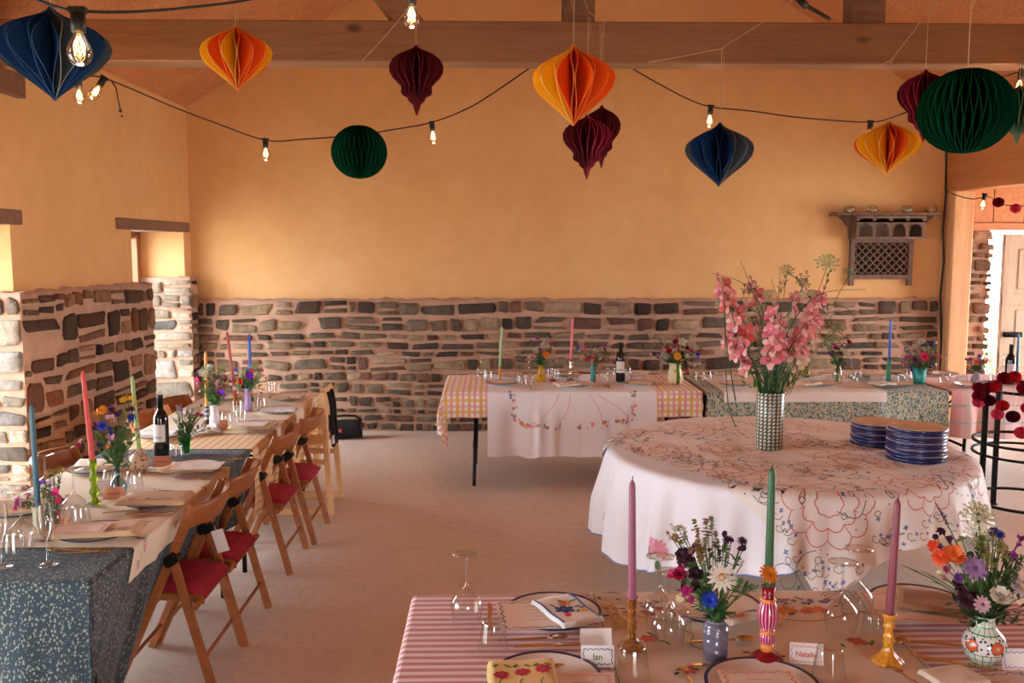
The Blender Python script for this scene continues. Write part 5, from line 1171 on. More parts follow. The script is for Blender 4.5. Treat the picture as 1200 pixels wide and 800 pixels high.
def candle(label, base, top_px, h, matn, matc, r0=.011, r1=.0075, tilt=None):
    mt = plain(matn, matc, .38, var=.03, sub=.25); t = thing('taper_candle', label, 'candle', (base.x, base.y, base.z-.012), 0, 'tall taper candles')
    if tilt: t.rotation_euler = tilt
    m = MB(); m.lathe([(0, 0), (r0, 0), (r0, .01), (r1*1.05, h-.018), (r1*.9, h-.010), (.0022, h), (0, h)], 18); m.build('wax', mt, t)
    m = MB(); m.tube([(0, 0, h-.004), (.0006, 0, h+.004), (.002, 0, h+.010)], .0011, 6); m.build('wick', plain('burnt_wick', '2a2522', .9), t)
def ctop(base, px, py): p = PY(px, py, base.y); return p.z-base.z+.012, math.atan2(p.x-base.x, p.z-base.z)
def cs(label, clabel, px, py, top, prof, mats, cm, **k):
    cr = k.pop('cr', (.0115, .0085)); t, b = stick(label, px, py, prof, mats, **k); h, a = ctop(b, *top); candle(clabel, b, None, h, cm[0], cm[1], cr[0], cr[1], (0, a, 0)); return t
P_AMB = [(0, 0), (.040, 0), (.042, .004), (.040, .010), (.030, .016), (.018, .030), (.0115, .045), (.0125, .055), (.0165, .060), (.0125, .066), (.0155, .074), (.012, .082), (.0105, .092), (.0125, .100), (.0155, .104), (.0125, .109), (.013, .120), (.0175, .134), (.019, .140), (.012, .140), (.011, .125), (0, .124)]
cs('amber pressed-glass candlestick holding the mauve candle', 'mauve taper candle on the left amber candlestick in the foreground', 740, 760, (741, 562), [(r*.85, z*1.0) for r, z in P_AMB], [plain('amber_brown_glass', '8a4f18', .12, spec=.8, var=.3, sc=60)], ('mauve_wax', '94506c'), flute=.06, nf=8, n=48)
cs('golden amber candlestick with a wide ribbed foot holding the dusty rose candle', 'dusty rose taper candle on the golden candlestick, leaning slightly right', 1040, 776, (1052, 584), P_AMB, [plain('golden_amber_glass', 'd08a28', .12, spec=.8, var=.25, sc=60)], ('dusty_rose_wax', '84384a'), flute=.05, nf=12, n=48, sc=.95)
MAG = NT('magenta_stripes'); sp_ = MAG.N('ShaderNodeSeparateXYZ'); MAG.K(MAG.coord('Object'), sp_.inputs[0])
ang = MAG.math('ARCTAN2', sp_.outputs[1], sp_.outputs[0]); MAG.col(MAG.mix(MAG.math('LESS_THAN', MAG.math('FRACT', MAG.math('MULTIPLY', MAG.math('ADD', ang, 7.0), 18/TAU)), .3), L(hx('a01468')), L(hx('f0a888')))); MAG.r(.12, .7)
P_MAG = [(0, 0), (.042, 0), (.044, .005), (.041, .009), (.040, .012), (.034, .020), (.020, .028), (.015, .031), (.016, .033), (.0175, .041), (.0155, .048), (.014, .049), (.019, .056), (.0205, .066), (.018, .077), (.015, .080), (.020, .083), (.018, .087), (.016, .088), (.022, .100), (.0275, .120), (.026, .140), (.018, .160), (.017, .162), (.0215, .166), (.017, .169), (.0155, .171), (.0145, .180), (.0175, .200), (.0125, .200), (.012, .18), (0, .18)]
def mfm(j): z = P_MAG[j+1][1]; return 1 if z <= .009 else 0 if z <= .031 else 1 if z <= .049 else 2 if z <= .079 else 1 if z <= .087 else 2 if z <= .161 else 1 if z <= .169 else 0
cs('red and magenta striped ceramic candlestick with orange rings', 'dark green taper candle on the striped magenta candlestick', 898, 775, (905, 547), P_MAG, [glaze('deep_red_glaze', '8c1020'), glaze('orange_glaze', 'e8843c'), MAG.m], ('green_wax', '285a2e'), mf=mfm, sc=1.02)
cs('pale ceramic candle holder under the teal candle', 'teal taper candle at the left end of the left table', 46, 624, (37, 474), [(0, 0), (.028, 0), (.024, .02), (.020, .05), (.021, .085), (.025, .11), (.018, .11), (.013, .09), (0, .09)], [glaze('buff_ceramic', 'c8bca0', .5, var=.2)], ('teal_wax', '3f6a78'), sc=.95)
cs('lime green bubble glass candlestick', 'coral red taper candle on the lime glass candlestick', 111, 590, (97, 434), [(0, 0), (.026, 0), (.027, .006), (.014, .02), (.012, .035), (.020, .048), (.022, .060), (.014, .078), (.010, .092), (.018, .108), (.020, .118), (.012, .138), (.010, .152), (.016, .165), (.0165, .20), (.012, .20), (.011, .18), (0, .18)], [LIME], ('coral_wax', 'd84a44'), sc=.95)
POT = NT('painted_pottery'); v_ = POT.coord('Object', (1, 1, 1)); vo_ = POT.N('ShaderNodeTexVoronoi', i_Scale=62.0); POT.K(v_, vo_.inputs['Vector'])
POT.col(POT.mix(POT.math('LESS_THAN', vo_.outputs['Distance'], .38), L(hx('caa88a')), POT.ramp(POT.noise(v_, 30), [(.35, L(hx('2c3a6a'))), (.5, L(hx('4f5a3a'))), (.65, L(hx('8a4a4a')))]))); POT.r(.3)
t_, b_ = stick('painted pottery jug with a handle used as a candle holder', 164, 552, [(0, 0), (.030, 0), (.034, .004), (.045, .02), (.052, .045), (.050, .065), (.036, .088), (.018, .098), (.014, .104), (.016, .115), (.018, .118), (.0125, .118), (.012, .1), (0, .1)], [POT.m], sc=.95, name='pottery_jug')
m = MB(); m.tube([(-.015, 0, .112), (-.035, 0, .108), (-.048, 0, .085), (-.045, 0, .060)], .006, 8); m.build('handle', POT.m, t_)
h_, a_ = ctop(b_, 155, 440); candle('pale green taper candle in the painted pottery jug', b_, None, h_, 'pale_green_wax', 'a8c478', .0115, .008, (0, a_, 0))
BLP = NT('blue_bands'); sp2 = BLP.N('ShaderNodeSeparateXYZ'); BLP.K(BLP.coord('Object'), sp2.inputs[0]); BLP.col(BLP.mix(BLP.math('LESS_THAN', BLP.math('FRACT', BLP.math('MULTIPLY', BLP.math('ADD', sp2.outputs[2], BLP.math('MULTIPLY', BLP.noise(BLP.coord('Object'), 50), .02)), 34.0)), .6), L(hx('b8a48c')), L(hx('2c4478')))); BLP.r(.25)
cs('slim blue banded candlestick with a brown foot', 'orange taper candle on the blue banded candlestick', 243, 498, (241, 411), [(0, 0), (.036, 0), (.030, .012), (.016, .03), (.013, .035), (.013, .11), (.016, .115), (.010, .115), (0, .10)], [glaze('brown_glaze', '5c3a28'), BLP.m], ('orange_wax', 'e09a4a'), mf=lambda j: 0 if j < 4 else 1)
cs('low glass candle holder under the dusty red candle', 'dusty red taper candle on the far half of the left table', 276, 474, (266, 388), [(0, 0), (.025, 0), (.02, .02), (.012, .04), (.014, .07), (.01, .07), (0, .06)], [AMB], ('brick_wax', 'a8483f'))
cs('low glass candle holder under the bright blue candle', 'bright blue taper candle on the left table near the back wall', 294, 470, (292, 391), [(0, 0), (.025, 0), (.02, .02), (.012, .04), (.014, .06), (.01, .06), (0, .05)], [SEAG], ('blue_wax', '2c58c0'))
cs('turned orange wooden candle holder on the gingham table', 'pale green taper candle at the left of the gingham table', 586, 446, (588, 382), [(0, 0), (.028, 0), (.022, .006), (.008, .012), (.008, .03), (.013, .045), (.009, .065), (.012, .09), (.014, .118), (.010, .118), (0, .11)], [glaze('orange_lacquer', 'e08a34')], ('mint_wax', '9fc48a'))
cs('twisted silver candlestick in the middle of the back table', 'tall pink taper candle on the silver candlestick', 669, 446, (671, 372), [(0, 0), (.040, 0), (.038, .01), (.014, .02), (.012, .04), (.026, .055), (.014, .07), (.012, .085), (.022, .10), (.012, .115), (.018, .135), (.012, .15), (.018, .175), (.011, .175), (0, .16)], [plain('mercury_glass', 'c8b8a8', .15, .9)], ('pink_wax', 'e06a74'))
cs('sea green beaded glass candlestick on the floral table', 'blue taper candle before the stone wall at the right', 1041, 449, (1044, 374), [(0, 0), (.034, 0), (.03, .01), (.014, .02)]+[((.015 if k % 2 else .020), .03+.015*k) for k in range(10)]+[(.024, .19), (.012, .19), (0, .18)], [SEAG], ('blue_wax', '2c58c0'))
cs('red round candle holder behind the plant stand at the right edge', 'light blue taper candle at the right edge', 1191, 450, (1194, 390), [(0, 0), (.045, .0), (.05, .02), (.045, .04), (.02, .055), (.014, .07), (.01, .07), (0, .06)], [glaze('red_glaze', 'c8281c')], ('sky_wax', '4a8cb8'))
put(M_(lambda m: m.lathe([(0, 0), (.018, 0), (.02, .01), (.016, .035), (.012, .045), (.009, .055), (.010, .062), (0, .066)], 14), 'glass_shaker', GLS), 'glass_shaker', 'small glass salt shaker between the back table plates and jug', 'shaker', N(775, 449, 0))
put(M_(lambda m: m.lathe([(0, 0), (.02, 0), (.03, .012), (.03, .016), (0, .012)], 14), 'tealight_dish', TH['red']), 'candle_dish', 'small red dish in front of the tumblers on the back table', 'dish', N(648, 447, 0))
# ------------------------------------------------------------------ flowers
FM = {}
def fm(h, r=.7):
    k = 'petal_'+h
    if k not in MC:
        t = NT(k); c = L(hx(h)); n = t.noise(t.coord('Object'), 60, 2); t.col(t.ramp(n, [(.3, tuple(x*.75 for x in c[:3])+(1,)), (.7, c)])); t.r(r, .2)
        t.b.inputs['Subsurface Weight'].default_value = .0; MC[k] = t.m
    return MC[k]
STEM = plain('stem_green', '4f7034', .6, var=.2); STEMD = plain('dark_stem_green', '2f5228', .6, var=.2); LEAFG = plain('leaf_green', '4a7a3a', .6, var=.25); DRY = plain('dry_seed_head', 'a8814e', .8, var=.2)
def petal(m, c, az, el, ln, w, curl=0, mi=0, base=.0, tip=.15):
    """petal from the centre outward; el = elevation angle, curl bends it back"""
    n = 4; prev = None; e = el; p = V(c)+V((base*cos(az), base*sin(az), 0)); side = V((-sin(az), cos(az), 0))
    for i in range(n+1):
        t = i/n; ww = w*(sin(pi*min(1, t*.78+.12))*1.0 if t < 1 else tip)*.5
        a = m.vert(p-side*ww); b = m.vert(p+side*ww)
        if prev: m.face((prev[0], a, b, prev[1]), mi)
        prev = (a, b); p = p+V((cos(az)*cos(e), sin(az)*cos(e), sin(e)))*ln/n; e -= curl/n
BC = {}
def bloom(kind, col, col2='f0c040'):
    k = (kind, col, col2)
    if k in BC: return BC[k]
    m = MB(); r = random.Random(hash(kind) % 97 if False else len(BC)+3); mats = [fm(col), fm(col2), LEAFG]
    if kind == 'daisy':
        for i in range(14): petal(m, (0, 0, 0), TAU*i/14+r.uniform(-.08, .08), r.uniform(.0, .3), 1.0, .27, .3)
        m.sphere((0, 0, .06), .26, 1, 10, .5)
    elif kind == 'anemone':
        for i in range(6): petal(m, (0, 0, 0), TAU*i/6, .45, .95, .95, .6, 0, 0, .5)
        m.sphere((0, 0, .10), .20, 1, 10, .6)
    elif kind == 'cornflower':
        for ring, (n, el) in enumerate(((14, .15), (11, .6), (8, 1.05))):
            for i in range(n): petal(m, (0, 0, 0), TAU*(i+.5*ring)/n+r.uniform(-.1, .1), el, .95-.18*ring, .22, .4, 0, 0, .9)
        m.lathe([(.0, -.42), (.14, -.36), (.18, -.2), (.1, 0)], 10, 2)
    elif kind == 'marigold':
        for ring in range(4):
            n = 14-2*ring
            for i in range(n): petal(m, (0, 0, .03*ring), TAU*(i+.5*ring)/n, .05+.33*ring, .98-.2*ring, .30, .3, 0, 0, .7)
        m.sphere((0, 0, .12), .2, 1, 8, .6); m.lathe([(0, -.3), (.14, -.22), (.16, 0)], 10, 2)
    elif kind == 'rose':
        for ring in range(5):
            n = 6-ring//2
            for i in range(n): petal(m, (0, 0, .02*ring), TAU*(i+.37*ring)/n, .35+.27*ring, .95-.14*ring, .85-.1*ring, -.4, 0, .04, .8)
    elif kind == 'pea':
        for az, el, w, ln in ((.3, 1.2, 1.3, 1.0), (pi+.2, 1.0, 1.2, .9), (1.7, .5, .6, .8), (-1.5, .4, .6, .8), (.9, .9, .7, .7)): petal(m, (0, 0, 0), az, el, ln, w, .9, 0, 0, .8)
        petal(m, (0, 0, 0), 0, .6, .6, .5, -.6, 1)
    elif kind == 'umbel':
        for i in range(26):
            a = i*2.4; q = sqrt((i+.5)/26); x, y, z = q*cos(a), q*sin(a), .28*(1-q*q); m.tube([(0, 0, -.35), (x*.6, y*.6, -.02+z*.5), (x, y, z)], .012, 3, 2)
            for j in range(6): b = TAU*j/6+i; m.sphere((x+.10*cos(b), y+.10*sin(b), z+.02), .05, 0, 4)
            m.sphere((x, y, z+.03), .05, 0, 4)
    elif kind == 'spray':   # airy sprig of tiny florets
        for i in range(20):
            a = r.uniform(0, TAU); h = r.uniform(-.6, 1); q = .55*(1-abs(h)*.6); x, y = q*cos(a)*r.random(), q*sin(a)*r.random()
            m.tube([(0, 0, h-.5), (x, y, h)], .014, 3, 2)
            for j in range(4): petal(m, (x, y, h), TAU*j/4+i, .4, .25, .22, .2)
    elif kind == 'spike':   # long spike of beads
        for i in range(30):
            t = i/30; a = i*2.4; q = .16*(1-t*.7); m.sphere((q*cos(a), q*sin(a), t*3.2-.4), .10*(1-.5*t), 0, 5, 1.4)
        m.tube([(0, 0, -.6), (0, 0, 2.9)], .03, 4, 2)
    elif kind == 'dark':   # dark ruffled chocolate bloom
        for ring in range(3):
            for i in range(6): petal(m, (0, 0, 0), TAU*(i+.5*ring)/6, .1+.4*ring, .95-.2*ring, .6, .7, 0, 0, .6)
    elif kind == 'bud': m.sphere((0, 0, 0), .6, 0, 8, 1.4)
    elif kind == 'scabious':
        for ring in range(3):
            for i in range(11): petal(m, (0, 0, .03*ring), TAU*(i+.5*ring)/11, .1+.3*ring, .98-.25*ring, .36, .2, 0, 0, .7)
        m.sphere((0, 0, .10), .26, 1, 9, .6)
    BC[k] = m.mesh('bloom', mats); return BC[k]
CN = {'red', 'x'}
def bouquet(label, base, rim, blooms, leaf=30, leafc=None, spread=.06, lh=.12, seed=0, stemm=None, grass=0, name='flower_arrangement'):
    """base: vase foot; rim: (radius, height) of the vase mouth; blooms: (kind, colour, position, size[, colour2[, facing]])"""
    r = random.Random(seed+77); base = V(base); t = thing(name, label, 'flowers', base, 0, 'flower arrangements in vases')
    sm = MB()
    for b in blooms:
        kind, col, pos, size = b[:4]; c2 = b[4] if len(b) > 4 and b[4] else 'f0c040'; p = V(pos)-base
        a = r.uniform(0, TAU); rr_ = rim[0]*.6*sqrt(r.random()); foot = V((rr_*.5*cos(a+2), rr_*.5*sin(a+2), .018)); mouth = V((rr_*cos(a), rr_*sin(a), rim[1]))
        hd = V((p.x, p.y, 0)); 
        if hd.length > 1e-4: mouth = V((rim[0]*.6*hd.x/max(hd.length, .03), rim[0]*.6*hd.y/max(hd.length, .03), rim[1]))
        mid = (mouth+p)/2+V((mouth.x-p.x, mouth.y-p.y, 0))*.15+V((0, 0, .01)); pts = [foot, mouth]
        for k in range(1, 7): s_ = k/6; pts.append(mouth*(1-s_)**2+mid*2*s_*(1-s_)+p*s_*s_)
        sm.tube(pts, .0014 if kind != 'spike' else .0018, 5)
        if kind in ('spray', 'spike'): d = (p-mid).normalized()
        elif len(b) > 5 and b[5]: d = V(b[5]).normalized()
        else: d = ((p-mid).normalized()*.6+V((r.uniform(-.4, .4), -.75+r.uniform(-.3, .2), .35+r.uniform(-.2, .4)))).normalized()
        q = V((0, 0, 1)).rotation_difference(d); o = bpy.data.objects.new({'spike': 'flower_spike', 'spray': 'sprig', 'bud': 'bud', 'umbel': 'umbel_flower'}.get(kind, 'bloom'), bloom(kind, col, c2)); C.objects.link(o); o.parent = t; o.location = p
        o.rotation_euler = (q @ Euler((0, 0, r.uniform(0, TAU))).to_quaternion()).to_euler(); o.scale = (size,)*3
        for k in range(2 if kind not in ('spike', 'bud') else 1):
            s_ = r.uniform(.25, .8); c = mouth*(1-s_)**2+mid*2*s_*(1-s_)+p*s_*s_; petal(sm, c, r.uniform(0, TAU), r.uniform(.1, 1.1), r.uniform(.02, .045), r.uniform(.006, .014), .6, 0, 0, .1)
    sm.build('stems', stemm or STEM, t)
    if leaf:
        m = MB()
        for i in range(leaf):
            a = r.uniform(0, TAU); q = spread*r.random()**.7; c = V((q*cos(a), q*sin(a), rim[1]-.004+lh*r.random()**1.4*(1-.4*q/spread))); mouth = V((rim[0]*.5*cos(a), rim[0]*.5*sin(a), rim[1]-.005))
            m.tube([mouth, (mouth+c)/2+V((0, 0, .008)), c], .0009, 3)
            for k in range(3): petal(m, mouth.lerp(c, .4+.3*k), a+r.uniform(-1.4, 1.4), r.uniform(-.2, 1.2), r.uniform(.015, .035)*(1+lh*2), r.uniform(.006, .012)*(1+lh*2), r.uniform(0, .8), 0, 0, .1)
        m.build('foliage', leafc or LEAFG, t)
    if grass: pass
    return t
def rnd_blooms(base, rimh, n, cols, rx, rz, seed, zc=None, size=(.014, .024), kinds=None, ry=None):
    r = random.Random(seed); out = []
    for i in range(n):
        kd, c, *c2 = cols[i % len(cols)]
        while True:
            x, y, z = r.uniform(-1, 1), r.uniform(-1, 1), r.uniform(-1, 1)
            if x*x+y*y+z*z < 1: break
        out.append((kd, c, (base[0]+x*rx, base[1]+y*(ry or rx*.8), base[2]+(zc or rimh+rz)+z*rz), r.uniform(*size)*{'umbel': 1.7, 'spray': 1.6, 'bud': .45, 'spike': .8}.get(kd, 1), c2[0] if c2 else None))
    return out
def vase(label, px, py, prof, mats, name='vase', mf=None, n=28, flute=0, nf=0, sc=1, cap=False, group='flower vases'):
    p = N(px, py, 0); o = M_(lambda m: m.lathe(prof, n, mf=mf, flute=flute, nf=nf, cap1=cap), name, mats); ob = put(o, name, label, 'vase', p, 0, group, sc); return p
VG = thin('vase_glass', 'dcebe6', .8, body=.1); VBL = thin('pale_blue_glass', '9fc4d8', .8, body=.12); VGR = jewel('bottle_green_glass', '2f8a3a', .6); MILK = glaze('milk_glass', 'eee8e8', .25); LIL = glaze('lilac_glass', 'a88ab8', .15)
# grey ribbed vase, foreground
def greyprof(k=1.0): return [(0, 0), (.027, 0), (.030, .004), (.0315, .03), (.032, .085), (.029, .100), (.021, .110), (.0205, .118), (.024, .124), (.0215, .124), (.018, .115), (.018, .10), (0, .09)]
GREY = NT('grey_swirl_glaze'); s1_ = GREY.N('ShaderNodeTexWave', i_Scale=9.0); s1_.bands_direction = 'DIAGONAL'; GREY.K(GREY.coord('Object', (1, 1, 3)), s1_.inputs['Vector']); GREY.col(L(hx('6f6878'))); GREY.r(.15, .7); GREY.bump(s1_.outputs['Fac'], .5, .004)
b = vase('glossy grey swirled vase of dried and dark flowers in the foreground', 838, 771, [(r_*1.05, z_*.92) for r_, z_ in greyprof()], [GREY.m])
def at(base, px, py, dy=0): return PY(px, py, base.y+dy)
def pb(base, lst):
    out = []
    r = random.Random(len(lst)*7+int(base.x*100)); lst = list(lst)
    for it in list(lst):   # small companions and buds beside each listed flower
        kd, c, px, py, s_ = it[:5]; ppm = F/base.y*.018
        if kd in ('spike', 'bud', 'anemone'): continue
        for q in range(2 if kd in ('spray', 'umbel', 'pea') else 1):
            lst.append(({'marigold': 'pea', 'daisy': 'umbel', 'cornflower': 'pea', 'rose': 'pea'}.get(kd, kd), c if q == 0 else r.choice(['d8c8a0', c, '8aa060', 'e8dccb']), px+r.gauss(0, ppm), py+r.gauss(2, ppm*.8), s_*r.uniform(.55, .85)))
    for it in lst:
        kd, c, px, py, s_ = it[:5]; dy = it[5] if len(it) > 5 and it[5] is not None else r.uniform(-.035, .035); out.append((kd, c, at(base, px, py, dy), s_, it[6] if len(it) > 6 else None, it[7] if len(it) > 7 else None))
    return out
CAMD = (0, -1, .45)
bouquet('foreground bouquet with white daisy, blue cornflower and dark maroon blooms', b, (.02, .112), pb(b, [
 ('daisy', 'f6efe0', 846, 676, .040, -.03, 'e09a2c', CAMD), ('cornflower', '2f4cc8', 832, 703, .025, -.03, '2a2f7a', CAMD), ('dark', '3a1424', 803, 652, .030, -.01), ('dark', '2c0f1c', 815, 672, .022), ('rose', 'b01c4a', 797, 673, .020, -.02), ('pea', 'a81c6a', 806, 694, .022), ('pea', 'c42a58', 788, 674, .018),
 ('dark', '4a1a2c', 818, 690, .016), ('pea', '7a3a9a', 800, 650, .016), ('cornflower', '5a2a6a', 815, 641, .013), ('cornflower', '4a2450', 853, 632, .016), ('cornflower', '4a2450', 870, 634, .015), ('bud', '3c2238', 849, 625, .012), ('bud', '3c2238', 871, 642, .014),
 ('spray', 'a8814e', 829, 622, .030), ('spray', 'a8814e', 800, 628, .028), ('spray', 'b08a52', 820, 645, .030), ('spray', 'a8814e', 838, 635, .026), ('spray', 'b8925a', 808, 667, .026), ('spray', 'a07a48', 795, 634, .022), ('spray', '9a8448', 843, 652, .026), ('pea', 'c88898', 816, 640, .013),
 ('spray', '6f8a4a', 876, 690, .022), ('bud', '5a7a3a', 868, 681, .012), ('dark', '2a3a1c', 823, 707, .014), ('spray', '5f7a3a', 862, 660, .02)]), 26, None, .05, .06, 3)
# marigold laid on the striped candlestick
ob = put(bloom('marigold', 'e8862a', 'c85a18'), 'marigold', 'orange marigold head tucked beside the dark green candle', 'flower', PY(901, 672, N(898, 775, 0).y-.02), .3, None, .026, (.9, .3, 0)); 
# round patterned vase, foreground right
DEL = NT('painted_delft'); co_ = DEL.coord('Object'); sp3 = DEL.N('ShaderNodeSeparateXYZ'); DEL.K(co_, sp3.inputs[0]); an = DEL.math('ADD', DEL.math('ARCTAN2', sp3.outputs[1], sp3.outputs[0]), 3.3); zz = sp3.outputs[2]
line = lambda o, p, w_: DEL.math('LESS_THAN', DEL.math('FRACT', DEL.math('MULTIPLY', o, p)), w_)
net = DEL.math('MAXIMUM', line(an, 16/TAU, .12), line(zz, 55.0, .13)); base_c = DEL.mix(net, L(hx('d8dcc8')), L(hx('2f7a4c')))
ccx = DEL.math('MULTIPLY', DEL.math('SUBTRACT', DEL.math('FRACT', DEL.math('MULTIPLY', an, 5/TAU)), .5), .066); ccz = DEL.math('SUBTRACT', zz, .062); dd = DEL.math('SQRT', DEL.math('ADD', DEL.math('MULTIPLY', ccx, ccx), DEL.math('MULTIPLY', ccz, ccz)))
pet = DEL.math('MULTIPLY', DEL.math('SINE', DEL.math('MULTIPLY', DEL.math('ARCTAN2', ccx, ccz), 9.0)), .0012)
vv = DEL.N('ShaderNodeTexVoronoi', i_Scale=95.0); DEL.K(co_, vv.inputs['Vector']); band = DEL.math('MULTIPLY', DEL.math('GREATER_THAN', zz, .040), DEL.math('LESS_THAN', zz, .086))
scr = DEL.mix(DEL.math('LESS_THAN', vv.outputs['Distance'], .36), L(hx('e0dcd4')), L(hx('3a3858'))); cc = DEL.mix(band, base_c, scr)
cc = DEL.mix(DEL.math('LESS_THAN', DEL.math('ADD', dd, pet), .0185), cc, L(hx('2e2c44'))); cc = DEL.mix(DEL.math('LESS_THAN', DEL.math('ADD', dd, pet), .0165), cc, L(hx('d8622c'))); cc = DEL.mix(DEL.math('LESS_THAN', dd, .006), cc, L(hx('c0a4a0')))
DEL.col(cc); DEL.r(.2, .6)
b = vase('round painted vase with orange flowers and green net pattern at the right', 1152, 775, [(0, 0), (.032, 0), (.036, .004), (.050, .022), (.059, .045), (.060, .062), (.052, .082), (.036, .098), (.028, .108), (.026, .125), (.030, .14), (.027, .14), (.023, .125), (.022, .11), (0, .10)], [DEL.m], n=40, sc=.9)
bouquet('wild bouquet with orange lily, mauve scabious and tall spike at the foreground right', b, (.022, .12), pb(b, [
 ('marigold', 'e8502a', 1103, 652, .026, -.03), ('pea', 'f07838', 1116, 648, .028, -.04), ('marigold', 'e05a28', 1123, 653, .020, -.04), ('daisy', 'f0e0d8', 1122, 663, .022, -.02, 'e0b0b0'), ('scabious', 'a07aa8', 1142, 665, .032, -.05, '7a5488', CAMD), ('scabious', '6a3a86', 1123, 677, .014, -.04, '4a2460', CAMD),
 ('scabious', 'd8b0bc', 1151, 708, .023, -.06, '9a4a6a', CAMD), ('rose', 'f2e6d0', 1172, 700, .030, -.04), ('dark', '3a1422', 1134, 702, .030, -.03), ('dark', '3a1422', 1128, 690, .020), ('umbel', 'e0dcb0', 1147, 606, .046, 0, None, (0, -.3, 1)), ('umbel', 'b8b060', 1165, 630, .028), ('umbel', 'b0a850', 1150, 632, .024), ('umbel', 'a8a450', 1172, 645, .026), ('umbel', 'b4ae5c', 1158, 655, .022),
 ('cornflower', '2c38a0', 1165, 622, .014), ('cornflower', '2c38a0', 1172, 626, .014), ('pea', 'a03aa8', 1196, 632, .016), ('pea', '9a3aa0', 1187, 650, .014), ('pea', '8a2a88', 1180, 652, .016), ('scabious', 'e0ccd4', 1196, 690, .028), ('umbel', 'e8e0d8', 1204, 678, .026), ('spike', '4a2a44', 1108, 610, .020), ('spike', '5a3450', 1120, 648, .016), ('dark', '3c1830', 1103, 622, .014), ('pea', '6a2a5a', 1112, 632, .014),
 ('spike', '4f6a3c', 1073, 669, .014), ('spike', '56703c', 1092, 675, .012), ('spray', '5f7a3a', 1180, 680, .03), ('spray', '5f7a3a', 1160, 685, .03), ('bud', '3a5a30', 1137, 650, .016), ('pea', 'c86a9a', 1110, 667, .014), ('spray', '7a8a4a', 1150, 640, .03), ('spray', '4f6a3a', 1190, 665, .03)]), 46, STEMD, .09, .09, 8)
# tall gladioli on the round table
GIN = NT('basket_weave_glaze'); gs = GIN.N('ShaderNodeSeparateXYZ'); GIN.K(GIN.coord('Object'), gs.inputs[0]); ga = GIN.math('MULTIPLY', GIN.math('ADD', GIN.math('ARCTAN2', gs.outputs[1], gs.outputs[0]), 4.0), 20/TAU); gz_ = GIN.math('MULTIPLY', gs.outputs[2], 52.0)
c1 = GIN.math('LESS_THAN', GIN.math('FRACT', GIN.math('ADD', ga, GIN.math('MULTIPLY', GIN.math('SINE', GIN.math('MULTIPLY', gz_, TAU)), .12))), .42); c2_ = GIN.math('LESS_THAN', GIN.math('FRACT', gz_), .28)
GIN.col(GIN.mix(GIN.math('MAXIMUM', c1, c2_), L(hx('d8ccb4')), L(hx('2c4636')))); GIN.r(.3)
pv = PZ(901, 525, TT); vh = PY(901, 459, pv.y).z-TT
put(M_(lambda m: m.lathe([(0, 0), (.068, 0), (.072, .004), (.073, vh*.5), (.074, vh-.003), (.072, vh), (.068, vh-.002), (.067, .02), (0, .02)], 40), 'vase', [GIN.m]), 'vase', 'tall green and cream woven-pattern cylinder vase on the round table', 'vase', (pv.x, pv.y, TT), 0, 'flower vases')
t = thing('flower_arrangement', 'tall arrangement of pink gladioli, cow parsley and grasses on the round table', 'flowers', (pv.x, pv.y, TT), 0, 'flower arrangements in vases')
GP1, GP2, GP3 = fm('ec6f86'), fm('f6b0a8'), fm('f2c8a0')
def glad_mesh(a, b):
    m = MB(); r = random.Random(6)
    for i in range(6): petal(m, (0, 0, 0), TAU*i/6+(.1 if i % 2 else 0), .95 if i % 2 else .7, 1.0, .72 if i % 2 else .6, 1.25, 0 if i % 2 else 1, .03, .45)
    for i in range(6): petal(m, (0, 0, .02), TAU*i/6, 1.05, .45, .22, .6, 1 if i % 2 else 0, .02, .3)
    m.lathe([(.05, -.35), (.09, -.1), (.16, .08)], 8, 2, cap0=False, cap1=False)
    for i in range(3): m.tube([(0, 0, 0), (.05*cos(i*2), .05*sin(i*2), .5)], .02, 4, 1)
    return m.mesh('blossom', [a, b, LEAFG])
GB = [glad_mesh(fm('f0808e'), fm('fcc0bc')), glad_mesh(fm('f49c98'), fm('fcd0c4')), glad_mesh(fm('f8d8b0'), fm('fae8d4')), glad_mesh(fm('ee6a6c'), fm('f8b09c'))]
gr_ = random.Random(31); O = V((pv.x, pv.y, TT))
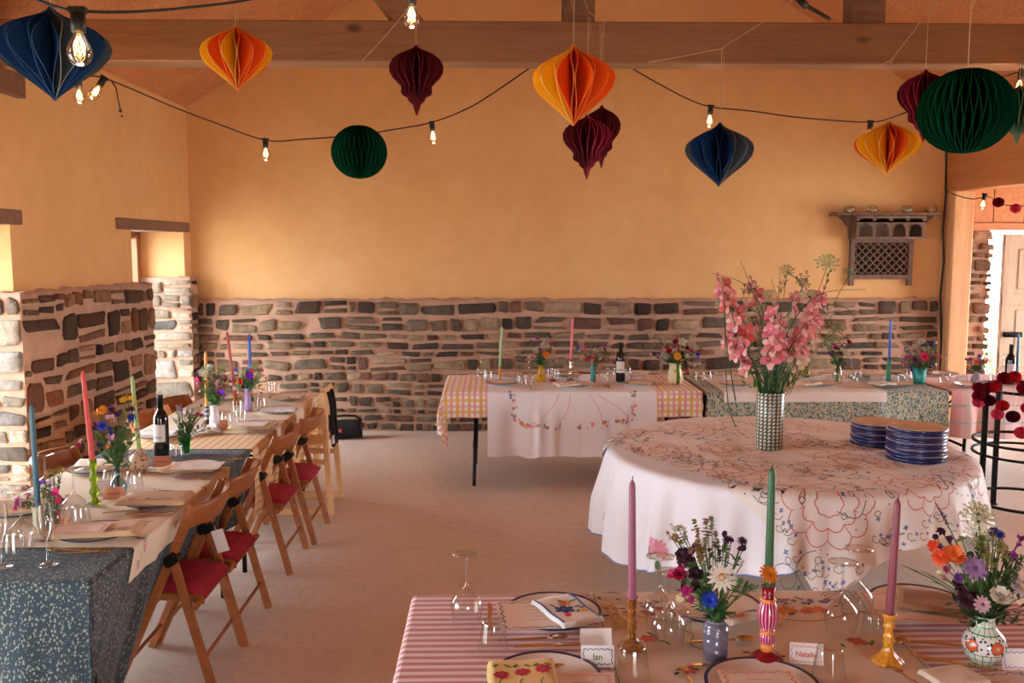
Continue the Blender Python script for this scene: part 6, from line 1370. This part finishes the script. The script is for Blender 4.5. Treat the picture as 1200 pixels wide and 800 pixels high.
def gspike(pts, n, size, gb, budn=4, face=-1.57):
    """pts: pixel path from the vase mouth to the tip (px, py, dy)"""
    P = [PY(x, y, pv.y+dy)-O for x, y, dy in pts]; st_ = MB(); full = [V((P[0].x*.3, P[0].y*.3, .03)), ]+P; Q = []
    for i in range(len(full)-1):
        p0, p1, p2, p3 = full[max(i-1, 0)], full[i], full[i+1], full[min(i+2, len(full)-1)]
        for k in range(6): s_ = k/6; Q.append(.5*((2*p1)+(p2-p0)*s_+(2*p0-5*p1+4*p2-p3)*s_*s_+(3*p1-p0-3*p2+p3)*s_**3))
    Q.append(full[-1]); st_.tube(Q, .0045, 6, 0, .45); o = st_.build('gladiolus_stem', STEM, t)
    m0 = int(len(Q)*.42); N_ = n+budn
    for i in range(N_):
        f = m0+(len(Q)-1-m0)*i/(N_-1); k = min(int(f), len(Q)-2); p = Q[k].lerp(Q[k+1], f-k); d = (Q[k+1]-Q[k]).normalized(); a = face+(.75 if i % 2 else -.75)+gr_.uniform(-.4, .4)
        out = (V((cos(a), sin(a), 0))+d*.55).normalized(); bl = bpy.data.objects.new('blossom' if i < n else 'bud', GB[gb if not isinstance(gb, tuple) else gb[i % len(gb)]] if i < n else bloom('bud', '6a8a4a' if i > n+1 else 'd8808a')); C.objects.link(bl); bl.parent = o
        s_ = size*1.15*(1-.3*i/max(1, n)) if i < n else .016*(1-.4*(i-n)/budn); bl.location = p+out*(.018 if i < n else .006); bl.rotation_euler = V((0, 0, 1)).rotation_difference(out if i < n else (out+d)).to_euler(); bl.scale = (s_,)*3
gspike([(893, 458, 0), (880, 415, -.02), (862, 372, -.04), (850, 345, -.05), (840, 322, -.05)], 8, .060, (0, 3, 1), 2)
gspike([(902, 458, -.02), (905, 425, -.08), (908, 405, -.12), (907, 380, -.13), (912, 350, -.12)], 7, .062, (0, 0, 1), 2)
gspike([(912, 458, 0), (925, 420, -.03), (945, 385, -.05), (962, 350, -.05), (972, 318, -.03)], 9, .060, (1, 1, 0), 5)
gspike([(915, 458, .02), (930, 430, .02), (938, 415, -.02), (950, 395, 0), (960, 375, .02)], 6, .052, (2, 2, 1), 1)
gspike([(898, 458, .03), (892, 400, .05), (888, 360, .06), (884, 340, .06), (880, 325, .05)], 5, .05, (1, 0), 2)
gspike([(905, 458, .04), (915, 390, .08), (930, 355, .1), (940, 335, .1), (925, 320, .1)], 4, .05, (1, 0), 3)
gspike([(890, 458, .0), (872, 425, .02), (858, 408, .02), (850, 395, .03), (862, 440, .03)][:4], 6, .05, (1, 0), 1)
m = MB()
def blade(pts, w=.004):
    P = [PY(x, y, pv.y+dy)-O for x, y, dy in pts]; Q = []
    for i in range(len(P)-1):
        p0, p1, p2, p3 = P[max(i-1, 0)], P[i], P[i+1], P[min(i+2, len(P)-1)]
        for k in range(6): s_ = k/6; Q.append(.5*((2*p1)+(p2-p0)*s_+(2*p0-5*p1+4*p2-p3)*s_*s_+(3*p1-p0-3*p2+p3)*s_**3))
    Q.append(P[-1]); m.tube(Q, w, 5, 0, lambda s_: 1-.75*s_, .45)
for bl_ in ([(900, 455, 0), (895, 395, -.1), (885, 350, -.12), (867, 304, -.12)], [(898, 455, 0), (870, 400, -.05), (850, 345, -.08), (846, 324, -.08), (843, 340, -.08), (842, 358, -.08)], [(862, 470, -.15), (851, 400, -.12), (848, 350, -.1), (846, 328, -.1)], [(862, 500, -.16), (853, 470, -.15), (850, 410, -.13), (850, 350, -.1)],
   [(905, 455, 0), (910, 400, .02), (915, 370, .03), (904, 326, .03)], [(900, 450, 0), (898, 380, 0), (875, 335, 0), (834, 320, 0)], [(905, 450, 0), (925, 385, -.05), (960, 345, -.08), (1015, 339, -.1)], [(905, 450, 0), (950, 370, -.05), (990, 360, -.1), (1020, 402, -.12)], [(902, 455, .02), (910, 390, 0), (912, 350, -.02), (914, 322, -.02)],
   [(905, 455, 0), (930, 400, -.1), (950, 375, -.12), (985, 362, -.14)], [(898, 455, .02), (890, 410, .05), (868, 370, .05), (858, 338, .05)]): blade(bl_)
for i in range(26):
    a = gr_.uniform(0, TAU); h = gr_.uniform(.14, .30); q = gr_.uniform(.02, .12); mo_ = V((.05*cos(a), .05*sin(a), vh)); tp = V((mo_.x+q*cos(a), mo_.y+q*sin(a), vh+h*.8)); m.tube([mo_*.9, mo_.lerp(tp, .5)+V((0, 0, .02)), tp], .005, 5, 0, lambda s_: 1-.8*s_, .3)
m.build('grass_blades', STEMD, t)
m = MB()
for i in range(150):
    a = gr_.uniform(0, TAU); q = gr_.uniform(.02, .17); z = vh+gr_.uniform(-.01, .24); c = V((q*cos(a), q*sin(a), z)); petal(m, c, gr_.uniform(0, TAU), gr_.uniform(-.3, 1.2), gr_.uniform(.03, .07), gr_.uniform(.008, .02), gr_.uniform(0, .8), 0, 0, .1)
for px, py in ((890, 385), (885, 410), (870, 400), (895, 365), (930, 345), (960, 420), (930, 430), (978, 365)):
    p = PY(px, py, pv.y+.02)-O; mo_ = V((p.x*.25, p.y*.25, vh)); m.tube([mo_, mo_.lerp(p, .5)+V((0, 0, .03)), p], .002, 4)
m.build('foliage', LEAFG, t)
for px, py, s_, c in ((970, 308, .055, 'b8c890'), (852, 358, .055, 'd8d0b0'), (888, 392, .05, 'cfc8a8'), (880, 415, .055, 'd4ccb0'), (868, 405, .045, 'd4ccb0'), (893, 365, .05, 'c8c09c'), (922, 317, .035, 'a8a878'), (941, 332, .035, 'a89878'), (950, 345, .05, 'd0c8a0'), (978, 385, .05, 'b0b078'), (975, 398, .04, 'b0b078'), (996, 319, .03, '8a9a68'), (860, 300+50, .03, 'c0b890'), (902, 345, .035, 'c8c0a0'), (890, 378, .04, 'ccc4a4'), (895, 430, .05, 'd8d4c0')):
    p = PY(px, py, pv.y-.04+.08*gr_.random())-O; mo_ = V((p.x*.25, p.y*.25, vh-.02)); sm_ = MB(); mp_ = mo_.lerp(p, .5)+V((-.0, 0, .03)); sm_.tube([mo_, mp_, p-V((0, 0, s_*.3))], .0017, 5); so = sm_.build('umbel_stem', STEM, t)
    u_ = put(bloom('umbel', c), 'umbel_flower', None, None, p, 0, None, s_*1.2, (gr_.uniform(.2, .8), gr_.uniform(-.3, .3), 0), so)
for px, py in ((878, 340), (920, 330), (885, 337), (915, 338), (945, 325), (938, 328), (872, 340)):
    p = PY(px, py, pv.y+.03)-O; put(bloom('spray', '9a5a48'), 'sprig', None, None, p, 0, None, .035, None, t)
# vases and bouquets along the left table
def vb(label_v, label_b, px, py, prof, mats, blooms, rim, name='vase', leaf=22, spread=.05, lh=.09, seed=0, sc=1, **k):
    b = vase(label_v, px, py, prof, mats, name, sc=sc, **k); bouquet(label_b, b, (rim[0]*sc, rim[1]*sc), blooms(b), leaf, None, spread, lh, seed); return b
vb('pale blue clear glass bottle vase on the left table', 'meadow bouquet with orange, yellow and blue cornflowers on the left table', 139, 578, [(0, .003), (.026, 0), (.034, .010), (.037, .03), (.030, .055), (.016, .075), (.012, .09), (.013, .12), (.017, .13)], [VBL],
   lambda b: pb(b, [('marigold', 'f09a28', 120, 480, .022, None, 'c86a18', CAMD), ('cornflower', '2a3ec0', 120, 499, .024, -.02, None, CAMD), ('cornflower', '2a3ec0', 129, 502, .016), ('cornflower', '2a3ea8', 154, 489, .022, -.02, None, CAMD), ('cornflower', '5a2a6a', 131, 480, .020), ('daisy', 'f4c020', 145, 468, .022), ('daisy', 'f0b820', 153, 466, .018), ('pea', 'e8a8b4', 127, 491, .020), ('pea', 'e0a0b4', 131, 513, .022, -.02), ('pea', 'c02a78', 97, 518, .020),
    ('pea', '7a2a7a', 113, 497, .014), ('cornflower', '4a2a6a', 155, 479, .014), ('spray', 'c8c890', 146, 488, .025), ('spray', 'b8c080', 120, 512, .028), ('bud', '4a3a6a', 115, 521, .014), ('pea', 'f0d0d0', 147, 495, .012), ('pea', 'd86a88', 160, 504, .012), ('pea', 'c8486a', 152, 520, .012), ('bud', 'e06a88', 165, 500, .010), ('daisy', 'e08a3a', 126, 523, .018), ('spray', '7a9a5a', 140, 510, .03), ('spray', 'a8b070', 150, 510, .028), ('spray', '6a7a4a', 112, 510, .028), ('cornflower', '3a3a6a', 118, 522, .014), ('bud', 'd8c8c0', 108, 508, .01)]), (.012, .125), seed=2, lh=.12, spread=.06)
vb('low pale cup of pink sweet peas beside the teal candle', 'small posy of pink and violet sweet peas by the teal candle', 62, 622, [(0, .003), (.022, 0), (.028, .03), (.030, .07), (.028, .072), (.026, .03), (0, .01)], [VG],
   lambda b: pb(b, [('pea', 'd83a78', 65, 578, .022, -.02), ('pea', 'e04a80', 68, 588, .020, -.02), ('pea', 'c83a78', 27, 592, .018), ('pea', 'd85a98', 20, 588, .018), ('pea', 'b04a9a', 24, 585, .016), ('pea', '9a7ad0', 53, 567, .018), ('pea', '8a6ac8', 48, 566, .014), ('pea', 'c83a68', 66, 597, .018), ('umbel', 'c8a850', 70, 551, .020), ('umbel', 'c0a048', 64, 553, .018), ('pea', 'a03a6a', 34, 580, .014), ('spray', '5f7a3a', 58, 585, .024)]), (.026, .07), leaf=16, spread=.05, lh=.03, seed=4)
vb('green glass tumbler vase on the gold check cloth', 'cream and pink wildflowers in the green glass on the left table', 217, 530, [(0, .004), (.022, 0), (.024, .004), (.028, .05), (.033, .075), (.034, .078)], [VGR],
   lambda b: pb(b, [('pea', 'c81850', 231, 486, .017, -.02), ('pea', 'f0e4c8', 218, 488, .024), ('pea', 'eadcc0', 222, 496, .022), ('umbel', 'e8dcc0', 213, 488, .022), ('umbel', 'eee8d8', 226, 478, .020), ('pea', 'b86ac0', 213, 480, .012), ('pea', 'd890b0', 212, 475, .010), ('umbel', 'e8e0c8', 234, 480, .02), ('pea', 'f0c890', 232, 480, .014), ('pea', 'f0e8d8', 239, 499, .018), ('pea', 'd8a0b8', 228, 497, .014), ('spray', 'e0d0c0', 220, 480, .026), ('spray', '9ab070', 205, 493, .022), ('bud', '3a3a2a', 236, 475, .01), ('umbel', 'ece4d8', 208, 484, .016)]), (.028, .076), seed=5, spread=.035, lh=.08)
vb('white milk glass vase beside the orange candle', 'airy pink and white bouquet in the milk glass vase', 252, 502, [(0, 0), (.030, 0), (.032, .02), (.028, .07), (.022, .10), (.020, .115), (.024, .13), (.026, .145), (.022, .145), (.018, .11), (0, .10)], [MILK],
   lambda b: pb(b, [('pea', 'e01c78', 231, 446, .026), ('pea', 'd81c70', 236, 451, .022), ('pea', '9a3ad8', 258, 461, .028, -.03), ('umbel', 'dcd8c0', 246, 431, .03), ('umbel', 'e4e0cc', 240, 438, .026), ('spray', 'd0a0b0', 250, 445, .04), ('spray', 'e0a0a8', 256, 450, .04), ('pea', 'c02a58', 259, 434, .018), ('pea', 'b02a50', 264, 446, .018), ('pea', 'a82a50', 256, 446, .016), ('pea', 'c0205a', 263, 452, .014), ('pea', 'e8b0b8', 250, 452, .018), ('umbel', 'b8c080', 262, 432, .022), ('spray', 'c8d0a0', 250, 435, .036), ('pea', 'e8d0d0', 268, 441, .016), ('pea', 'f0a0b8', 247, 446, .014), ('daisy', 'ffffff', 244, 428, .012), ('spray', '98a868', 241, 450, .03)]), (.02, .14), seed=6, spread=.06, lh=.16, leaf=30)
vb('slim lilac vase near the back end of the left table', 'bright bouquet with violet and scarlet sweet peas in the lilac vase', 291, 481, [(0, 0), (.026, 0), (.028, .02), (.022, .06), (.019, .10), (.020, .13), (.026, .15), (.022, .15), (.016, .12), (0, .10)], [LIL],
   lambda b: pb(b, [('pea', '8a2ad8', 293, 442, .030, -.03), ('pea', '8a3ac8', 291, 438, .022), ('pea', 'd8281c', 283, 448, .026, -.02), ('pea', 'e0306a', 295, 436, .020), ('umbel', 'd8e0b0', 299, 430, .034), ('umbel', 'd0d8a8', 284, 437, .026), ('pea', 'f06a3a', 279, 443, .018), ('pea', '6a7ad8', 277, 434, .020), ('spray', 'd8c8b0', 303, 442, .04), ('spray', 'e8c0b8', 273, 445, .036), ('pea', 'e088b0', 312, 443, .012), ('pea', 'b8c050', 308, 440, .016), ('pea', 'e0c040', 305, 452, .014), ('pea', 'f0b8b8', 277, 455, .016), ('daisy', 'd8902a', 295, 460, .014), ('pea', 'c8507a', 307, 434, .014), ('bud', '3a4ab8', 306, 460, .012), ('spray', '9ab070', 298, 447, .036), ('spray', 'c0c890', 288, 440, .036)]), (.018, .145), seed=7, spread=.07, lh=.14, leaf=30)
# back tables
YV = glaze('yellow_glaze', 'e0a818', .25); TQ = glaze('teal_glaze', '3a9a98', .3)
vb('small yellow waisted vase on the gingham table', 'small bouquet with an orange bloom in the yellow vase', 634, 447, [(0, 0), (.030, 0), (.036, .010), (.046, .03), (.042, .05), (.022, .068), (.030, .080), (.020, .095), (.014, .11), (.018, .135), (.014, .135), (.01, .1), (0, .1)], [YV],
   lambda b: pb(b, [('marigold', 'f08a1c', 640, 415, .030, -.04, '5a2a1a', CAMD), ('umbel', 'ece4d4', 630, 409, .032), ('umbel', 'ece4d8', 637, 404, .032), ('pea', 'c82a3a', 648, 403, .022), ('pea', '9a4aa0', 630, 397, .022), ('pea', '8a6ac8', 641, 397, .018), ('pea', '8a3a8a', 622, 400, .016), ('pea', 'a0284a', 634, 410, .020), ('spray', 'e8c8b8', 628, 414, .034), ('pea', 'e8a8b0', 643, 407, .020), ('pea', 'c03a4a', 627, 415, .014), ('spray', 'c8b890', 641, 409, .034), ('pea', 'f0a0a0', 652, 422, .014), ('pea', 'e8b8b8', 620, 419, .014), ('pea', '6a3a6a', 646, 396, .012)]), (.014, .13), seed=8, spread=.05, lh=.09)
vb('small teal vase between silver candlestick and bottle', 'loose bouquet with magenta and coral blooms in the teal vase', 695, 447, [(0, 0), (.018, 0), (.021, .01), (.020, .06), (.026, .11), (.018, .14), (.022, .15), (.018, .15), (.014, .1), (0, .1)], [TQ],
   lambda b: pb(b, [('pea', 'd81c78', 688, 421, .026, -.02), ('pea', 'e86a7a', 696, 418, .026), ('pea', 'e88a88', 694, 422, .022), ('pea', 'c84a7a', 703, 422, .018), ('pea', 'f08a3a', 683, 416, .018), ('pea', '4a4ab8', 678, 408, .020), ('pea', 'd84a5a', 686, 408, .018), ('pea', 'c03aa0', 705, 405, .024), ('pea', 'a83a8a', 700, 409, .014), ('dark', '4a1a2c', 709, 409, .016), ('umbel', 'd8d0b0', 698, 411, .026), ('spray', 'd8a8a0', 690, 415, .034), ('spray', 'b8b088', 706, 414, .03)]), (.018, .145), seed=9, spread=.06, lh=.07)
JUG = NT('painted_jug'); vj = JUG.N('ShaderNodeTexVoronoi', i_Scale=26.0); JUG.K(JUG.coord('Object'), vj.inputs['Vector']); sj = JUG.N('ShaderNodeSeparateXYZ'); JUG.K(JUG.coord('Object'), sj.inputs[0])
cj = JUG.mix(JUG.math('LESS_THAN', vj.outputs['Distance'], .36), L(hx('ece0b8')), L(hx('e8c02c'))); cj = JUG.mix(JUG.math('LESS_THAN', vj.outputs['Distance'], .14), cj, L(hx('d85a5a'))); cj = JUG.mix(JUG.math('LESS_THAN', JUG.math('ABSOLUTE', JUG.math('ADD', sj.outputs[0], -.012)), .014), cj, L(hx('5a7a2c'))); JUG.col(cj); JUG.r(.25)
vb('yellow and green painted jug at the end of the gingham table', 'full bouquet of red, plum and cream flowers in the painted jug', 791, 449, [(0, 0), (.052, 0), (.058, .01), (.064, .04), (.060, .08), (.048, .12), (.046, .14), (.054, .165), (.048, .165), (.04, .13), (0, .12)], [JUG.m],
   lambda b: pb(b, [('marigold', 'f0a830', 794, 417, .034, -.08, '4a2a1a', CAMD), ('rose', 'c82024', 784, 411, .026, -.05), ('rose', 'b01c58', 792, 401, .030), ('rose', 'a82058', 804, 408, .032), ('umbel', 'eee8d4', 778, 417, .036, -.05), ('umbel', 'ece4c8', 800, 400, .036), ('umbel', 'ead8a8', 813, 405, .034), ('pea', '3a3ab0', 817, 416, .024), ('pea', '3a3aa8', 798, 420, .022), ('pea', '4a2a98', 788, 420, .022), ('pea', 'b8306a', 790, 419, .022), ('rose', 'e0c0b0', 809, 416, .024), ('pea', 'e8d0d0', 813, 427, .022), ('pea', 'd02aa0', 763, 413, .014), ('pea', 'c82a98', 771, 419, .012), ('pea', 'd87ac0', 774, 412, .016), ('spray', 'd8a8a8', 768, 404, .034), ('spray', 'c0a088', 775, 399, .034), ('dark', '3a1a3a', 803, 424, .026), ('rose', 'c84a5a', 797, 409, .022), ('umbel', 'f0e8e0', 806, 417, .026), ('pea', 'c02848', 805, 435, .020), ('pea', 'e8c060', 796, 407, .022), ('spray', 'a83a5a', 819, 410, .03), ('rose', 'd8a0a8', 787, 415, .022), ('pea', '9a2a4a', 781, 407, .018), ('umbel', 'd8c8a0', 786, 404, .024), ('dark', '2f3a20', 798, 414, .03)]), (.045, .155), seed=10, spread=.11, lh=.10, leaf=50, sc=1.0)
vb('tiny olive glass bottle on the floral table', 'single olive sprig in the tiny bottle on the floral table', 945, 442, [(0, 0), (.022, 0), (.026, .015), (.026, .04), (.018, .06), (.010, .075), (.013, .085), (.01, .085), (0, .06)], [jewel('olive_glass', '8a9a2a')],
   lambda b: pb(b, [('bud', '3a3a1a', 944, 427, .012), ('bud', '4a4a20', 947, 428, .010)]), (.008, .08), seed=11, leaf=3, spread=.015, lh=.02)
vb('clear glass bottle vase on the floral table', 'crimson and violet bouquet in the clear glass vase by the gladioli', 981, 449, [(0, .003), (.034, 0), (.038, .01), (.038, .09), (.030, .115), (.022, .13), (.026, .155)], [VG],
   lambda b: pb(b, [('rose', 'a8143c', 994, 401, .028, -.04), ('rose', 'b0206a', 980, 409, .028), ('pea', 'c02a88', 977, 405, .024), ('pea', '8a2a78', 987, 406, .022), ('pea', 'd83a88', 983, 401, .020), ('umbel', 'e0dcc8', 966, 400, .028), ('umbel', 'e8e0cc', 974, 397, .026), ('daisy', 'f4f0f0', 971, 402, .016), ('pea', '6a3a9a', 973, 413, .020), ('dark', '4a1a30', 985, 414, .022), ('spray', 'c8b8a0', 966, 406, .03), ('pea', 'a03a9a', 990, 408, .018), ('bud', '6a2a8a', 973, 395, .012)]), (.022, .15), seed=12, spread=.07, lh=.10, leaf=30)
TQC = plain('turquoise_ceramic', '2c9a90', .3, var=.35, sc=30)
vb('turquoise speckled ceramic cup at the right of the floral table', 'full bouquet with a crimson anemone in the turquoise cup', 1077, 449, [(0, 0), (.040, 0), (.043, .01), (.054, .125), (.05, .127), (.04, .02), (0, .02)], [TQC],
   lambda b: pb(b, [('anemone', 'b8204a', 1083, 418, .042, -.07, '3a1020', CAMD), ('pea', '3a4ac8', 1094, 404, .024), ('pea', '4a3a98', 1062, 409, .022), ('rose', '8a2a78', 1072, 422, .026), ('pea', 'c83aa0', 1063, 419, .024), ('umbel', 'd8dcc0', 1086, 410, .036), ('umbel', 'f0ece0', 1074, 403, .030), ('umbel', 'e8e0c8', 1080, 399, .026), ('pea', '5a2a8a', 1069, 430, .024), ('dark', '3a1a4a', 1078, 428, .028), ('pea', '7a3ab0', 1092, 424, .024), ('pea', 'd84a5a', 1100, 418, .022), ('pea', '6a3a98', 1088, 430, .022), ('umbel', 'e0c8b0', 1068, 413, .026), ('pea', 'e88ab0', 1075, 412, .02), ('rose', 'c85a88', 1096, 414, .020), ('spray', 'c8b8a8', 1062, 404, .03), ('spray', '8aa868', 1092, 410, .036), ('pea', 'b03a88', 1058, 425, .016), ('pea', '4a4ab0', 1087, 403, .018), ('pea', 'a02a5a', 1072, 417, .02), ('daisy', 'f0f0f0', 1097, 427, .014)]), (.05, .12), seed=13, spread=.12, lh=.09, leaf=46)
vb('small grey lilac vase on the pink plaid cloth', 'violet and orange posy in the small vase behind the plant stand', 1144, 449, [(0, 0), (.034, 0), (.040, .02), (.038, .05), (.024, .07), (.018, .085), (.024, .10), (.02, .10), (0, .08)], [glaze('mauve_grey', 'a898a8', .3)],
   lambda b: pb(b, [('pea', '8a3ac8', 1147, 418, .024), ('pea', '4a4ac8', 1155, 416, .022), ('pea', 'e84a38', 1143, 425, .026, -.03), ('pea', 'e06a2a', 1139, 428, .022), ('pea', 'c82a8a', 1137, 421, .020), ('pea', 'd83a9a', 1150, 424, .020), ('pea', 'e8a8b8', 1149, 432, .020), ('daisy', 'f0e8e0', 1154, 430, .018), ('pea', 'a03a9a', 1132, 421, .014), ('umbel', 'e0d8c8', 1145, 421, .026), ('pea', 'c03a78', 1157, 421, .016), ('spray', '8aa060', 1150, 428, .03)]), (.018, .09), seed=14, spread=.06, lh=.06)
# ------------------------------------------------------------------ plant stand with pompom garland
IRON = plain('wrought_iron', '1d1c1b', .45, .7, bump=.2)
ps = PZ(1148, 610, 0); R_s = .33; cxs, cys = ps.x+R_s*.98, ps.y+.06
t = thing('plant_stand', 'tall round black iron plant stand with hoops at the right edge', 'plant stand', (cxs, cys, 0))
zt_ = PY(1160, 455, cys).z
for a in (pi*1.06, pi*1.52, pi*.0, pi*.52):
    m = MB(); m.bar((R_s*cos(a), R_s*sin(a), 0), (R_s*cos(a), R_s*sin(a), zt_), .028, .034, side=(0, 1, 0)); m.box((R_s*cos(a)-.022, R_s*sin(a)-.022, 0), (R_s*cos(a)+.022, R_s*sin(a)+.022, .012), 0, .002); m.build('leg', IRON, t)
for z_, r_, wd in ((zt_, R_s+.01, .026), (zt_-.36, R_s, .014), (zt_-.40, R_s-.0, .0), (.12, R_s, .018)):
    if wd == 0: continue
    m = MB(); n = 60
    prof = [(r_-wd, z_-.008), (r_+.004, z_-.008), (r_+.004, z_+.008), (r_-wd, z_+.008), (r_-wd, z_-.008)]; m.lathe(prof, n, cap0=False, cap1=False); m.build('hoop', IRON, t)
m = MB(); m.lathe([(R_s-.01, .44), (R_s+.004, .44), (R_s+.004, .455), (R_s-.01, .455), (R_s-.01, .44)], 60, cap0=False, cap1=False); m.build('hoop', IRON, t)
ring = lambda deg, dz=0, k=1.06: V((cxs+R_s*k*cos(RAD(deg)), cys+R_s*k*sin(RAD(deg)), zt_+dz))
pi_ = []
for px, py, c, s_ in ((1147, 454, 0, 1.0), (1158, 454, 0, 1.0), (1165, 453, 1, 1.0), (1177, 443, 0, 1.15), (1189, 441, 1, 1.0), (1147, 464, 0, 1.05), (1147, 471, 2, 1.0), (1159, 469, 3, 1.05), (1175, 475, 1, 1.0), (1169, 485, 2, 1.0), (1187, 488, 3, 1.1), (1197, 507, 2, 1.1), (1200, 455, 0, 1.1), (1204, 478, 1, 1.0)):
    pi_.append((PY(px, py, cys-R_s*(.62+.4*((px-1145)/60))-.05), c, s_*1.3))
garland('garland of red, pink and plum pompoms wound around the plant stand', pi_, [x[0] for x in sorted(pi_, key=lambda q: q[0].x)], .0012)
# ------------------------------------------------------------------ stitched patterns belong to their cloth: one mesh each
import bmesh
for o in [x for x in bpy.data.objects if x.name.startswith('embroidery') and x.parent]:
    par = o.parent; bm = bmesh.new(); bm.from_mesh(par.data); off = len(par.data.materials)
    for mt in o.data.materials: par.data.materials.append(mt)
    n0 = len(bm.faces); bm.from_mesh(o.data); bm.faces.ensure_lookup_table()
    for f in bm.faces[n0:]: f.material_index += off
    bm.to_mesh(par.data); bm.free(); bpy.data.objects.remove(o)
